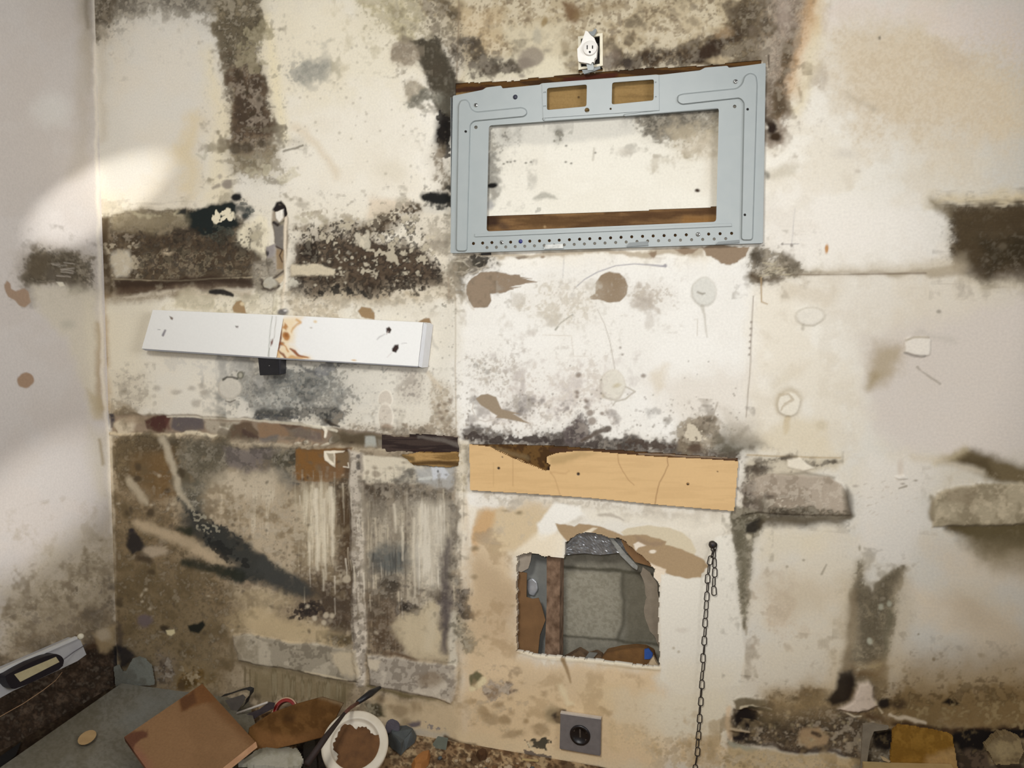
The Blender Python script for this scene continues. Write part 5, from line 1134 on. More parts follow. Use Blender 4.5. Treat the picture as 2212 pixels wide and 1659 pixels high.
# ================================================================== left wall
Bl = PL.st
def Ml(*a, **k): mold(PL, *a, **k)
Bl(P(-60, -60, 260, -60, 260, 1600, -60, 1600), (176, 166, 156), 0.3, 10, 0, 0.45, 'l', 0.35)
Bl(P(150, -60, 205, -60, 202, 60, 195, 200, 170, 60), (158, 149, 134), 0.8, 16, 6); Bl(L(186, -40, 7, 188, 60, 4), (120, 110, 94), 0.7, 8, 3)
Bl(L(178, 100, 14, 180, 340, 14, 160, 380, 12), (160, 150, 132), 0.4, 18, 6)
Bl(E(110, 240, 40, 35), (206, 206, 200), 0.35, 24, 6)
Ml(P(50, 560, 85, 535, 130, 540, 200, 560, 205, 625, 170, 632, 120, 612, 60, 610), (110, 100, 82), 0.85, 18, 6, tint=0.85, lite=0.1)
Bl(E(82, 572, 30, 26), (86, 76, 60), 0.8, 16, 6); Bl(E(138, 550, 14, 12), (84, 76, 62), 0.7, 10, 4)
Bl(L(110, 590, 10, 150, 615, 9, 185, 625, 7), (88, 80, 68), 0.8, 9, 4)
for k in range(8):
    r = random.Random(30+k); x, y = r.uniform(110, 150), r.uniform(565, 595)
    Bl(L(x, y, 1.1, x+r.uniform(10, 30), y+r.uniform(-6, 6), 1.1), (158, 150, 138), 0.8, 1.6, 2)
Bl(P(122, 610, 135, 610, 141, 618, 130, 621), (206, 200, 182), 0.9, 1.6, 1)
Bl(P(8, 615, 16, 607, 24, 612, 25, 622, 34, 628, 52, 622, 64, 632, 69, 652, 56, 664, 44, 660, 34, 648, 18, 640, 10, 628), (146, 124, 104), 1, 2, 2)
Bl(E(55, 822, 19, 17), (144, 120, 98), 1, 2, 2)
Bl(P(70, 618, 205, 625, 215, 900, 195, 905, 175, 830, 145, 730, 100, 690, 80, 660), (186, 178, 160), 0.75, 12, 6)
Bl(P(180, 640, 212, 630, 222, 900, 200, 890, 190, 780), (194, 186, 166), 0.5, 12, 5)
Bl(E(150, 702, 14, 9), (160, 156, 142), 0.6, 8, 4)
Bl(L(210, 700, 5, 215, 780, 7, 220, 880, 9), (150, 130, 98), 0.7, 9, 4); Bl(P(185, 840, 225, 860, 228, 905, 205, 905), (162, 148, 120), 0.7, 10, 4)
Bl(L(204, -20, 4, 208, 300, 4, 214, 560, 4, 222, 800, 3.5, 234, 950, 4, 243, 1150, 5, 250, 1340, 4), (208, 200, 184), 0.7, 4, 2)
Bl(P(190, 920, 232, 940, 236, 1080, 215, 1080, 200, 1000), (168, 160, 142), 0.6, 18, 6); Bl(L(214, 950, 3, 222, 1000, 4), (130, 116, 92), 0.7, 4, 2)
Bl(P(0, 1270, 100, 1190, 240, 1110, 255, 1300, 230, 1400, 0, 1460), (160, 150, 130), 0.7, 40, 10)
Ml(P(60, 1280, 180, 1200, 245, 1180, 255, 1330, 200, 1380, 0, 1440, 0, 1330), (144, 132, 110), 0.6, 30, 12, dark=0.25)
Ml(P(100, 1370, 200, 1310, 240, 1290, 256, 1400, 200, 1400, 170, 1370, 0, 1440, 0, 1410), (98, 84, 64), 0.85, 16, 10, tint=0.85, lite=0.25)
Ml(L(200, 1330, 10, 238, 1300, 8), (62, 54, 46), 0.6, 10, 6)
Bl(P(60, 1340, 200, 1260, 250, 1200, 256, 1380, 200, 1380, 0, 1450), (120, 108, 88), 0.55, 40, 10)
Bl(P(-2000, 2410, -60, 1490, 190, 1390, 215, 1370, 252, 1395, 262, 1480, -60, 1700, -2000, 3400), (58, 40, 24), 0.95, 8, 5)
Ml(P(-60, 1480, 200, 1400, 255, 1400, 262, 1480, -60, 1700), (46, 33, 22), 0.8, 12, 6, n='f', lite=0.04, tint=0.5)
Bl(P(200, 1370, 250, 1350, 254, 1400, 215, 1405), (138, 120, 90), 0.7, 8, 6); Bl(E(224, 1370, 16, 12), (150, 138, 118), 0.7, 6, 4)
Bl(P(244, 1395, 256, 1392, 268, 1440, 250, 1440), (18, 16, 16), 0.95, 4, 3)

# ------------------------------------------------------------------ build the walls from the stain layers
def grid_wall(name, A, B, to3d, painter, mat, cuts=(), thick=0.0):
    nu, nv = A.shape
    V3 = to3d(A, B, painter.Hh).reshape(-1, 3)
    C = painter.C.reshape(-1, 3)
    idx = np.arange(nu*nv).reshape(nu, nv)
    q = np.stack([idx[:-1, :-1], idx[1:, :-1], idx[1:, 1:], idx[:-1, 1:]], -1)
    U, Vv = painter.U, painter.V
    if cuts:
        cu = (U[:-1, :-1]+U[1:, 1:])/2; cv = (Vv[:-1, :-1]+Vv[1:, 1:])/2
        gone = np.zeros(cu.shape, bool)
        for c in cuts:
            gone |= inside(c, cu, cv)
        quads = q[~gone]
        # rim of each opening: plasterboard thickness
        rim = []
        g = gone
        e = g[:-1, :] != g[1:, :]
        i, j = np.where(e)
        rim += list(zip(idx[i+1, j], idx[i+1, j+1]))
        e = g[:, :-1] != g[:, 1:]
        i, j = np.where(e)
        rim += list(zip(idx[i, j+1], idx[i+1, j+1]))
        rim = np.array(rim)
        used = np.unique(rim)
        mp = {int(a): k+nu*nv for k, a in enumerate(used)}
        back = V3[used].copy(); back[:, 1] = thick
        rq = np.array([[a, b, mp[int(b)], mp[int(a)]] for a, b in rim])
        V3 = np.vstack([V3, back]); quads = np.vstack([quads.reshape(-1, 4), rq])
        C = np.vstack([C, np.tile(np.array([[.62, .58, .5]], np.float32), (len(used), 1))])
    else:
        quads = q.reshape(-1, 4)
    return mesh_np(name, V3, quads, mat, C)

wall_mat = painted('stained_wall_paint')
back = grid_wall('wall_back', GX, GZ, lambda a, b, h: np.stack([a, -h, b], -1), PB, wall_mat, CUTS, 0.013)
tag(back, 'moldy stained cream plaster back wall of the stripped kitchen', kind='structure')
left = grid_wall('wall_left', LY, LZ, lambda a, b, h: np.stack([XL+h, a, b], -1), PL, wall_mat)
tag(left, 'greyish left wall meeting the moldy back wall at the corner', kind='structure')

# ------------------------------------------------------------------ object helpers
def V3(a): return Vector((float(a[0]), float(a[1]), float(a[2])))
def empty(name, loc, label=None, cat=None, group=None):
    o = bpy.data.objects.new(name, None)
    o.empty_display_size = 0.05
    o.location = V3(loc)
    COL.objects.link(o)
    return tag(o, label, cat, group)
def place(o, parent=None, origin=None):
    """mesh was made in world coordinates: give it an origin, hang it under its thing"""
    me = o.data
    if origin is None:
        n = len(me.vertices); co = np.empty(n*3, np.float32); me.vertices.foreach_get('co', co)
        co = co.reshape(-1, 3); origin = (co.min(0)+co.max(0))/2
        if parent is None:
            origin[2] = co[:, 2].min()
    origin = V3(origin)
    me.transform(Matrix.Translation(-origin))
    if parent is not None:
        o.parent = parent
        base = parent.matrix_world.translation if parent.parent is None else parent.parent.location + parent.location
        o.location = origin - (parent.location if parent.parent is None else parent.parent.location + parent.location)
    else:
        o.location = origin
    return o
def bm_obj(name, bm, mat, parent=None, smooth=False, origin=None):
    me = bpy.data.meshes.new(name)
    bmesh.ops.recalc_face_normals(bm, faces=bm.faces[:])
    bm.to_mesh(me); bm.free()
    if smooth:
        me.polygons.foreach_set('use_smooth', [True]*len(me.polygons))
    me.materials.append(mat)
    o = bpy.data.objects.new(name, me)
    COL.objects.link(o)
    return place(o, parent, origin)
def sheet(name, outline, mat, off, t, parent=None, holes=(), bevel=0.0, px=True, to=None, smooth=False, bres=2):
    """plate cut from a flat outline with real holes; back at 'off-t', front at 'off' in front of the wall (or any plane via to)"""
    cu = bpy.data.curves.new('tmp', 'CURVE'); cu.dimensions = '2D'; cu.fill_mode = 'BOTH'
    cu.extrude = max(t/2-bevel, 0.00005); cu.bevel_depth = bevel; cu.bevel_resolution = bres
    for pts in [outline]+list(holes):
        if px:
            pts = [(lambda q: (q[0], q[2]))(onwall(a, b, off)) for a, b in pts]
        s = cu.splines.new('POLY'); s.points.add(len(pts)-1)
        for k, (a, b) in enumerate(pts):
            s.points[k].co = (a, b, 0, 1)
        s.use_cyclic_u = True
    co = bpy.data.objects.new('tmp', cu); COL.objects.link(co)
    dg = bpy.context.evaluated_depsgraph_get()
    me = bpy.data.meshes.new_from_object(co.evaluated_get(dg))
    bpy.data.objects.remove(co); bpy.data.curves.remove(cu)
    me.name = name
    me.transform(to if to is not None else Matrix(((1, 0, 0, 0), (0, 0, -1, -off+t/2), (0, 1, 0, 0), (0, 0, 0, 1))))
    me.materials.clear(); me.materials.append(mat)
    me.polygons.foreach_set('use_smooth', [smooth]*len(me.polygons))
    o = bpy.data.objects.new(name, me); COL.objects.link(o)
    return place(o, parent)
def inset(pts, d):                       # pull a closed outline inwards by d pixels
    A = np.array(pts, float); n = len(A)
    keep = [i for i in range(n) if np.hypot(*(A[i]-A[i-1])) > 1e-3]
    A = A[keep]
    t = np.roll(A, -1, 0)-np.roll(A, 1, 0); t /= np.linalg.norm(t, axis=1)[:, None]
    nr = np.stack([-t[:, 1], t[:, 0]], 1)
    area = np.sum(A[:, 0]*np.roll(A[:, 1], -1)-np.roll(A[:, 0], -1)*A[:, 1])
    return [tuple(p) for p in A+nr*d*(1 if area > 0 else -1)]
def circ(x, y, r, n=16, ry=None):
    return [(x+r*math.cos(2*math.pi*k/n), y+(ry or r)*math.sin(2*math.pi*k/n)) for k in range(n)]
def round_poly(pts, r=4.0, n=4):
    out = []
    m_ = len(pts)
    for i in range(m_):
        p0, p1, p2 = [Vector(pts[(i+k-1) % m_]) for k in range(3)]
        a = (p0-p1); b = (p2-p1)
        ra = min(r, a.length*0.45, b.length*0.45)
        a = p1+a.normalized()*ra; b = p1+b.normalized()*ra
        for k in range(n+1):
            t = k/n
            q = a*(1-t)**2+p1*2*t*(1-t)+b*t*t
            out.append((q.x, q.y))
    return out
def tube(name, pts, rad, mat, parent=None, seg=8, closed=False):
    """swept round bar through 3-D points; rad a number or one per point"""
    bm = bmesh.new(); pts = [V3(p) for p in pts]; n = len(pts)
    rr = rad if isinstance(rad, (list, tuple)) else [rad]*n
    rings = []; nrm = None
    for i in range(n):
        a = pts[(i-1) % n] if (closed or i) else pts[i]
        b = pts[(i+1) % n] if (closed or i < n-1) else pts[i]
        d = (b-a).normalized()
        if nrm is None:
            nrm = d.orthogonal().normalized()
        else:
            nrm = (nrm-d*nrm.dot(d)).normalized()
        bn = d.cross(nrm)
        rings.append([bm.verts.new(pts[i]+(nrm*math.cos(2*math.pi*k/seg)+bn*math.sin(2*math.pi*k/seg))*rr[i]) for k in range(seg)])
    for i in range(n if closed else n-1):
        r0, r1 = rings[i], rings[(i+1) % n]
        for k in range(seg):
            bm.faces.new((r0[k], r0[(k+1) % seg], r1[(k+1) % seg], r1[k]))
    if not closed:
        bm.faces.new(rings[0][::-1]); bm.faces.new(rings[-1])
    return bm_obj(name, bm, mat, parent, True)
def hull_prism(name, front, back, mat, parent=None, bevel=0.0, smooth=False):
    """solid between two matching outlines of 3-D points"""
    bm = bmesh.new()
    f = [bm.verts.new(V3(p)) for p in front]; b = [bm.verts.new(V3(p)) for p in back]
    bm.faces.new(f); bm.faces.new(b[::-1])
    n = len(f)
    for i in range(n):
        bm.faces.new((f[i], b[i], b[(i+1) % n], f[(i+1) % n]))
    if bevel:
        bmesh.ops.bevel(bm, geom=bm.edges[:], offset=bevel, segments=2, affect='EDGES')
    return bm_obj(name, bm, mat, parent, smooth)
def wbox(name, quad, o0, o1, mat, parent=None, bevel=0.0):
    """box whose front (offset o0) is a traced outline on a plane in front of the wall, its back at offset o1"""
    fr = [onwall(x, y, o0) for x, y in quad]
    bk = [np.array([p[0], -o1, p[2]]) for p in fr]
    return hull_prism(name, fr, bk, mat, parent, bevel)
def lathe(name, prof, M4, mat, parent=None, seg=48, smooth=True, cut=None):
    bm = bmesh.new(); rings = []
    for r, h in prof:
        if r < 1e-6:
            rings.append([bm.verts.new(M4 @ Vector((0, 0, h)))])
        else:
            rings.append([bm.verts.new(M4 @ Vector((r*math.cos(2*math.pi*k/seg), r*math.sin(2*math.pi*k/seg), h))) for k in range(seg)])
    for a, b in zip(rings[:-1], rings[1:]):
        for k in range(seg):
            k2 = (k+1) % seg
            if len(a) == 1 and len(b) > 1: bm.faces.new((a[0], b[k], b[k2]))
            elif len(b) == 1 and len(a) > 1: bm.faces.new((a[k], a[k2], b[0]))
            elif len(a) > 1: bm.faces.new((a[k], a[k2], b[k2], b[k]))
    return bm_obj(name, bm, mat, parent, smooth)
def frame_at(p, zdir, up=(0, 0, 1)):
    z = V3(zdir).normalized(); x = V3(up).cross(z).normalized(); y = z.cross(x)
    return Matrix(((x.x, y.x, z.x, p[0]), (x.y, y.y, z.y, p[1]), (x.z, y.z, z.z, p[2]), (0, 0, 0, 1)))
def pslab(name, corners, n, base, paint, mat, thick, parent=None, mask=None, holes=(), light=None, raw=False, bend=None):
    """slab with stains of its own: bilinear grid over four 3-D corners (TL, TR, BR, BL), cut to a traced outline"""
    A, Bc, Cc, D = [np.asarray(c, float) for c in corners]
    nu, nv = n
    s_, t_ = np.meshgrid(np.linspace(0, 1, nu), np.linspace(0, 1, nv), indexing='ij')
    S, T = s_[..., None], t_[..., None]
    X = (A*(1-S)+Bc*S)*(1-T)+(D*(1-S)+Cc*S)*T
    nrm = np.cross(Bc-A, D-A); nrm /= np.linalg.norm(nrm)
    if nrm @ (CAM-A) < 0: nrm = -nrm
    if bend is not None:
        X = X + bend(s_, t_)[..., None]*nrm
    U, Vv = project(X[..., 0], X[..., 1], X[..., 2])
    pt = Painter(U, Vv, s2l(base), light)
    if light is not None:
        pt.C[...] = unclip(s2l(base)/light(U, Vv)[..., None])
    if paint: paint(pt)
    X = X + nrm*pt.Hh[..., None]
    idx = np.arange(nu*nv).reshape(nu, nv)
    q = np.stack([idx[:-1, :-1], idx[1:, :-1], idx[1:, 1:], idx[:-1, 1:]], -1)
    cu = (U[:-1, :-1]+U[1:, 1:])/2; cv = (Vv[:-1, :-1]+Vv[1:, 1:])/2
    keep = np.ones(cu.shape, bool)
    if mask is not None: keep &= inside(mask, cu, cv)
    for h in holes: keep &= ~inside(h, cu, cv)
    g = np.pad(~keep, 1, constant_values=True)
    quads = [q[keep]]
    rim = []
    i, j = np.where(g[:-1, 1:-1] != g[1:, 1:-1]); rim += list(zip(idx[i, j], idx[i, j+1]))
    i, j = np.where(g[1:-1, :-1] != g[1:-1, 1:]); rim += list(zip(idx[i, j], idx[i+1, j]))
    N = nu*nv
    Vf = X.reshape(-1, 3)
    Vb = Vf - nrm*thick
    rim = np.array(rim)
    quads += [q[keep][:, ::-1]+N, np.stack([rim[:, 0], rim[:, 1], rim[:, 1]+N, rim[:, 0]+N], 1)]
    quads = np.vstack(quads)
    used = np.unique(quads); remap = np.zeros(2*N, np.int64); remap[used] = np.arange(len(used))
    VV = np.vstack([Vf, Vb])[used]; CC = np.vstack([pt.C.reshape(-1, 3)]*2)[used]
    o = mesh_np(name, VV, remap[quads], mat, CC, smooth=bend is not None)
    return place(o, parent)
def wquad(q, off):
    return [onwall(x, y, off) for x, y in q]
def dupe(o, loc, parent=None, rot=None):
    c = o.copy(); c.location = loc
    if parent is not None: c.parent = parent
    if rot is not None:
        c.rotation_mode = 'QUATERNION'; c.rotation_quaternion = rot
    COL.objects.link(c)
    return c

# ------------------------------------------------------------------ materials of the objects
m_zinc = surf('grey_enamel_metal', (158, 164, 162), 0.42, 0.0, (151, 158, 157), 30, spec=0.5, bump=0.03, bscale=900)
m_zinc2 = surf('grey_enamel_edge', (122, 127, 126), 0.45, 0.0, (110, 115, 114), 40)
m_steel = surf('bright_steel', (205, 205, 200), 0.25, 0.9, (150, 150, 145), 120)
m_blue = surf('blue_plastic_plug', (32, 38, 110), 0.4, 0, (24, 28, 80), 60)
m_navy = surf('dark_plug', (38, 40, 58), 0.5, 0, (28, 28, 38), 60)
m_black = surf('black_metal', (34, 33, 36), 0.4, 0.2, (24, 24, 26), 60, spec=0.6)
m_chain = surf('dark_chain_steel', (70, 62, 56), 0.5, 0.45, (44, 38, 34), 300)
m_plastic = surf('white_plastic', (232, 228, 220), 0.45, 0, (222, 216, 204), 60)
m_ivory = surf('ivory_plastic', (228, 220, 196), 0.5, 0, (212, 202, 174), 60)
m_dark = surf('dark_hole', (26, 22, 20), 0.9, 0, (16, 14, 12), 60)
m_boxin = surf('grey_metal_box', (96, 92, 86), 0.6, 0.3, (60, 56, 52), 40)
m_wood_d = surf('dark_stained_wood', (92, 64, 34), 0.75, 0, (44, 28, 14), 26, (1, 1, 9), 0.9, 0.3, 120)
m_wood_t = surf('tan_fibreboard', (176, 144, 94), 0.8, 0, (150, 120, 76), 50, (1, 1, 3), 0.6, 0.1)
m_lathd = surf('black_brown_lath', (62, 50, 44), 0.8, 0, (34, 26, 24), 30, (1, 1, 8), 0.9, 0.4, 100)
m_paint_o = painted('painted_board', 0.55, 0.4, 0.05, 500, 0.02)
m_paint_r = painted('rough_board', 0.85, 0.2, 0.35, 300, 0.10)
m_foil = surf('crumpled_foil', (226, 228, 230), 0.3, 0.6, (170, 172, 176), 60, bump=0.35, bscale=45)
m_kraft = surf('brown_kraft_paper', (132, 98, 62), 0.85, 0, (96, 68, 40), 18, bump=0.2)
m_stud = surf('reddish_wood_stud', (150, 122, 98), 0.85, 0, (92, 68, 48), 42, (1, 1, .7), 1.0, 0.5, 200)
m_tape = surf('blue_tape', (42, 84, 160), 0.6, 0, (34, 66, 130), 60)
m_gsheet = surf('grey_paper', (128, 126, 118), 0.85, 0, (104, 102, 96), 30, bump=0.2)
m_red = surf('red_plastic', (150, 34, 24), 0.4, 0, (120, 24, 18), 40)
m_green = surf('grey_green_shard', (122, 128, 114), 0.8, 0, (104, 108, 96), 60)
m_slate = surf('slate_fragment', (86, 92, 92), 0.75, 0, (62, 66, 68), 40, bump=0.4)
m_crumb = surf('plaster_crumb', (196, 176, 144), 0.9, 0, (150, 122, 90), 40, bump=0.4)
m_crumb2 = surf('brown_crumb', (128, 94, 60), 0.9, 0, (88, 62, 38), 40, bump=0.4)

# ------------------------------------------------------------------ microwave mounting bracket
OF = 0.016
bk = empty('mounting_bracket', (onwall(1311, 540, OF)[0], -OF, onwall(1311, 540, OF)[2]),
           'large grey metal appliance mounting bracket with a rectangular opening, screwed to the moldy wall', 'bracket')
UP_H = [(1022.7, 526), (1042.5, 525), (1062.5, 524), (1083.7, 523.6), (1103, 523), (1124.4, 521.5), (1144.4, 521), (1165.4, 520.4), (1186.7, 519.8), (1208, 518.8),
        (1230, 517.8), (1252, 516.7), (1274, 515.7), (1296, 515), (1319, 513.8), (1341.6, 512.6), (1364.6, 511.5), (1388, 510.5), (1411, 509.7), (1434.5, 508.9),
        (1458.6, 508.1), (1482.5, 507.2), (1508, 506.2), (1530.8, 505.6), (1555.5, 504.8), (1580.4, 504)]
LO_H = [(1052, 534.7), (1072.3, 534.2), (1092.5, 533.5), (1113, 532.8), (1133.7, 532), (1154.5, 531.1), (1175.7, 530.3), (1197, 529.6), (1218.8, 529), (1240.4, 528), (1262.4, 527),
        (1284.7, 526), (1307, 525), (1330, 523.9), (1352.6, 522.8), (1376, 521.7), (1399, 520.8), (1422.5, 520.1), (1446, 519.4), (1470, 518.7), (1494, 518), (1518, 517.2),
        (1542.8, 516.4), (1567.7, 515.6)]
outer = round_poly([(978, 207), (1043, 194), (1050, 189), (1083, 185), (1085, 191), (1166, 183), (1170, 180), (1418, 161), (1424, 162), (1512, 152), (1523, 146),
                    (1571, 142), (1575, 147), (1654, 136), (1648, 525), (973, 547)], 3, 3)
opening = round_poly([(1056, 271), (1348, 250), (1553, 233), (1547, 479), (1051, 500)], 7, 4)
win1 = round_poly([(1181, 190), (1268, 182), (1267, 230), (1181, 238)], 5, 3)
win2 = round_poly([(1322, 178), (1413, 171), (1412, 217), (1321, 226)], 5, 3)
hol = [circ(x, y, 3.4, 12) for i, (x, y) in enumerate(UP_H) if i not in (3, 5, 22)] + [circ(x, y, 3.3, 12) for x, y in LO_H]
hol += [circ(1028, 275, 3.8), circ(1587, 230, 3.8), circ(1319, 235, 2.6), circ(1174, 257, 2.6), circ(1268, 238, 5.5)]
slots = [[(1173.5, 198.5), (1179.6, 197.8), (1179.6, 201), (1173.5, 201.8)], [(1173.5, 228.5), (1179.6, 227.8), (1179.6, 231), (1173.5, 231.7)],
         [(1414.6, 176.5), (1418, 176.2), (1418, 179.4), (1414.6, 179.8)], [(1414.6, 208), (1418.4, 207.6), (1418.4, 210.8), (1414.6, 211.2)]]
sheet('plate', outer, m_zinc, OF, 0.0014, bk, [opening, win1, win2]+hol)
cp = sheet('strap_panel', [(1171, 181.5), (1423, 162), (1424, 238), (1348, 246.5), (1346, 250), (1174, 261)], m_zinc, OF+0.0022, 0.0018, bk,
           [round_poly(win1, 0.1, 1), win2, circ(1268, 238, 5.5), circ(1319, 235, 2.6), circ(1174.5, 257, 2.2)]+slots, 0.0004)
# folded rims back to the wall
def rim(name, a, b, mat, w=0.0016, o0=OF-0.0008, o1=0.0008):
    p, q = onwall(*a, OF), onwall(*b, OF)
    d = (q-p)/np.linalg.norm(q-p); nn = np.array([-d[2], 0, d[0]])*w/2
    fr = [p-nn, q-nn, q+nn, p+nn]
    for f_ in fr: f_[1] = -o0
    bb = [np.array([f_[0], -o1, f_[2]]) for f_ in fr]
    return hull_prism(name, fr, bb, mat, bk)
rim('flange', (974, 210), (974, 546), m_zinc2); rim('flange', (1653.5, 138), (1647.5, 524), m_zinc2)
rim('flange', (976, 546), (1645, 525), m_zinc2); rim('flange', (990, 205), (1166, 184), m_zinc2); rim('flange', (1426, 163), (1650, 138), m_zinc2)
rim('opening_flange', (1060, 270), (1346, 249.5), m_zinc2, o1=0.003); rim('opening_flange', (1350, 250), (1550, 234), m_zinc2, o1=0.003)
ribL = round_poly([(984, 544), (989, 228), (994, 216), (1008, 214), (1015, 222), (1018, 234), (1028, 241), (1128, 231), (1138, 236), (1140, 246), (1132, 253), (1024, 263),
                   (1017, 270), (1010, 544)], 9, 5)
ribR = round_poly([(1600, 520), (1606, 222), (1598, 213), (1472, 227), (1462, 220), (1463, 206), (1474, 202), (1592, 190), (1603, 180), (1607, 164), (1620, 156), (1634, 162),
                   (1637, 180), (1627, 520)], 9, 5)
def rib(outline, hgt, slope, holes=()):
    """pressed rib: steep walls rising from the plate to a flat crown"""
    bm = bmesh.new()
    A = [tuple(p) for k, p in enumerate(outline) if math.hypot(p[0]-outline[k-1][0], p[1]-outline[k-1][1]) > .05]
    Bi = inset(A, slope)
    f0 = [bm.verts.new(V3(onwall(x, y, OF+.0001))) for x, y in A]
    f1 = [bm.verts.new(V3(onwall(x, y, OF+hgt))) for x, y in Bi]
    n = len(f0)
    for k in range(n): bm.faces.new((f0[k], f0[(k+1) % n], f1[(k+1) % n], f1[k]))
    bm.faces.new(f1); bm.faces.new(f0[::-1])
    o = bm_obj('stiffening_rib', bm, m_zinc, bk)
    for x, y in holes:
        wbox('dimple', circ(x, y, 2.8, 12), OF+hgt+.0003, OF+hgt-.001, m_dark, o)
rib(ribL, .0062, 2.8, [(1006, 284)]); rib(ribR, .0062, 2.8, [(1615, 236), (1609, 464)])
sheet('bead', [(1026, 506), (1579, 483), (1580, 488), (1026, 511)], m_zinc, OF+0.0030, 0.0032, bk, (), 0.0010)
wbox('hook_tab', [(1178, 529), (1216, 527), (1217, 536), (1175, 538)], OF+0.005, OF, m_steel, bk)
wbox('hook_tab', [(1360, 524), (1399, 521), (1400, 530), (1353, 533)], OF+0.004, OF, m_zinc2, bk)
wbox('hook_tab', [(1552, 522), (1597, 518), (1597, 524), (1546, 528)], OF+0.004, OF, m_zinc2, bk)
wbox('slot_tab', [(1039, 547), (1060, 546), (1060, 550), (1039, 551)], 0.006, 0.002, m_dark, bk)
def screw(name, x, y, off, r, mat, parent, cross=True):
    p = onwall(x, y, off)
    o = lathe(name, [(0, .0022), (r*.55, .0021), (r*.9, .0013), (r, 0), (r, -.001), (0, -.001)], frame_at(p, (0, -1, 0)), mat, parent, 20)
    if cross:
        bm = bmesh.new()
        for a in (0.5, 0.5+math.pi/2):
            c, s_ = math.cos(a)*r*.6, math.sin(a)*r*.6
            w = r*.14; e = (-math.sin(a)*w, math.cos(a)*w)
            vs = [bm.verts.new((p[0]+u*c+k*e[0], p[1]-0.00225, p[2]+u*s_+k*e[1])) for u, k in ((-1, -1), (1, -1), (1, 1), (-1, 1))]
            bm.faces.new(vs)
        r_ = bmesh.ops.extrude_face_region(bm, geom=bm.faces[:])
        for v in r_['geom']:
            if isinstance(v, bmesh.types.BMVert): v.co.y += 0.0006
        bm_obj('cross_recess', bm, m_dark, o)
    return o
for x, y in ((1028, 227), (1589, 176), (1083.7, 523.6), (1508, 506.2)):
    screw('screw', x, y, OF+0.0008, 0.0052, m_steel, bk)
screw('plug', 1124.4, 521.5, OF+0.0008, 0.0052, m_blue, bk, False)
screw('plug', 1113, 209.5, OF+0.0008, 0.0058, m_navy, bk, False)

# ------------------------------------------------------------------ planks showing through the cut-outs
def grain(c1, c2, bands, seed):
    def f(p):
        p.st(('P', [(0, 0), (2212, 0), (2212, 1659), (0, 1659)]), c2, 0.7, 4, 0, 0.45, 'h', 0.3)
        for b in bands: p.st(*b)
    return f
def paint_top(p):
    p.st(P(960, 100, 1700, 60, 1700, 300, 960, 300), (146, 116, 70), 0.5, 4, 0, 0.4, 'h', 0.3)
    p.st(L(960, 190, 12, 1106, 180, 12, 1160, 172, 12, 1270, 165, 13, 1420, 152, 12, 1520, 146, 10, 1660, 130, 10), (92, 62, 26), 1, 4, 2)
    p.st(L(960, 190, 12, 1106, 180, 12, 1160, 172, 12, 1270, 165, 13, 1420, 152, 12, 1520, 146, 10, 1660, 130, 10), (50, 30, 14), 0.8, 4, 2, 0.5, 'h', 0.2)
    p.st(L(960, 200, 5, 1040, 190, 6), (60, 34, 20), 0.9, 4, 2); p.st(L(1220, 172, 4, 1300, 164, 5, 1330, 162, 4), (74, 32, 20), 0.9, 4, 2)
    p.st(E(1250, 210, 2.5), (70, 48, 28), 0.9, 1.5)
pslab('backing_plank', wquad([(975, 150), (1662, 100), (1662, 232), (975, 272)], -0.0025), (380, 70), (158, 128, 80), paint_top, m_paint_r, 0.010,
      mask=[(x+dx, y+dy) for (x, y), (dx, dy) in zip([(980, 172), (1300, 150), (1652, 122), (1652, 220), (1300, 244), (980, 266)], [(0, 0)]*6)], light=LIGHT_B)
tag(bpy.data.objects['backing_plank'], 'dark stained wooden plank exposed behind the top of the grey bracket', 'plank')
def paint_low(p):
    p.st(P(990, 430, 1620, 430, 1620, 540, 990, 540), (94, 66, 40), 0.8, 4, 2, 0.45, 'h', 0.25)
    p.st(L(1120, 475, 3, 1160, 480, 12, 1230, 478, 8, 1330, 460, 4), (92, 66, 38), 0.85, 8, 4)
    p.st(L(1230, 495, 6, 1300, 480, 9, 1400, 470, 9, 1480, 462, 6, 1560, 455, 8), (84, 58, 34), 0.85, 8, 3)
    p.st(L(1180, 462, 3, 1300, 458, 4), (150, 116, 76), 0.8, 6, 2); p.st(L(1480, 480, 9, 1560, 478, 9), (154, 112, 62), 0.7, 8, 3)
    p.st(E(1065, 475, 20, 14), (52, 34, 24), 0.9, 8, 5); p.st(E(1090, 488, 12, 8), (84, 62, 46), 0.8, 6, 4)
    p.st(E(1177, 490, 3), (170, 140, 100), 0.9, 1.5)
pslab('grain_plank', wquad([(995, 440), (1610, 415), (1610, 520), (995, 545)], -0.0025), (320, 56), (130, 98, 62), paint_low, m_paint_r, 0.010,
      mask=[(997, 460), (1606, 436), (1606, 516), (997, 536)], light=LIGHT_B)
tag(bpy.data.objects['grain_plank'], 'brown wavy-grained plank seen along the bottom of the bracket opening', 'plank')
pslab('dark_lath', wquad([(825, 930), (995, 930), (995, 985), (825, 985)], -0.003), (90, 34), (64, 52, 46),
      lambda p: (p.st(P(800, 900, 1000, 900, 1000, 1000, 800, 1000), (40, 30, 28), 0.8, 3, 0, 0.5, 'h', 0.2), p.st(L(905, 945, 3, 960, 952, 4, 990, 962, 5), (104, 96, 88), 0.8, 3, 2),
                 p.st(L(890, 975, 3, 985, 978, 4), (44, 28, 26), 0.8, 3, 1)), m_paint_r, 0.008, light=LIGHT_B)
tag(bpy.data.objects['dark_lath'], 'blackened wooden lath in the slit left of the tan board', 'lath')
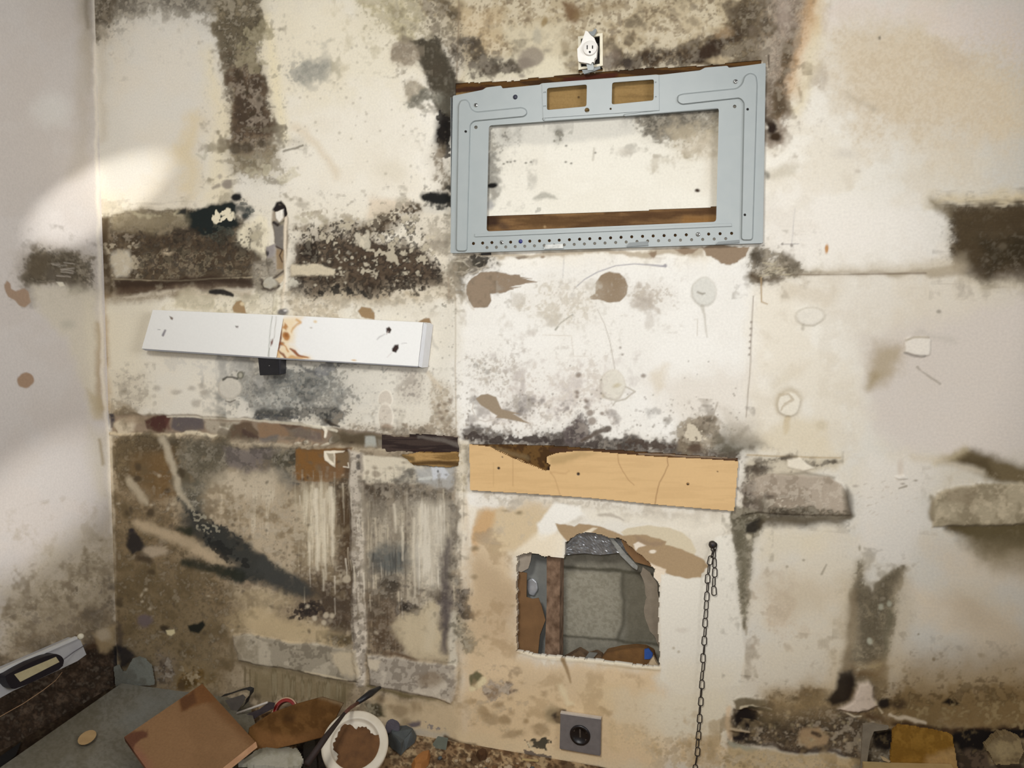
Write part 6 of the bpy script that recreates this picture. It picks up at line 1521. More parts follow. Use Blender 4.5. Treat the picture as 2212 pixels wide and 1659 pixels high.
pslab('wood_splinter', wquad([(868, 975), (995, 975), (995, 1015), (868, 1015)], 0.006), (90, 30), (170, 136, 86),
      lambda p: (p.st(P(860, 970, 1000, 970, 1000, 1020, 860, 1020), (112, 84, 44), 0.8, 3, 1, 0.4, 'h', 0.25), p.st(L(890, 1002, 4, 940, 999, 6, 990, 1003, 6), (72, 50, 24), 0.9, 4, 2),
                 p.st(L(865, 985, 6, 890, 992, 5), (84, 66, 36), 0.8, 4, 2)), m_paint_r, 0.009, mask=torn([(866, 982), (892, 981), (900, 977), (960, 978), (990, 977), (990, 1006), (972, 1010), (920, 1006), (892, 1004), (884, 996)], 1, 9), light=LIGHT_B)
tag(bpy.data.objects['wood_splinter'], 'splintered tan wood scrap wedged below the dark slit', 'wood scrap')

# ------------------------------------------------------------------ broken outlet above the bracket
p0 = onwall(1275, 150, 0.0)
ou = empty('electrical_outlet', (p0[0], 0.0, p0[2]), 'broken white electrical outlet dangling from its box above the grey bracket', 'outlet')
sheet('box_frame', [(1249, 79), (1301, 71.5), (1301.5, 141), (1250, 150)], m_ivory, 0.004, 0.005, ou, [[(1254, 83), (1296, 76.5), (1296, 138), (1254.5, 145)]], 0.0008)
bm = bmesh.new()
c4 = [onwall(x, y, 0.0) for x, y in [(1252, 80), (1299, 73), (1299, 141), (1251, 150)]]
f4 = [bm.verts.new((c[0], 0.002, c[2])) for c in c4]; b4 = [bm.verts.new((c[0], 0.055, c[2])) for c in c4]
bm.faces.new(b4)
for k in range(4): bm.faces.new((f4[k], f4[(k+1) % 4], b4[(k+1) % 4], b4[k]))
bm_obj('junction_box', bm, m_boxin, ou)
body = [(1264.6, 66), (1269.5, 67.7), (1276, 76.6), (1280, 79), (1284, 82), (1285, 87), (1290.7, 97), (1289, 113), (1288, 124.6), (1284, 126), (1283, 135), (1279, 133), (1276, 139),
        (1270, 136), (1264.6, 136), (1249, 132.8), (1247.5, 121), (1246.7, 105), (1250, 102), (1255, 96), (1258, 86), (1260, 80)]
wbox('receptacle_body', body, 0.026, 0.014, m_plastic, ou, 0.0006)
pf = onwall(1274.5, 104, 0.028)
rf = lathe('receptacle_face', [(0, .003), (.0155, .003), (.0170, .0022), (.0175, 0), (.0175, -.004), (0, -.004)], frame_at(pf, (0.05, -1, 0.06)), m_plastic, ou, 40)
for x, y, w, h in ((1268.4, 102, 1.1, 4.4), (1280, 101.6, 1.1, 3.4)):
    wbox('slot', [(x-w, y-h), (x+w, y-h), (x+w, y+h), (x-w, y+h)], 0.0318, 0.030, m_dark, rf)
wbox('ground_slot', circ(1274, 112.4, 2.4, 10, 2.8), 0.0318, 0.030, m_dark, rf)
wbox('metal_strap', [(1266, 134), (1279, 130), (1283, 146), (1282, 151), (1270, 152), (1268, 145)], 0.020, 0.016, m_zinc, ou)
wbox('strap_foot', [(1257, 151), (1270, 150), (1282, 147), (1296, 142), (1297, 148), (1284, 153), (1262, 160), (1259, 157)], 0.017, 0.012, m_zinc2, ou, 0.0005)
wbox('strap_ear', [(1271, 68), (1279, 68), (1286, 61), (1289, 64), (1287, 71), (1282, 78), (1277, 76)], 0.012, 0.009, m_zinc2, ou)

# ------------------------------------------------------------------ long white board with rust at its joint
OB = 0.036
pb = onwall(615, 790, OB)
wb = empty('white_board', (pb[0], -OB, pb[2]), 'long white painted metal board mounted crooked on the wall, rust-stained at its middle joint', 'board')
def paint_wl(p):
    p.st(P(366, 683, 374, 687, 372, 692, 368, 690), (110, 96, 86), 1, 1.5, 1); p.st(L(356, 714, 2.2, 352, 724, 2.6), (112, 106, 112), 0.9, 1.5, 1)
    p.st(L(341, 712, .8, 346, 712, .8), (150, 148, 146), 0.9, 1); p.st(P(508, 704, 515, 704, 514, 708, 510, 708), (120, 112, 108), 1, 1.5)
    p.st(L(588, 683, .9, 583, 720, .9, 580, 770, .9), (160, 160, 150), 0.8, 1.2); p.st(L(597, 684, .8, 592, 730, .8, 586, 735, 1.2), (176, 170, 160), 0.8, 1.2)
    p.st(P(584, 738, 590, 732, 588, 742, 584, 748), (110, 62, 50), 0.95, 1.5, 1); p.st(L(582, 752, 1, 580, 770, 1), (140, 140, 128), 0.8, 1.2)
def paint_wr(p):
    R1, R2 = (176, 118, 56), (122, 62, 26)
    p.st(P(606, 686, 660, 686, 640, 720, 620, 740, 650, 765, 670, 775, 590, 775), (238, 212, 164), 0.8, 12, 6)
    p.st(L(611, 690, 1.2, 607, 720, 2, 601, 748, 2, 596, 773, 1.6), (104, 52, 26), 0.95, 2, 2)
    p.st(P(610, 712, 616, 700, 624, 708, 618, 716), R1, 0.9, 3, 3); p.st(E(617, 726, 8, 7), R1, 0.95, 2.5, 3); p.st(E(618, 724, 4, 4), R2, 0.6, 3, 2)
    p.st(L(645, 692, 2, 652, 698, 3.5, 647, 702, 2, 636, 712, 2.4, 630, 718, 1.5), (206, 160, 96), 0.85, 3, 3)
    p.st(E(606, 741, 6, 4), R2, 0.9, 3, 2); p.st(L(600, 757, 2, 612, 764, 2.6, 618, 772, 2.4), R2, 0.9, 2.5, 2)
    p.st(L(626, 752, 1.6, 636, 758, 3, 646, 767, 3, 665, 773, 1.4), (140, 78, 36), 0.95, 2, 1.5); p.st(P(630, 765, 668, 773, 640, 776, 618, 774), (200, 150, 84), 0.85, 4, 3)
    p.st(L(607, 740, 1.5, 615, 748, 1.2, 622, 758, 1.6), (188, 128, 64), 0.8, 2, 2); p.st(L(604, 770, 2, 600, 760, 3), (210, 166, 104), 0.8, 3, 2)
    p.st(E(681, 695, 4, 3), (222, 196, 150), 0.8, 2, 1); p.st(E(672, 708, 2.5, 1.5), (170, 160, 140), 0.7, 1.5); p.st(E(764, 779, 5, 2), (214, 178, 122), 0.8, 1.5, 1)
    p.st(L(815, 733, 1, 820, 728, 1.5, 832, 722, .8), (176, 172, 168), 0.7, 1.5, 1); p.st(L(868, 742, .8, 878, 741, .8), (190, 186, 182), 0.8, 1)
    p.st(P(834, 709, 840, 706, 845, 712, 842, 720, 835, 719), (52, 34, 26), 1, 1.6, 1, h=-.002); p.st(P(846, 753, 852, 745, 860, 744, 860, 753, 855, 761, 846, 759), (50, 32, 26), 1, 1.6, 1.2, h=-.002)
    p.st(L(835, 722, 1, 838, 716, 1), (190, 176, 168), 0.9, 1); p.st(L(836, 772, .8, 848, 760, .8), (214, 206, 200), 0.8, 1.2)
WB_Q = [(330, 669.5), (613, 681), (597, 772.5), (306, 753)]
pslab('panel', wquad(WB_Q, OB), (150, 50), (238, 237, 231), paint_wl, m_paint_o, 0.028, wb, light=LIGHT_B)
pslab('rusty_panel', wquad([(613, 681), (914, 696.5), (903, 791), (597, 772.5)], OB), (180, 56), (243, 242, 237), paint_wr, m_paint_o, 0.028, wb, light=LIGHT_B)
fr = [onwall(x, y, OB+.0012) for x, y in [(914.5, 696.8), (922, 701.5), (911, 794.5), (903.3, 791.2)]]
bkp = [np.array([f_[0]+.004, -0.003, f_[2]]) for f_ in fr]
hull_prism('end_cap', fr, bkp, surf('end_cap_white', (214, 214, 214), 0.5, 0, (204, 204, 204), 40), wb, 0.0005)
wbox('folded_lip', [(306, 753), (597, 772.5), (903, 791), (902.5, 793.5), (596.5, 775.5), (314, 757)], OB-.0006, 0.008, surf('lip_grey', (148, 148, 150), 0.5, 0, (136, 136, 138), 40), wb)
hb = empty('hanger_bracket', onwall(582, 810, 0.02), 'small black metal hanger sticking out below the white board', 'hanger')
wbox('tab', [(557, 771), (601, 773), (603, 809), (561, 811)], 0.030, 0.004, m_black, hb, 0.0008)
wbox('edge', [(601.5, 773), (607, 774), (606, 807), (603, 809)], 0.029, 0.003, surf('black_edge', (58, 58, 62), 0.3, 0.3, (40, 40, 44), 50), hb)
screw('rivet', 582, 790, 0.030, 0.0014, m_steel, hb, False)

# ------------------------------------------------------------------ tan board with its torn top
OT = 0.015
tb = empty('tan_board', onwall(1300, 1090, OT), 'tan faced fibreboard plank with a torn brown top, fixed above the hole', 'board')
tan_mask = [(1013.5, 960), (1057.5, 965)] + torn([(1057.5, 965), (1084, 979), (1126, 997), (1175, 1017)], .8, 4)[:-1] + [(1178, 1017), (1187, 1016), (1188.5, 1004), (1181, 999), (1182, 986), (1202, 979), (1238, 975),
            (1280, 975), (1336, 980), (1420, 987), (1504, 990.5), (1595, 996.5), (1586, 1104), (1420, 1090), (1280, 1076), (1213, 1071), (1112, 1064.5), (1016, 1059)]
def paint_tan(p):
    p.st(P(1000, 940, 1610, 940, 1610, 1120, 1000, 1120), (198, 162, 112), 0.35, 4, 0, 0.4, 'h', 0.3)
    p.st(P(1185, 985, 1240, 976, 1290, 976, 1250, 992, 1205, 1002, 1188, 1000), (176, 146, 98), 0.75, 6, 3)
    p.st(L(1335, 981, .9, 1336, 1000, .9, 1345, 1018, 1, 1358, 1036, .8, 1370, 1047, .8), (176, 138, 92), 0.85, 1.4, 1)
    p.st(L(1442, 988, .9, 1444, 1005, .9, 1436, 1022, 1, 1424, 1042, 1, 1418, 1068, 1, 1415, 1090, 1), (150, 112, 72), 0.85, 1.3, 1)
    p.st(L(1188, 1018, 1, 1200, 1034, 1, 1210, 1068, 1), (180, 142, 96), 0.6, 1.8, 1); p.st(L(1190, 1020, 2, 1222, 1022, 2, 1231, 1016, 1), (190, 152, 104), 0.6, 3, 2)
    p.st(L(1108, 992, .8, 1108, 1050, .8), (180, 144, 98), 0.7, 1.4); p.st(L(1066, 1000, .8, 1066, 1050, .8), (182, 146, 100), 0.5, 1.4)
    for x, y, r in ((1077, 1011.5, 3), (1249, 1024, 3.4), (1085, 987.5, 1.4), (1550, 1019, 1.3)):
        p.st(E(x, y, r), (44, 30, 18), 1, 1.3, 0, h=-.001)
pslab('face', wquad([(1008, 955), (1600, 955), (1600, 1110), (1008, 1110)], OT), (370, 98), (214, 178, 126), paint_tan, m_paint_o, 0.004, tb, mask=tan_mask, light=LIGHT_B)
def paint_core(p):
    p.st(P(1040, 950, 1610, 950, 1610, 1030, 1040, 1030), (60, 38, 16), 0.8, 3, 1, 0.5, 'f', 0.2)
    p.st(L(1060, 966, 4, 1100, 978, 5, 1140, 992, 4), (116, 96, 66), 0.8, 5, 3); p.st(E(1185, 1011, 5, 6), (40, 24, 14), 0.9, 3, 2)
    p.st(L(1190, 972, 4, 1300, 974, 3, 1450, 984, 3, 1600, 994, 3), (74, 50, 34), 0.9, 3, 1); p.st(L(1380, 980, 1, 1480, 985, 1, 1590, 990, 1), (190, 170, 144), 0.6, 1.2, 1)
pslab('torn_core', wquad([(1008, 955), (1600, 955), (1600, 1110), (1008, 1110)], OT-.0045), (300, 80), (100, 72, 36), paint_core, m_paint_r, 0.010, tb,
      mask=torn([(1016, 961), (1050, 961), (1150, 962), (1240, 967), (1300, 971), (1450, 981), (1594, 991), (1585, 1100), (1420, 1086), (1213, 1067), (1020, 1055)], .8, 6), light=LIGHT_B)
screw('screw', 1486, 1045, OT, 0.0038, surf('tan_screw', (176, 142, 96), 0.4, 0.4, (120, 96, 64), 90), tb)

# ------------------------------------------------------------------ anti-tip chain
pc = onwall(1539, 1177, 0.006)
ch = empty('safety_chain', pc, 'thin dark metal chain hanging from a screw beside the wall hole', 'chain')
lathe('anchor_screw', [(0, .005), (.003, .005), (.0065, .0035), (.0088, .001), (.0092, 0), (.0092, -.005), (0, -.005)], frame_at(onwall(1539, 1177, .007), (0, -1, 0)), m_chain, ch, 24)
screw('screw_tip', 1539.8, 1178, 0.0115, 0.0024, m_navy, ch, False)
def link_bm(L_, Wd, r):
    pts = []
    for k in range(8): a = math.pi*k/7; pts.append((Wd*math.cos(a)*1.0, 0, L_+Wd*math.sin(a)*.8))
    for k in range(8): a = math.pi+math.pi*k/7; pts.append((Wd*math.cos(a)*1.12, 0, -L_+Wd*math.sin(a)*.8))
    return pts
first_link = tube('chain_link', link_bm(.0074, .0050, .0011), .00130, m_chain, None, 7, True)
lm = first_link.data; bpy.data.objects.remove(first_link)
LONG = [(1540, 1192), (1537, 1205), (1532, 1221), (1530, 1240), (1528, 1261), (1528, 1279), (1526, 1299), (1525, 1318), (1524, 1337), (1522.5, 1356), (1522.4, 1376), (1520.5, 1394.5),
        (1520, 1414), (1518, 1432), (1518.4, 1451), (1515.5, 1470), (1515.6, 1489), (1513.7, 1507), (1513, 1525.5), (1511, 1544), (1510.7, 1562.5), (1509, 1580.5), (1508, 1599), (1506, 1616),
        (1505.7, 1634), (1502.5, 1652), (1500, 1671)]
SHORT = [(1543, 1207), (1543.5, 1227), (1543.4, 1247.5), (1541.8, 1267.5), (1542.5, 1287)]
WIDE = {0: 0, 1: 1, 3: 1, 5: 1, 7: .5, 8: .6, 10: .9, 12: 1.15, 14: .8, 15: .8, 17: 1.1, 19: 1.1, 21: .8, 23: .8, 25: 1.15}
def chain_run(pts, first, wide):
    for i, (x, y) in enumerate(pts):
        p = onwall(x, y, 0.0085)
        a = pts[max(i-1, 0)]; b = pts[min(i+1, len(pts)-1)]
        d = V3(onwall(b[0], b[1], .0085)-onwall(a[0], a[1], .0085)).normalized()
        q = Vector((0, 0, -1)).rotation_difference(d)
        tw = wide.get(i, 0.12)*1.2 if isinstance(wide, dict) else wide[i]
        o = bpy.data.objects.new('chain_link', lm); COL.objects.link(o)
        o.parent = ch; o.location = V3(p)-ch.location
        o.rotation_mode = 'QUATERNION'; o.rotation_quaternion = q @ Matrix.Rotation(tw, 4, 'Z').to_quaternion()
chain_run(LONG, 0, WIDE); chain_run(SHORT, 0, [1.0, .75, .15, .95, .1])

# ------------------------------------------------------------------ range outlet near the floor
po = onwall(1253, 1632, 0.012)
ro = empty('range_outlet', po, 'square grey metal range outlet with a round black socket low on the wall', 'outlet')
OQ = [(1210.5, 1541), (1298, 1553.5), (1296.7, 1633.5), (1208.6, 1618)]
m_oplate = surf('grey_metal_cover', (136, 130, 128), 0.5, 0.2, (118, 112, 110), 60, bump=0.05)
wbox('cover_plate', OQ, 0.013, 0.001, m_oplate, ro, 0.0012)
wbox('lip', [(1210.5, 1539.5), (1298.5, 1552), (1298.2, 1554.5), (1210.5, 1542)], 0.0142, 0.003, surf('lip_bright', (214, 206, 196), 0.45, 0.1, (196, 188, 178), 60), ro)
ps = onwall(1253, 1588, 0.0135)
so = lathe('socket', [(0, .0005), (.019, .0005), (.0205, .0035), (.0262, .0030), (.0272, 0), (.0272, -.002), (0, -.002)], frame_at(ps, (0, -1, 0)), surf('black_bakelite', (30, 24, 24), 0.35, 0, (20, 16, 16), 40, spec=0.6), ro, 48)
m_brass = surf('dull_contact_metal', (120, 112, 104), 0.4, 0.6, (70, 64, 58), 80)
for x, y, w, h in ((1253, 1584, 2, 9), (1240, 1578, 1.5, 2), (1267, 1583, 1.5, 1.7), (1266, 1599, 2.4, 2), (1239, 1595, 1.6, 1.3)):
    wbox('contact', [(x-w, y-h), (x+w*.8, y-h*.9), (x+w, y+h), (x-w*.8, y+h)], 0.0152, 0.0140, m_brass, so)
wbox('slot', [(1246, 1605), (1262, 1607), (1262, 1611), (1246, 1609)], 0.0152, 0.0140, m_boxin, so)

# ------------------------------------------------------------------ inside the wall hole
YB = 0.10
def paint_blk(p):
    p.st(P(900, 1000, 1600, 1000, 1600, 1600, 900, 1600), (126, 122, 108), 0.6, 4, 2, 0.5, 'f', 0.3)
    p.st(P(1205, 1232, 1340, 1240, 1340, 1300, 1343, 1350, 1330, 1382, 1200, 1372), (166, 160, 142), 0.8, 6, 4); p.st(P(1205, 1232, 1340, 1240, 1340, 1380, 1200, 1372), (140, 134, 116), 0.6, 4, 2, 0.4, 'x', 0.2)
    p.st(L(1180, 1222, 3, 1280, 1229, 3.5, 1352, 1236, 4, 1420, 1244, 4), (86, 82, 68), 0.9, 3, 2); p.st(L(1346, 1238, 4, 1346, 1300, 4, 1344, 1350, 4, 1332, 1382, 4), (96, 92, 78), 0.85, 5, 2)
    p.st(L(1180, 1372, 2.5, 1280, 1378, 3, 1340, 1384, 3, 1440, 1396, 3.5), (92, 88, 74), 0.9, 3, 2); p.st(L(1180, 1376, 3, 1330, 1388, 3), (150, 144, 128), 0.6, 3, 2)
    p.st(P(1350, 1240, 1440, 1250, 1440, 1390, 1352, 1385), (112, 106, 88), 0.6, 10, 4)
wblk = pslab('wall_outer', [onwall(x, y, -YB) for x, y in [(1040, 1080), (1500, 1080), (1500, 1500), (1040, 1500)]], (240, 220), (146, 141, 126), paint_blk, m_paint_r, 0.02)
tag(wblk, 'grey concrete block wall seen through the ragged hole', kind='structure')
def deep(pts, d): return [onwall(x, y, -d) for x, y in pts]
def slab_deep(name, pts, d, t, mat, label=None, cat=None, bevel=0.0, parent=None):
    f = deep(pts, d); b = [p+np.array([0, t, 0]) for p in f]
    o = hull_prism(name, f, b, mat, parent, bevel)
    return tag(o, label, cat) if label else o
slab_deep('wooden_stud', [(1181, 1190), (1210, 1192), (1209, 1300), (1208, 1436), (1176, 1436), (1181, 1300)], 0.03, 0.05, m_stud, 'mottled reddish wooden stud standing in the left of the wall hole', 'stud')
slab_deep('kraft_paper', [(1108, 1232), (1138, 1238), (1137, 1290), (1150, 1294), (1163, 1292), (1170, 1310), (1178, 1340), (1166, 1372), (1162, 1412), (1140, 1408), (1108, 1402)], 0.024, 0.003, m_kraft,
          'brown kraft paper lining the left edge of the wall hole', 'paper')
slab_deep('paper_scrap', [(1110, 1186), (1150, 1186), (1146, 1212), (1141, 1228), (1126, 1236), (1114, 1232), (1108, 1220)], 0.018, 0.002, surf('beige_scrap', (166, 154, 138), 0.85, 0, (140, 128, 112), 40, bump=0.3),
          'pale torn paper scrap in the upper left of the wall hole', 'paper')
slab_deep('grey_insulation', [(1130, 1180), (1186, 1186), (1186, 1440), (1150, 1440), (1148, 1360), (1160, 1330), (1140, 1290), (1128, 1230)], 0.062, 0.02, surf('grey_insulation', (138, 138, 132), 0.85, 0, (112, 114, 112), 40, bump=.2),
          'grey insulation strip between kraft paper and stud in the hole', 'insulation')
slab_deep('foil_wad', [(1140, 1254), (1150, 1250), (1159, 1258), (1161, 1274), (1152, 1288), (1142, 1284), (1138, 1270)], 0.05, 0.01, m_foil, 'small crumpled foil wad left of the stud in the hole', 'foil', 0.002)
# crumpled foil strip under the top edge
def foil(name, pts_top, pts_bot, d, label, seed):
    bm = bmesh.new(); r = random.Random(seed); n, m_ = 46, 14; g = []
    for i in range(n):
        t = i/(n-1)
        def ev(pp):
            x = pp[0][0]+(pp[-1][0]-pp[0][0])*t
            for (x0, y0), (x1, y1) in zip(pp[:-1], pp[1:]):
                if x0 <= x <= x1+1e-6: return x, y0+(y1-y0)*(x-x0)/(x1-x0+1e-9)
            return pp[-1]
        (xa, ya), (xb, yb) = ev(pts_top), ev(pts_bot)
        row = []
        for j in range(m_):
            s_ = j/(m_-1)
            row.append(bm.verts.new(V3(onwall(xa+(xb-xa)*s_, ya+(yb-ya)*s_, -d-0.02*s_+r.uniform(-.0016, .0016)+.004*math.sin(t*31)*s_))))
        g.append(row)
    for i in range(n-1):
        for j in range(m_-1): bm.faces.new((g[i][j], g[i+1][j], g[i+1][j+1], g[i][j+1]))
    r_ = bmesh.ops.solidify(bm, geom=bm.faces[:], thickness=0.0006)
    return tag(bm_obj(name, bm, m_foil, None, False), label, 'foil')
foil('foil_sheet', [(1212, 1190), (1240, 1158), (1262, 1149), (1296, 1152), (1340, 1166), (1362, 1182)], [(1214, 1200), (1240, 1197), (1262, 1195), (1296, 1199), (1340, 1194), (1362, 1196)], 0.020,
     'shiny crumpled silver foil hanging under the arched top of the hole', 3)
slab_deep('foil_flap', [(1316, 1162), (1324, 1163), (1352, 1196), (1378, 1224), (1376, 1232), (1366, 1226), (1340, 1200)], 0.020, 0.004, surf('dull_foil', (190, 190, 182), 0.35, 0.5, (150, 148, 140), 60, bump=.4),
          'narrow pale foil fold slanting down the right of the arched hole top', 'foil', 0.001)
slab_deep('torn_paper_edge', torn([(1388, 1225), (1404, 1236), (1412, 1250), (1420, 1262), (1424, 1300), (1424, 1400), (1416, 1380), (1404, 1362), (1396, 1340), (1390, 1320), (1396, 1290), (1392, 1260), (1384, 1240)], 1.0, 5), 0.016, 0.004,
          surf('grey_brown_paper', (142, 130, 112), 0.85, 0, (116, 104, 88), 40, bump=.3), 'grey-brown torn paper curling along the right edge of the hole', 'paper')
slab_deep('brown_paper_flap', [(1340, 1162), (1350, 1170), (1375, 1190), (1404, 1212), (1412, 1226), (1400, 1222), (1372, 1214), (1352, 1190)], 0.010, 0.003, m_kraft, 'brown paper flap behind the upper right tear of the hole', 'paper')
slab_deep('cardboard_piece', [(1296, 1428), (1310, 1410), (1340, 1404), (1372, 1400), (1394, 1402), (1412, 1412), (1420, 1450), (1290, 1450)], 0.03, 0.03, surf('brown_cardboard', (124, 88, 46), 0.85, 0, (84, 56, 28), 40, bump=.3),
          'brown cardboard piece lying along the bottom right of the hole', 'cardboard', 0.002)
slab_deep('blue_tape', [(1392, 1403), (1401, 1401), (1410, 1412), (1409, 1420), (1403, 1424), (1392, 1424)], 0.026, 0.004, m_tape, 'small blue tape piece in the lower right corner of the hole', 'tape')
slab_deep('plaster_chunk', [(1398, 1440), (1404, 1428), (1412, 1418), (1416, 1430), (1424, 1440), (1422, 1448), (1400, 1448)], 0.016, 0.012, m_crumb, 'cream plaster chunk in the lower right corner below the blue tape', 'plaster', 0.001)
slab_deep('rubble_chunk', [(1208, 1440), (1214, 1426), (1236, 1414), (1250, 1406), (1258, 1412), (1268, 1420), (1286, 1412), (1300, 1420), (1304, 1440)], 0.035, 0.03, surf('rubble', (112, 88, 62), 0.9, 0, (60, 46, 34), 60, bump=.6),
          'dark brown rubble chunk on the bottom ledge of the hole beside the stud', 'rubble', 0.002)
slab_deep('pale_shard', [(1250, 1440), (1262, 1424), (1272, 1410), (1290, 1412), (1280, 1424), (1276, 1438)], 0.028, 0.006, m_gsheet, 'pale grey shard standing in the rubble at the hole bottom', 'shard')
# dim void behind the other openings
cav = pslab('wall_cavity', [np.array([-1.2, .056, 2.0]), np.array([.25, .056, 2.0]), np.array([.25, .056, .80]), np.array([-1.2, .056, .80])], (3, 3), (60, 52, 44), None, m_paint_r, 0.004)
tag(cav, 'dark sheathing behind the plaster', kind='structure')

# ------------------------------------------------------------------ floor and rubble
def rub(p):
    F = P(-9000, 1300, 9000, 1300, 9000, 9000, -9000, 9000)
    p.st(F, (150, 124, 92), 0.8, 4, 0, 0.5, 'm', 0.25); p.st(F, (196, 172, 134), 0.8, 4, 0, 0.4, 'f', 0.2); p.st(F, (84, 60, 40), 0.8, 4, 0, 0.32, 's', 0.15); p.st(F, (60, 42, 28), 0.6, 4, 0, 0.3, 'x', 0.15)
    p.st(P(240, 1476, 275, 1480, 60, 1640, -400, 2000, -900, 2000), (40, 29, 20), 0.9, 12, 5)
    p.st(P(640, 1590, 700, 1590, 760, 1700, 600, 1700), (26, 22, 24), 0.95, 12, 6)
fl = pslab('floor', [np.array([XL, 0.0, 0]), np.array([1.2, 0.0, 0]), np.array([1.2, -1.25, 0]), np.array([XL, -1.25, 0])], (700, 280), (150, 122, 90), rub, m_paint_r, 0.02)
tag(fl, 'dirt and rubble covered floor at the foot of the wall', kind='structure')

# grey sheet on the floor in the corner
def paint_gs(p):
    p.st(P(-100, 1400, 700, 1400, 700, 1800, -100, 1800), (118, 111, 92), 0.6, 4, 0, 0.45, 'l', 0.35); p.st(P(-100, 1400, 700, 1400, 700, 1800, -100, 1800), (100, 93, 74), 0.4, 4, 0, 0.4, 'x', 0.3)
    p.st(P(330, 1490, 420, 1490, 300, 1590, 250, 1570), (146, 149, 144), 0.6, 26, 10)
def fpt(x, y, h):
    q = onfloor(x, y, h); q[0] = max(q[0], XL+.006); q[1] = min(q[1], -.006); return q
gs = pslab('grey_sheet', [fpt(262, 1476, .022), fpt(552, 1500, .022), fpt(610, 1760, .022), fpt(-60, 1700, .022)], (120, 90), (134, 130, 117), paint_gs, m_paint_r, 0.008)
tag(gs, 'large grey sheet lying on the floor in the left corner', 'sheet')
ts = pslab('torn_sheet', wquad([(240, 1410), (336, 1410), (336, 1492), (240, 1492)], 0.02), (70, 60), (140, 142, 132), lambda p: p.st(P(230, 1400, 340, 1400, 340, 1500, 230, 1500), (112, 108, 96), 0.6, 3, 0, 0.45, 'm', 0.3),
           m_paint_r, 0.005, mask=torn([(246, 1440), (256, 1436), (262, 1452), (272, 1450), (280, 1436), (288, 1424), (300, 1418), (312, 1424), (326, 1436), (329, 1456), (332, 1480), (250, 1482)], 1.2, 8))
tag(ts, 'ragged grey board scrap standing upright in the wall corner', 'board scrap')
hull_prism('oval_chip', [onfloor(x, y, .033) for x, y in circ(0, 0, 1, 18) for x, y in [(188+23*x*.86-9*y*.55, 1593-11*x-12*y)]], [onfloor(x, y, .027) for x, y in circ(0, 0, 1, 18) for x, y in [(188+23*x*.86-9*y*.55, 1593-11*x-12*y)]],
           surf('tan_chip', (196, 164, 116), 0.8, 0, (170, 138, 94), 30), None, 0.0)
tag(bpy.data.objects['oval_chip'], 'pale tan oval chip lying on the grey sheet', 'chip')
# salmon board tilted in front
A_ = onwall(437, 1477, 0.16); B_ = onfloor(268, 1592, .088); C_ = onfloor(553, 1604, .088)
D_ = B_+C_-A_
def paint_sb(p):
    p.st(P(200, 1440, 620, 1440, 620, 1900, 200, 1900), (130, 98, 66), 0.5, 4, 0, 0.4, 'l', 0.35)
    p.st(L(437, 1480, 14, 500, 1546, 16, 560, 1606, 14), (112, 76, 44), 0.8, 14, 3); p.st(P(430, 1478, 445, 1480, 470, 1510, 440, 1520, 390, 1535, 385, 1515), (118, 78, 44), 0.85, 6, 4)
    p.st(P(388, 1512, 420, 1492, 424, 1518, 392, 1534), (92, 60, 38), 0.8, 4, 3); p.st(P(262, 1596, 290, 1578, 318, 1576, 318, 1590, 296, 1608, 282, 1640, 272, 1620), (94, 56, 42), 0.85, 4, 4)
    p.st(P(282, 1630, 300, 1610, 340, 1680, 320, 1700), (146, 94, 78), 0.6, 14, 5)
sb = pslab('salmon_board', [A_, C_, D_, B_], (110, 110), (144, 110, 76), paint_sb, m_paint_r, 0.014)
tag(sb, 'square salmon-brown board tilted on the grey sheet', 'board')
hull_prism('edge_strip', [C_+np.array([0, 0, .002]), D_+np.array([0, 0, .002]), D_+np.array([.004, 0, -.012]), C_+np.array([.004, 0, -.012])],
           [C_+np.array([-.001, 0, .002]), D_+np.array([-.001, 0, .002]), D_+np.array([.001, 0, -.012]), C_+np.array([.001, 0, -.012])], surf('pale_edge', (206, 160, 120), 0.8, 0, (170, 120, 84), 50), None)
es = bpy.data.objects['edge_strip']; mw = es.location.copy(); es.parent = sb; es.location = mw-sb.location
# curved brown sheet
def curve_sheet(name, low, high, n, mat_base, paint, label, cat, t=0.004):
    lo = [np.asarray(p) for p in low]; hi = [np.asarray(p) for p in high]
    def ev(pp, t_):
        k = min(int(t_*(len(pp)-1)), len(pp)-2); f = t_*(len(pp)-1)-k
        f = f*f*(3-2*f)*.4+f*.6
        return pp[k]*(1-f)+pp[k+1]*f
    nu, nv = n
    X = np.zeros((nu, nv, 3))
    for i in range(nu):
        a, b = ev(lo, i/(nu-1)), ev(hi, i/(nu-1))
        for j in range(nv):
            s_ = j/(nv-1)
            X[i, j] = b*(1-s_)+a*s_; X[i, j, 1] -= .018*math.sin(math.pi*s_)
    U, Vv = project(X[..., 0], X[..., 1], X[..., 2]); pt = Painter(U, Vv, s2l(mat_base), None); paint(pt)
    idx = np.arange(nu*nv).reshape(nu, nv); q = np.stack([idx[:-1, :-1], idx[1:, :-1], idx[1:, 1:], idx[:-1, 1:]], -1).reshape(-1, 4)
    Vf = X.reshape(-1, 3); Vb = Vf+np.array([0, t, -t*.3]); N = nu*nv
    ed = [(idx[i, 0], idx[i+1, 0]) for i in range(nu-1)]+[(idx[i, -1], idx[i+1, -1]) for i in range(nu-1)]+[(idx[0, j], idx[0, j+1]) for j in range(nv-1)]+[(idx[-1, j], idx[-1, j+1]) for j in range(nv-1)]
    rq = np.array([[a, b, b+N, a+N] for a, b in ed])
    o = mesh_np(name, np.vstack([Vf, Vb]), np.vstack([q, q[:, ::-1]+N, rq]), m_paint_r, np.vstack([pt.C.reshape(-1, 3)]*2))
    return tag(place(o), label, cat)
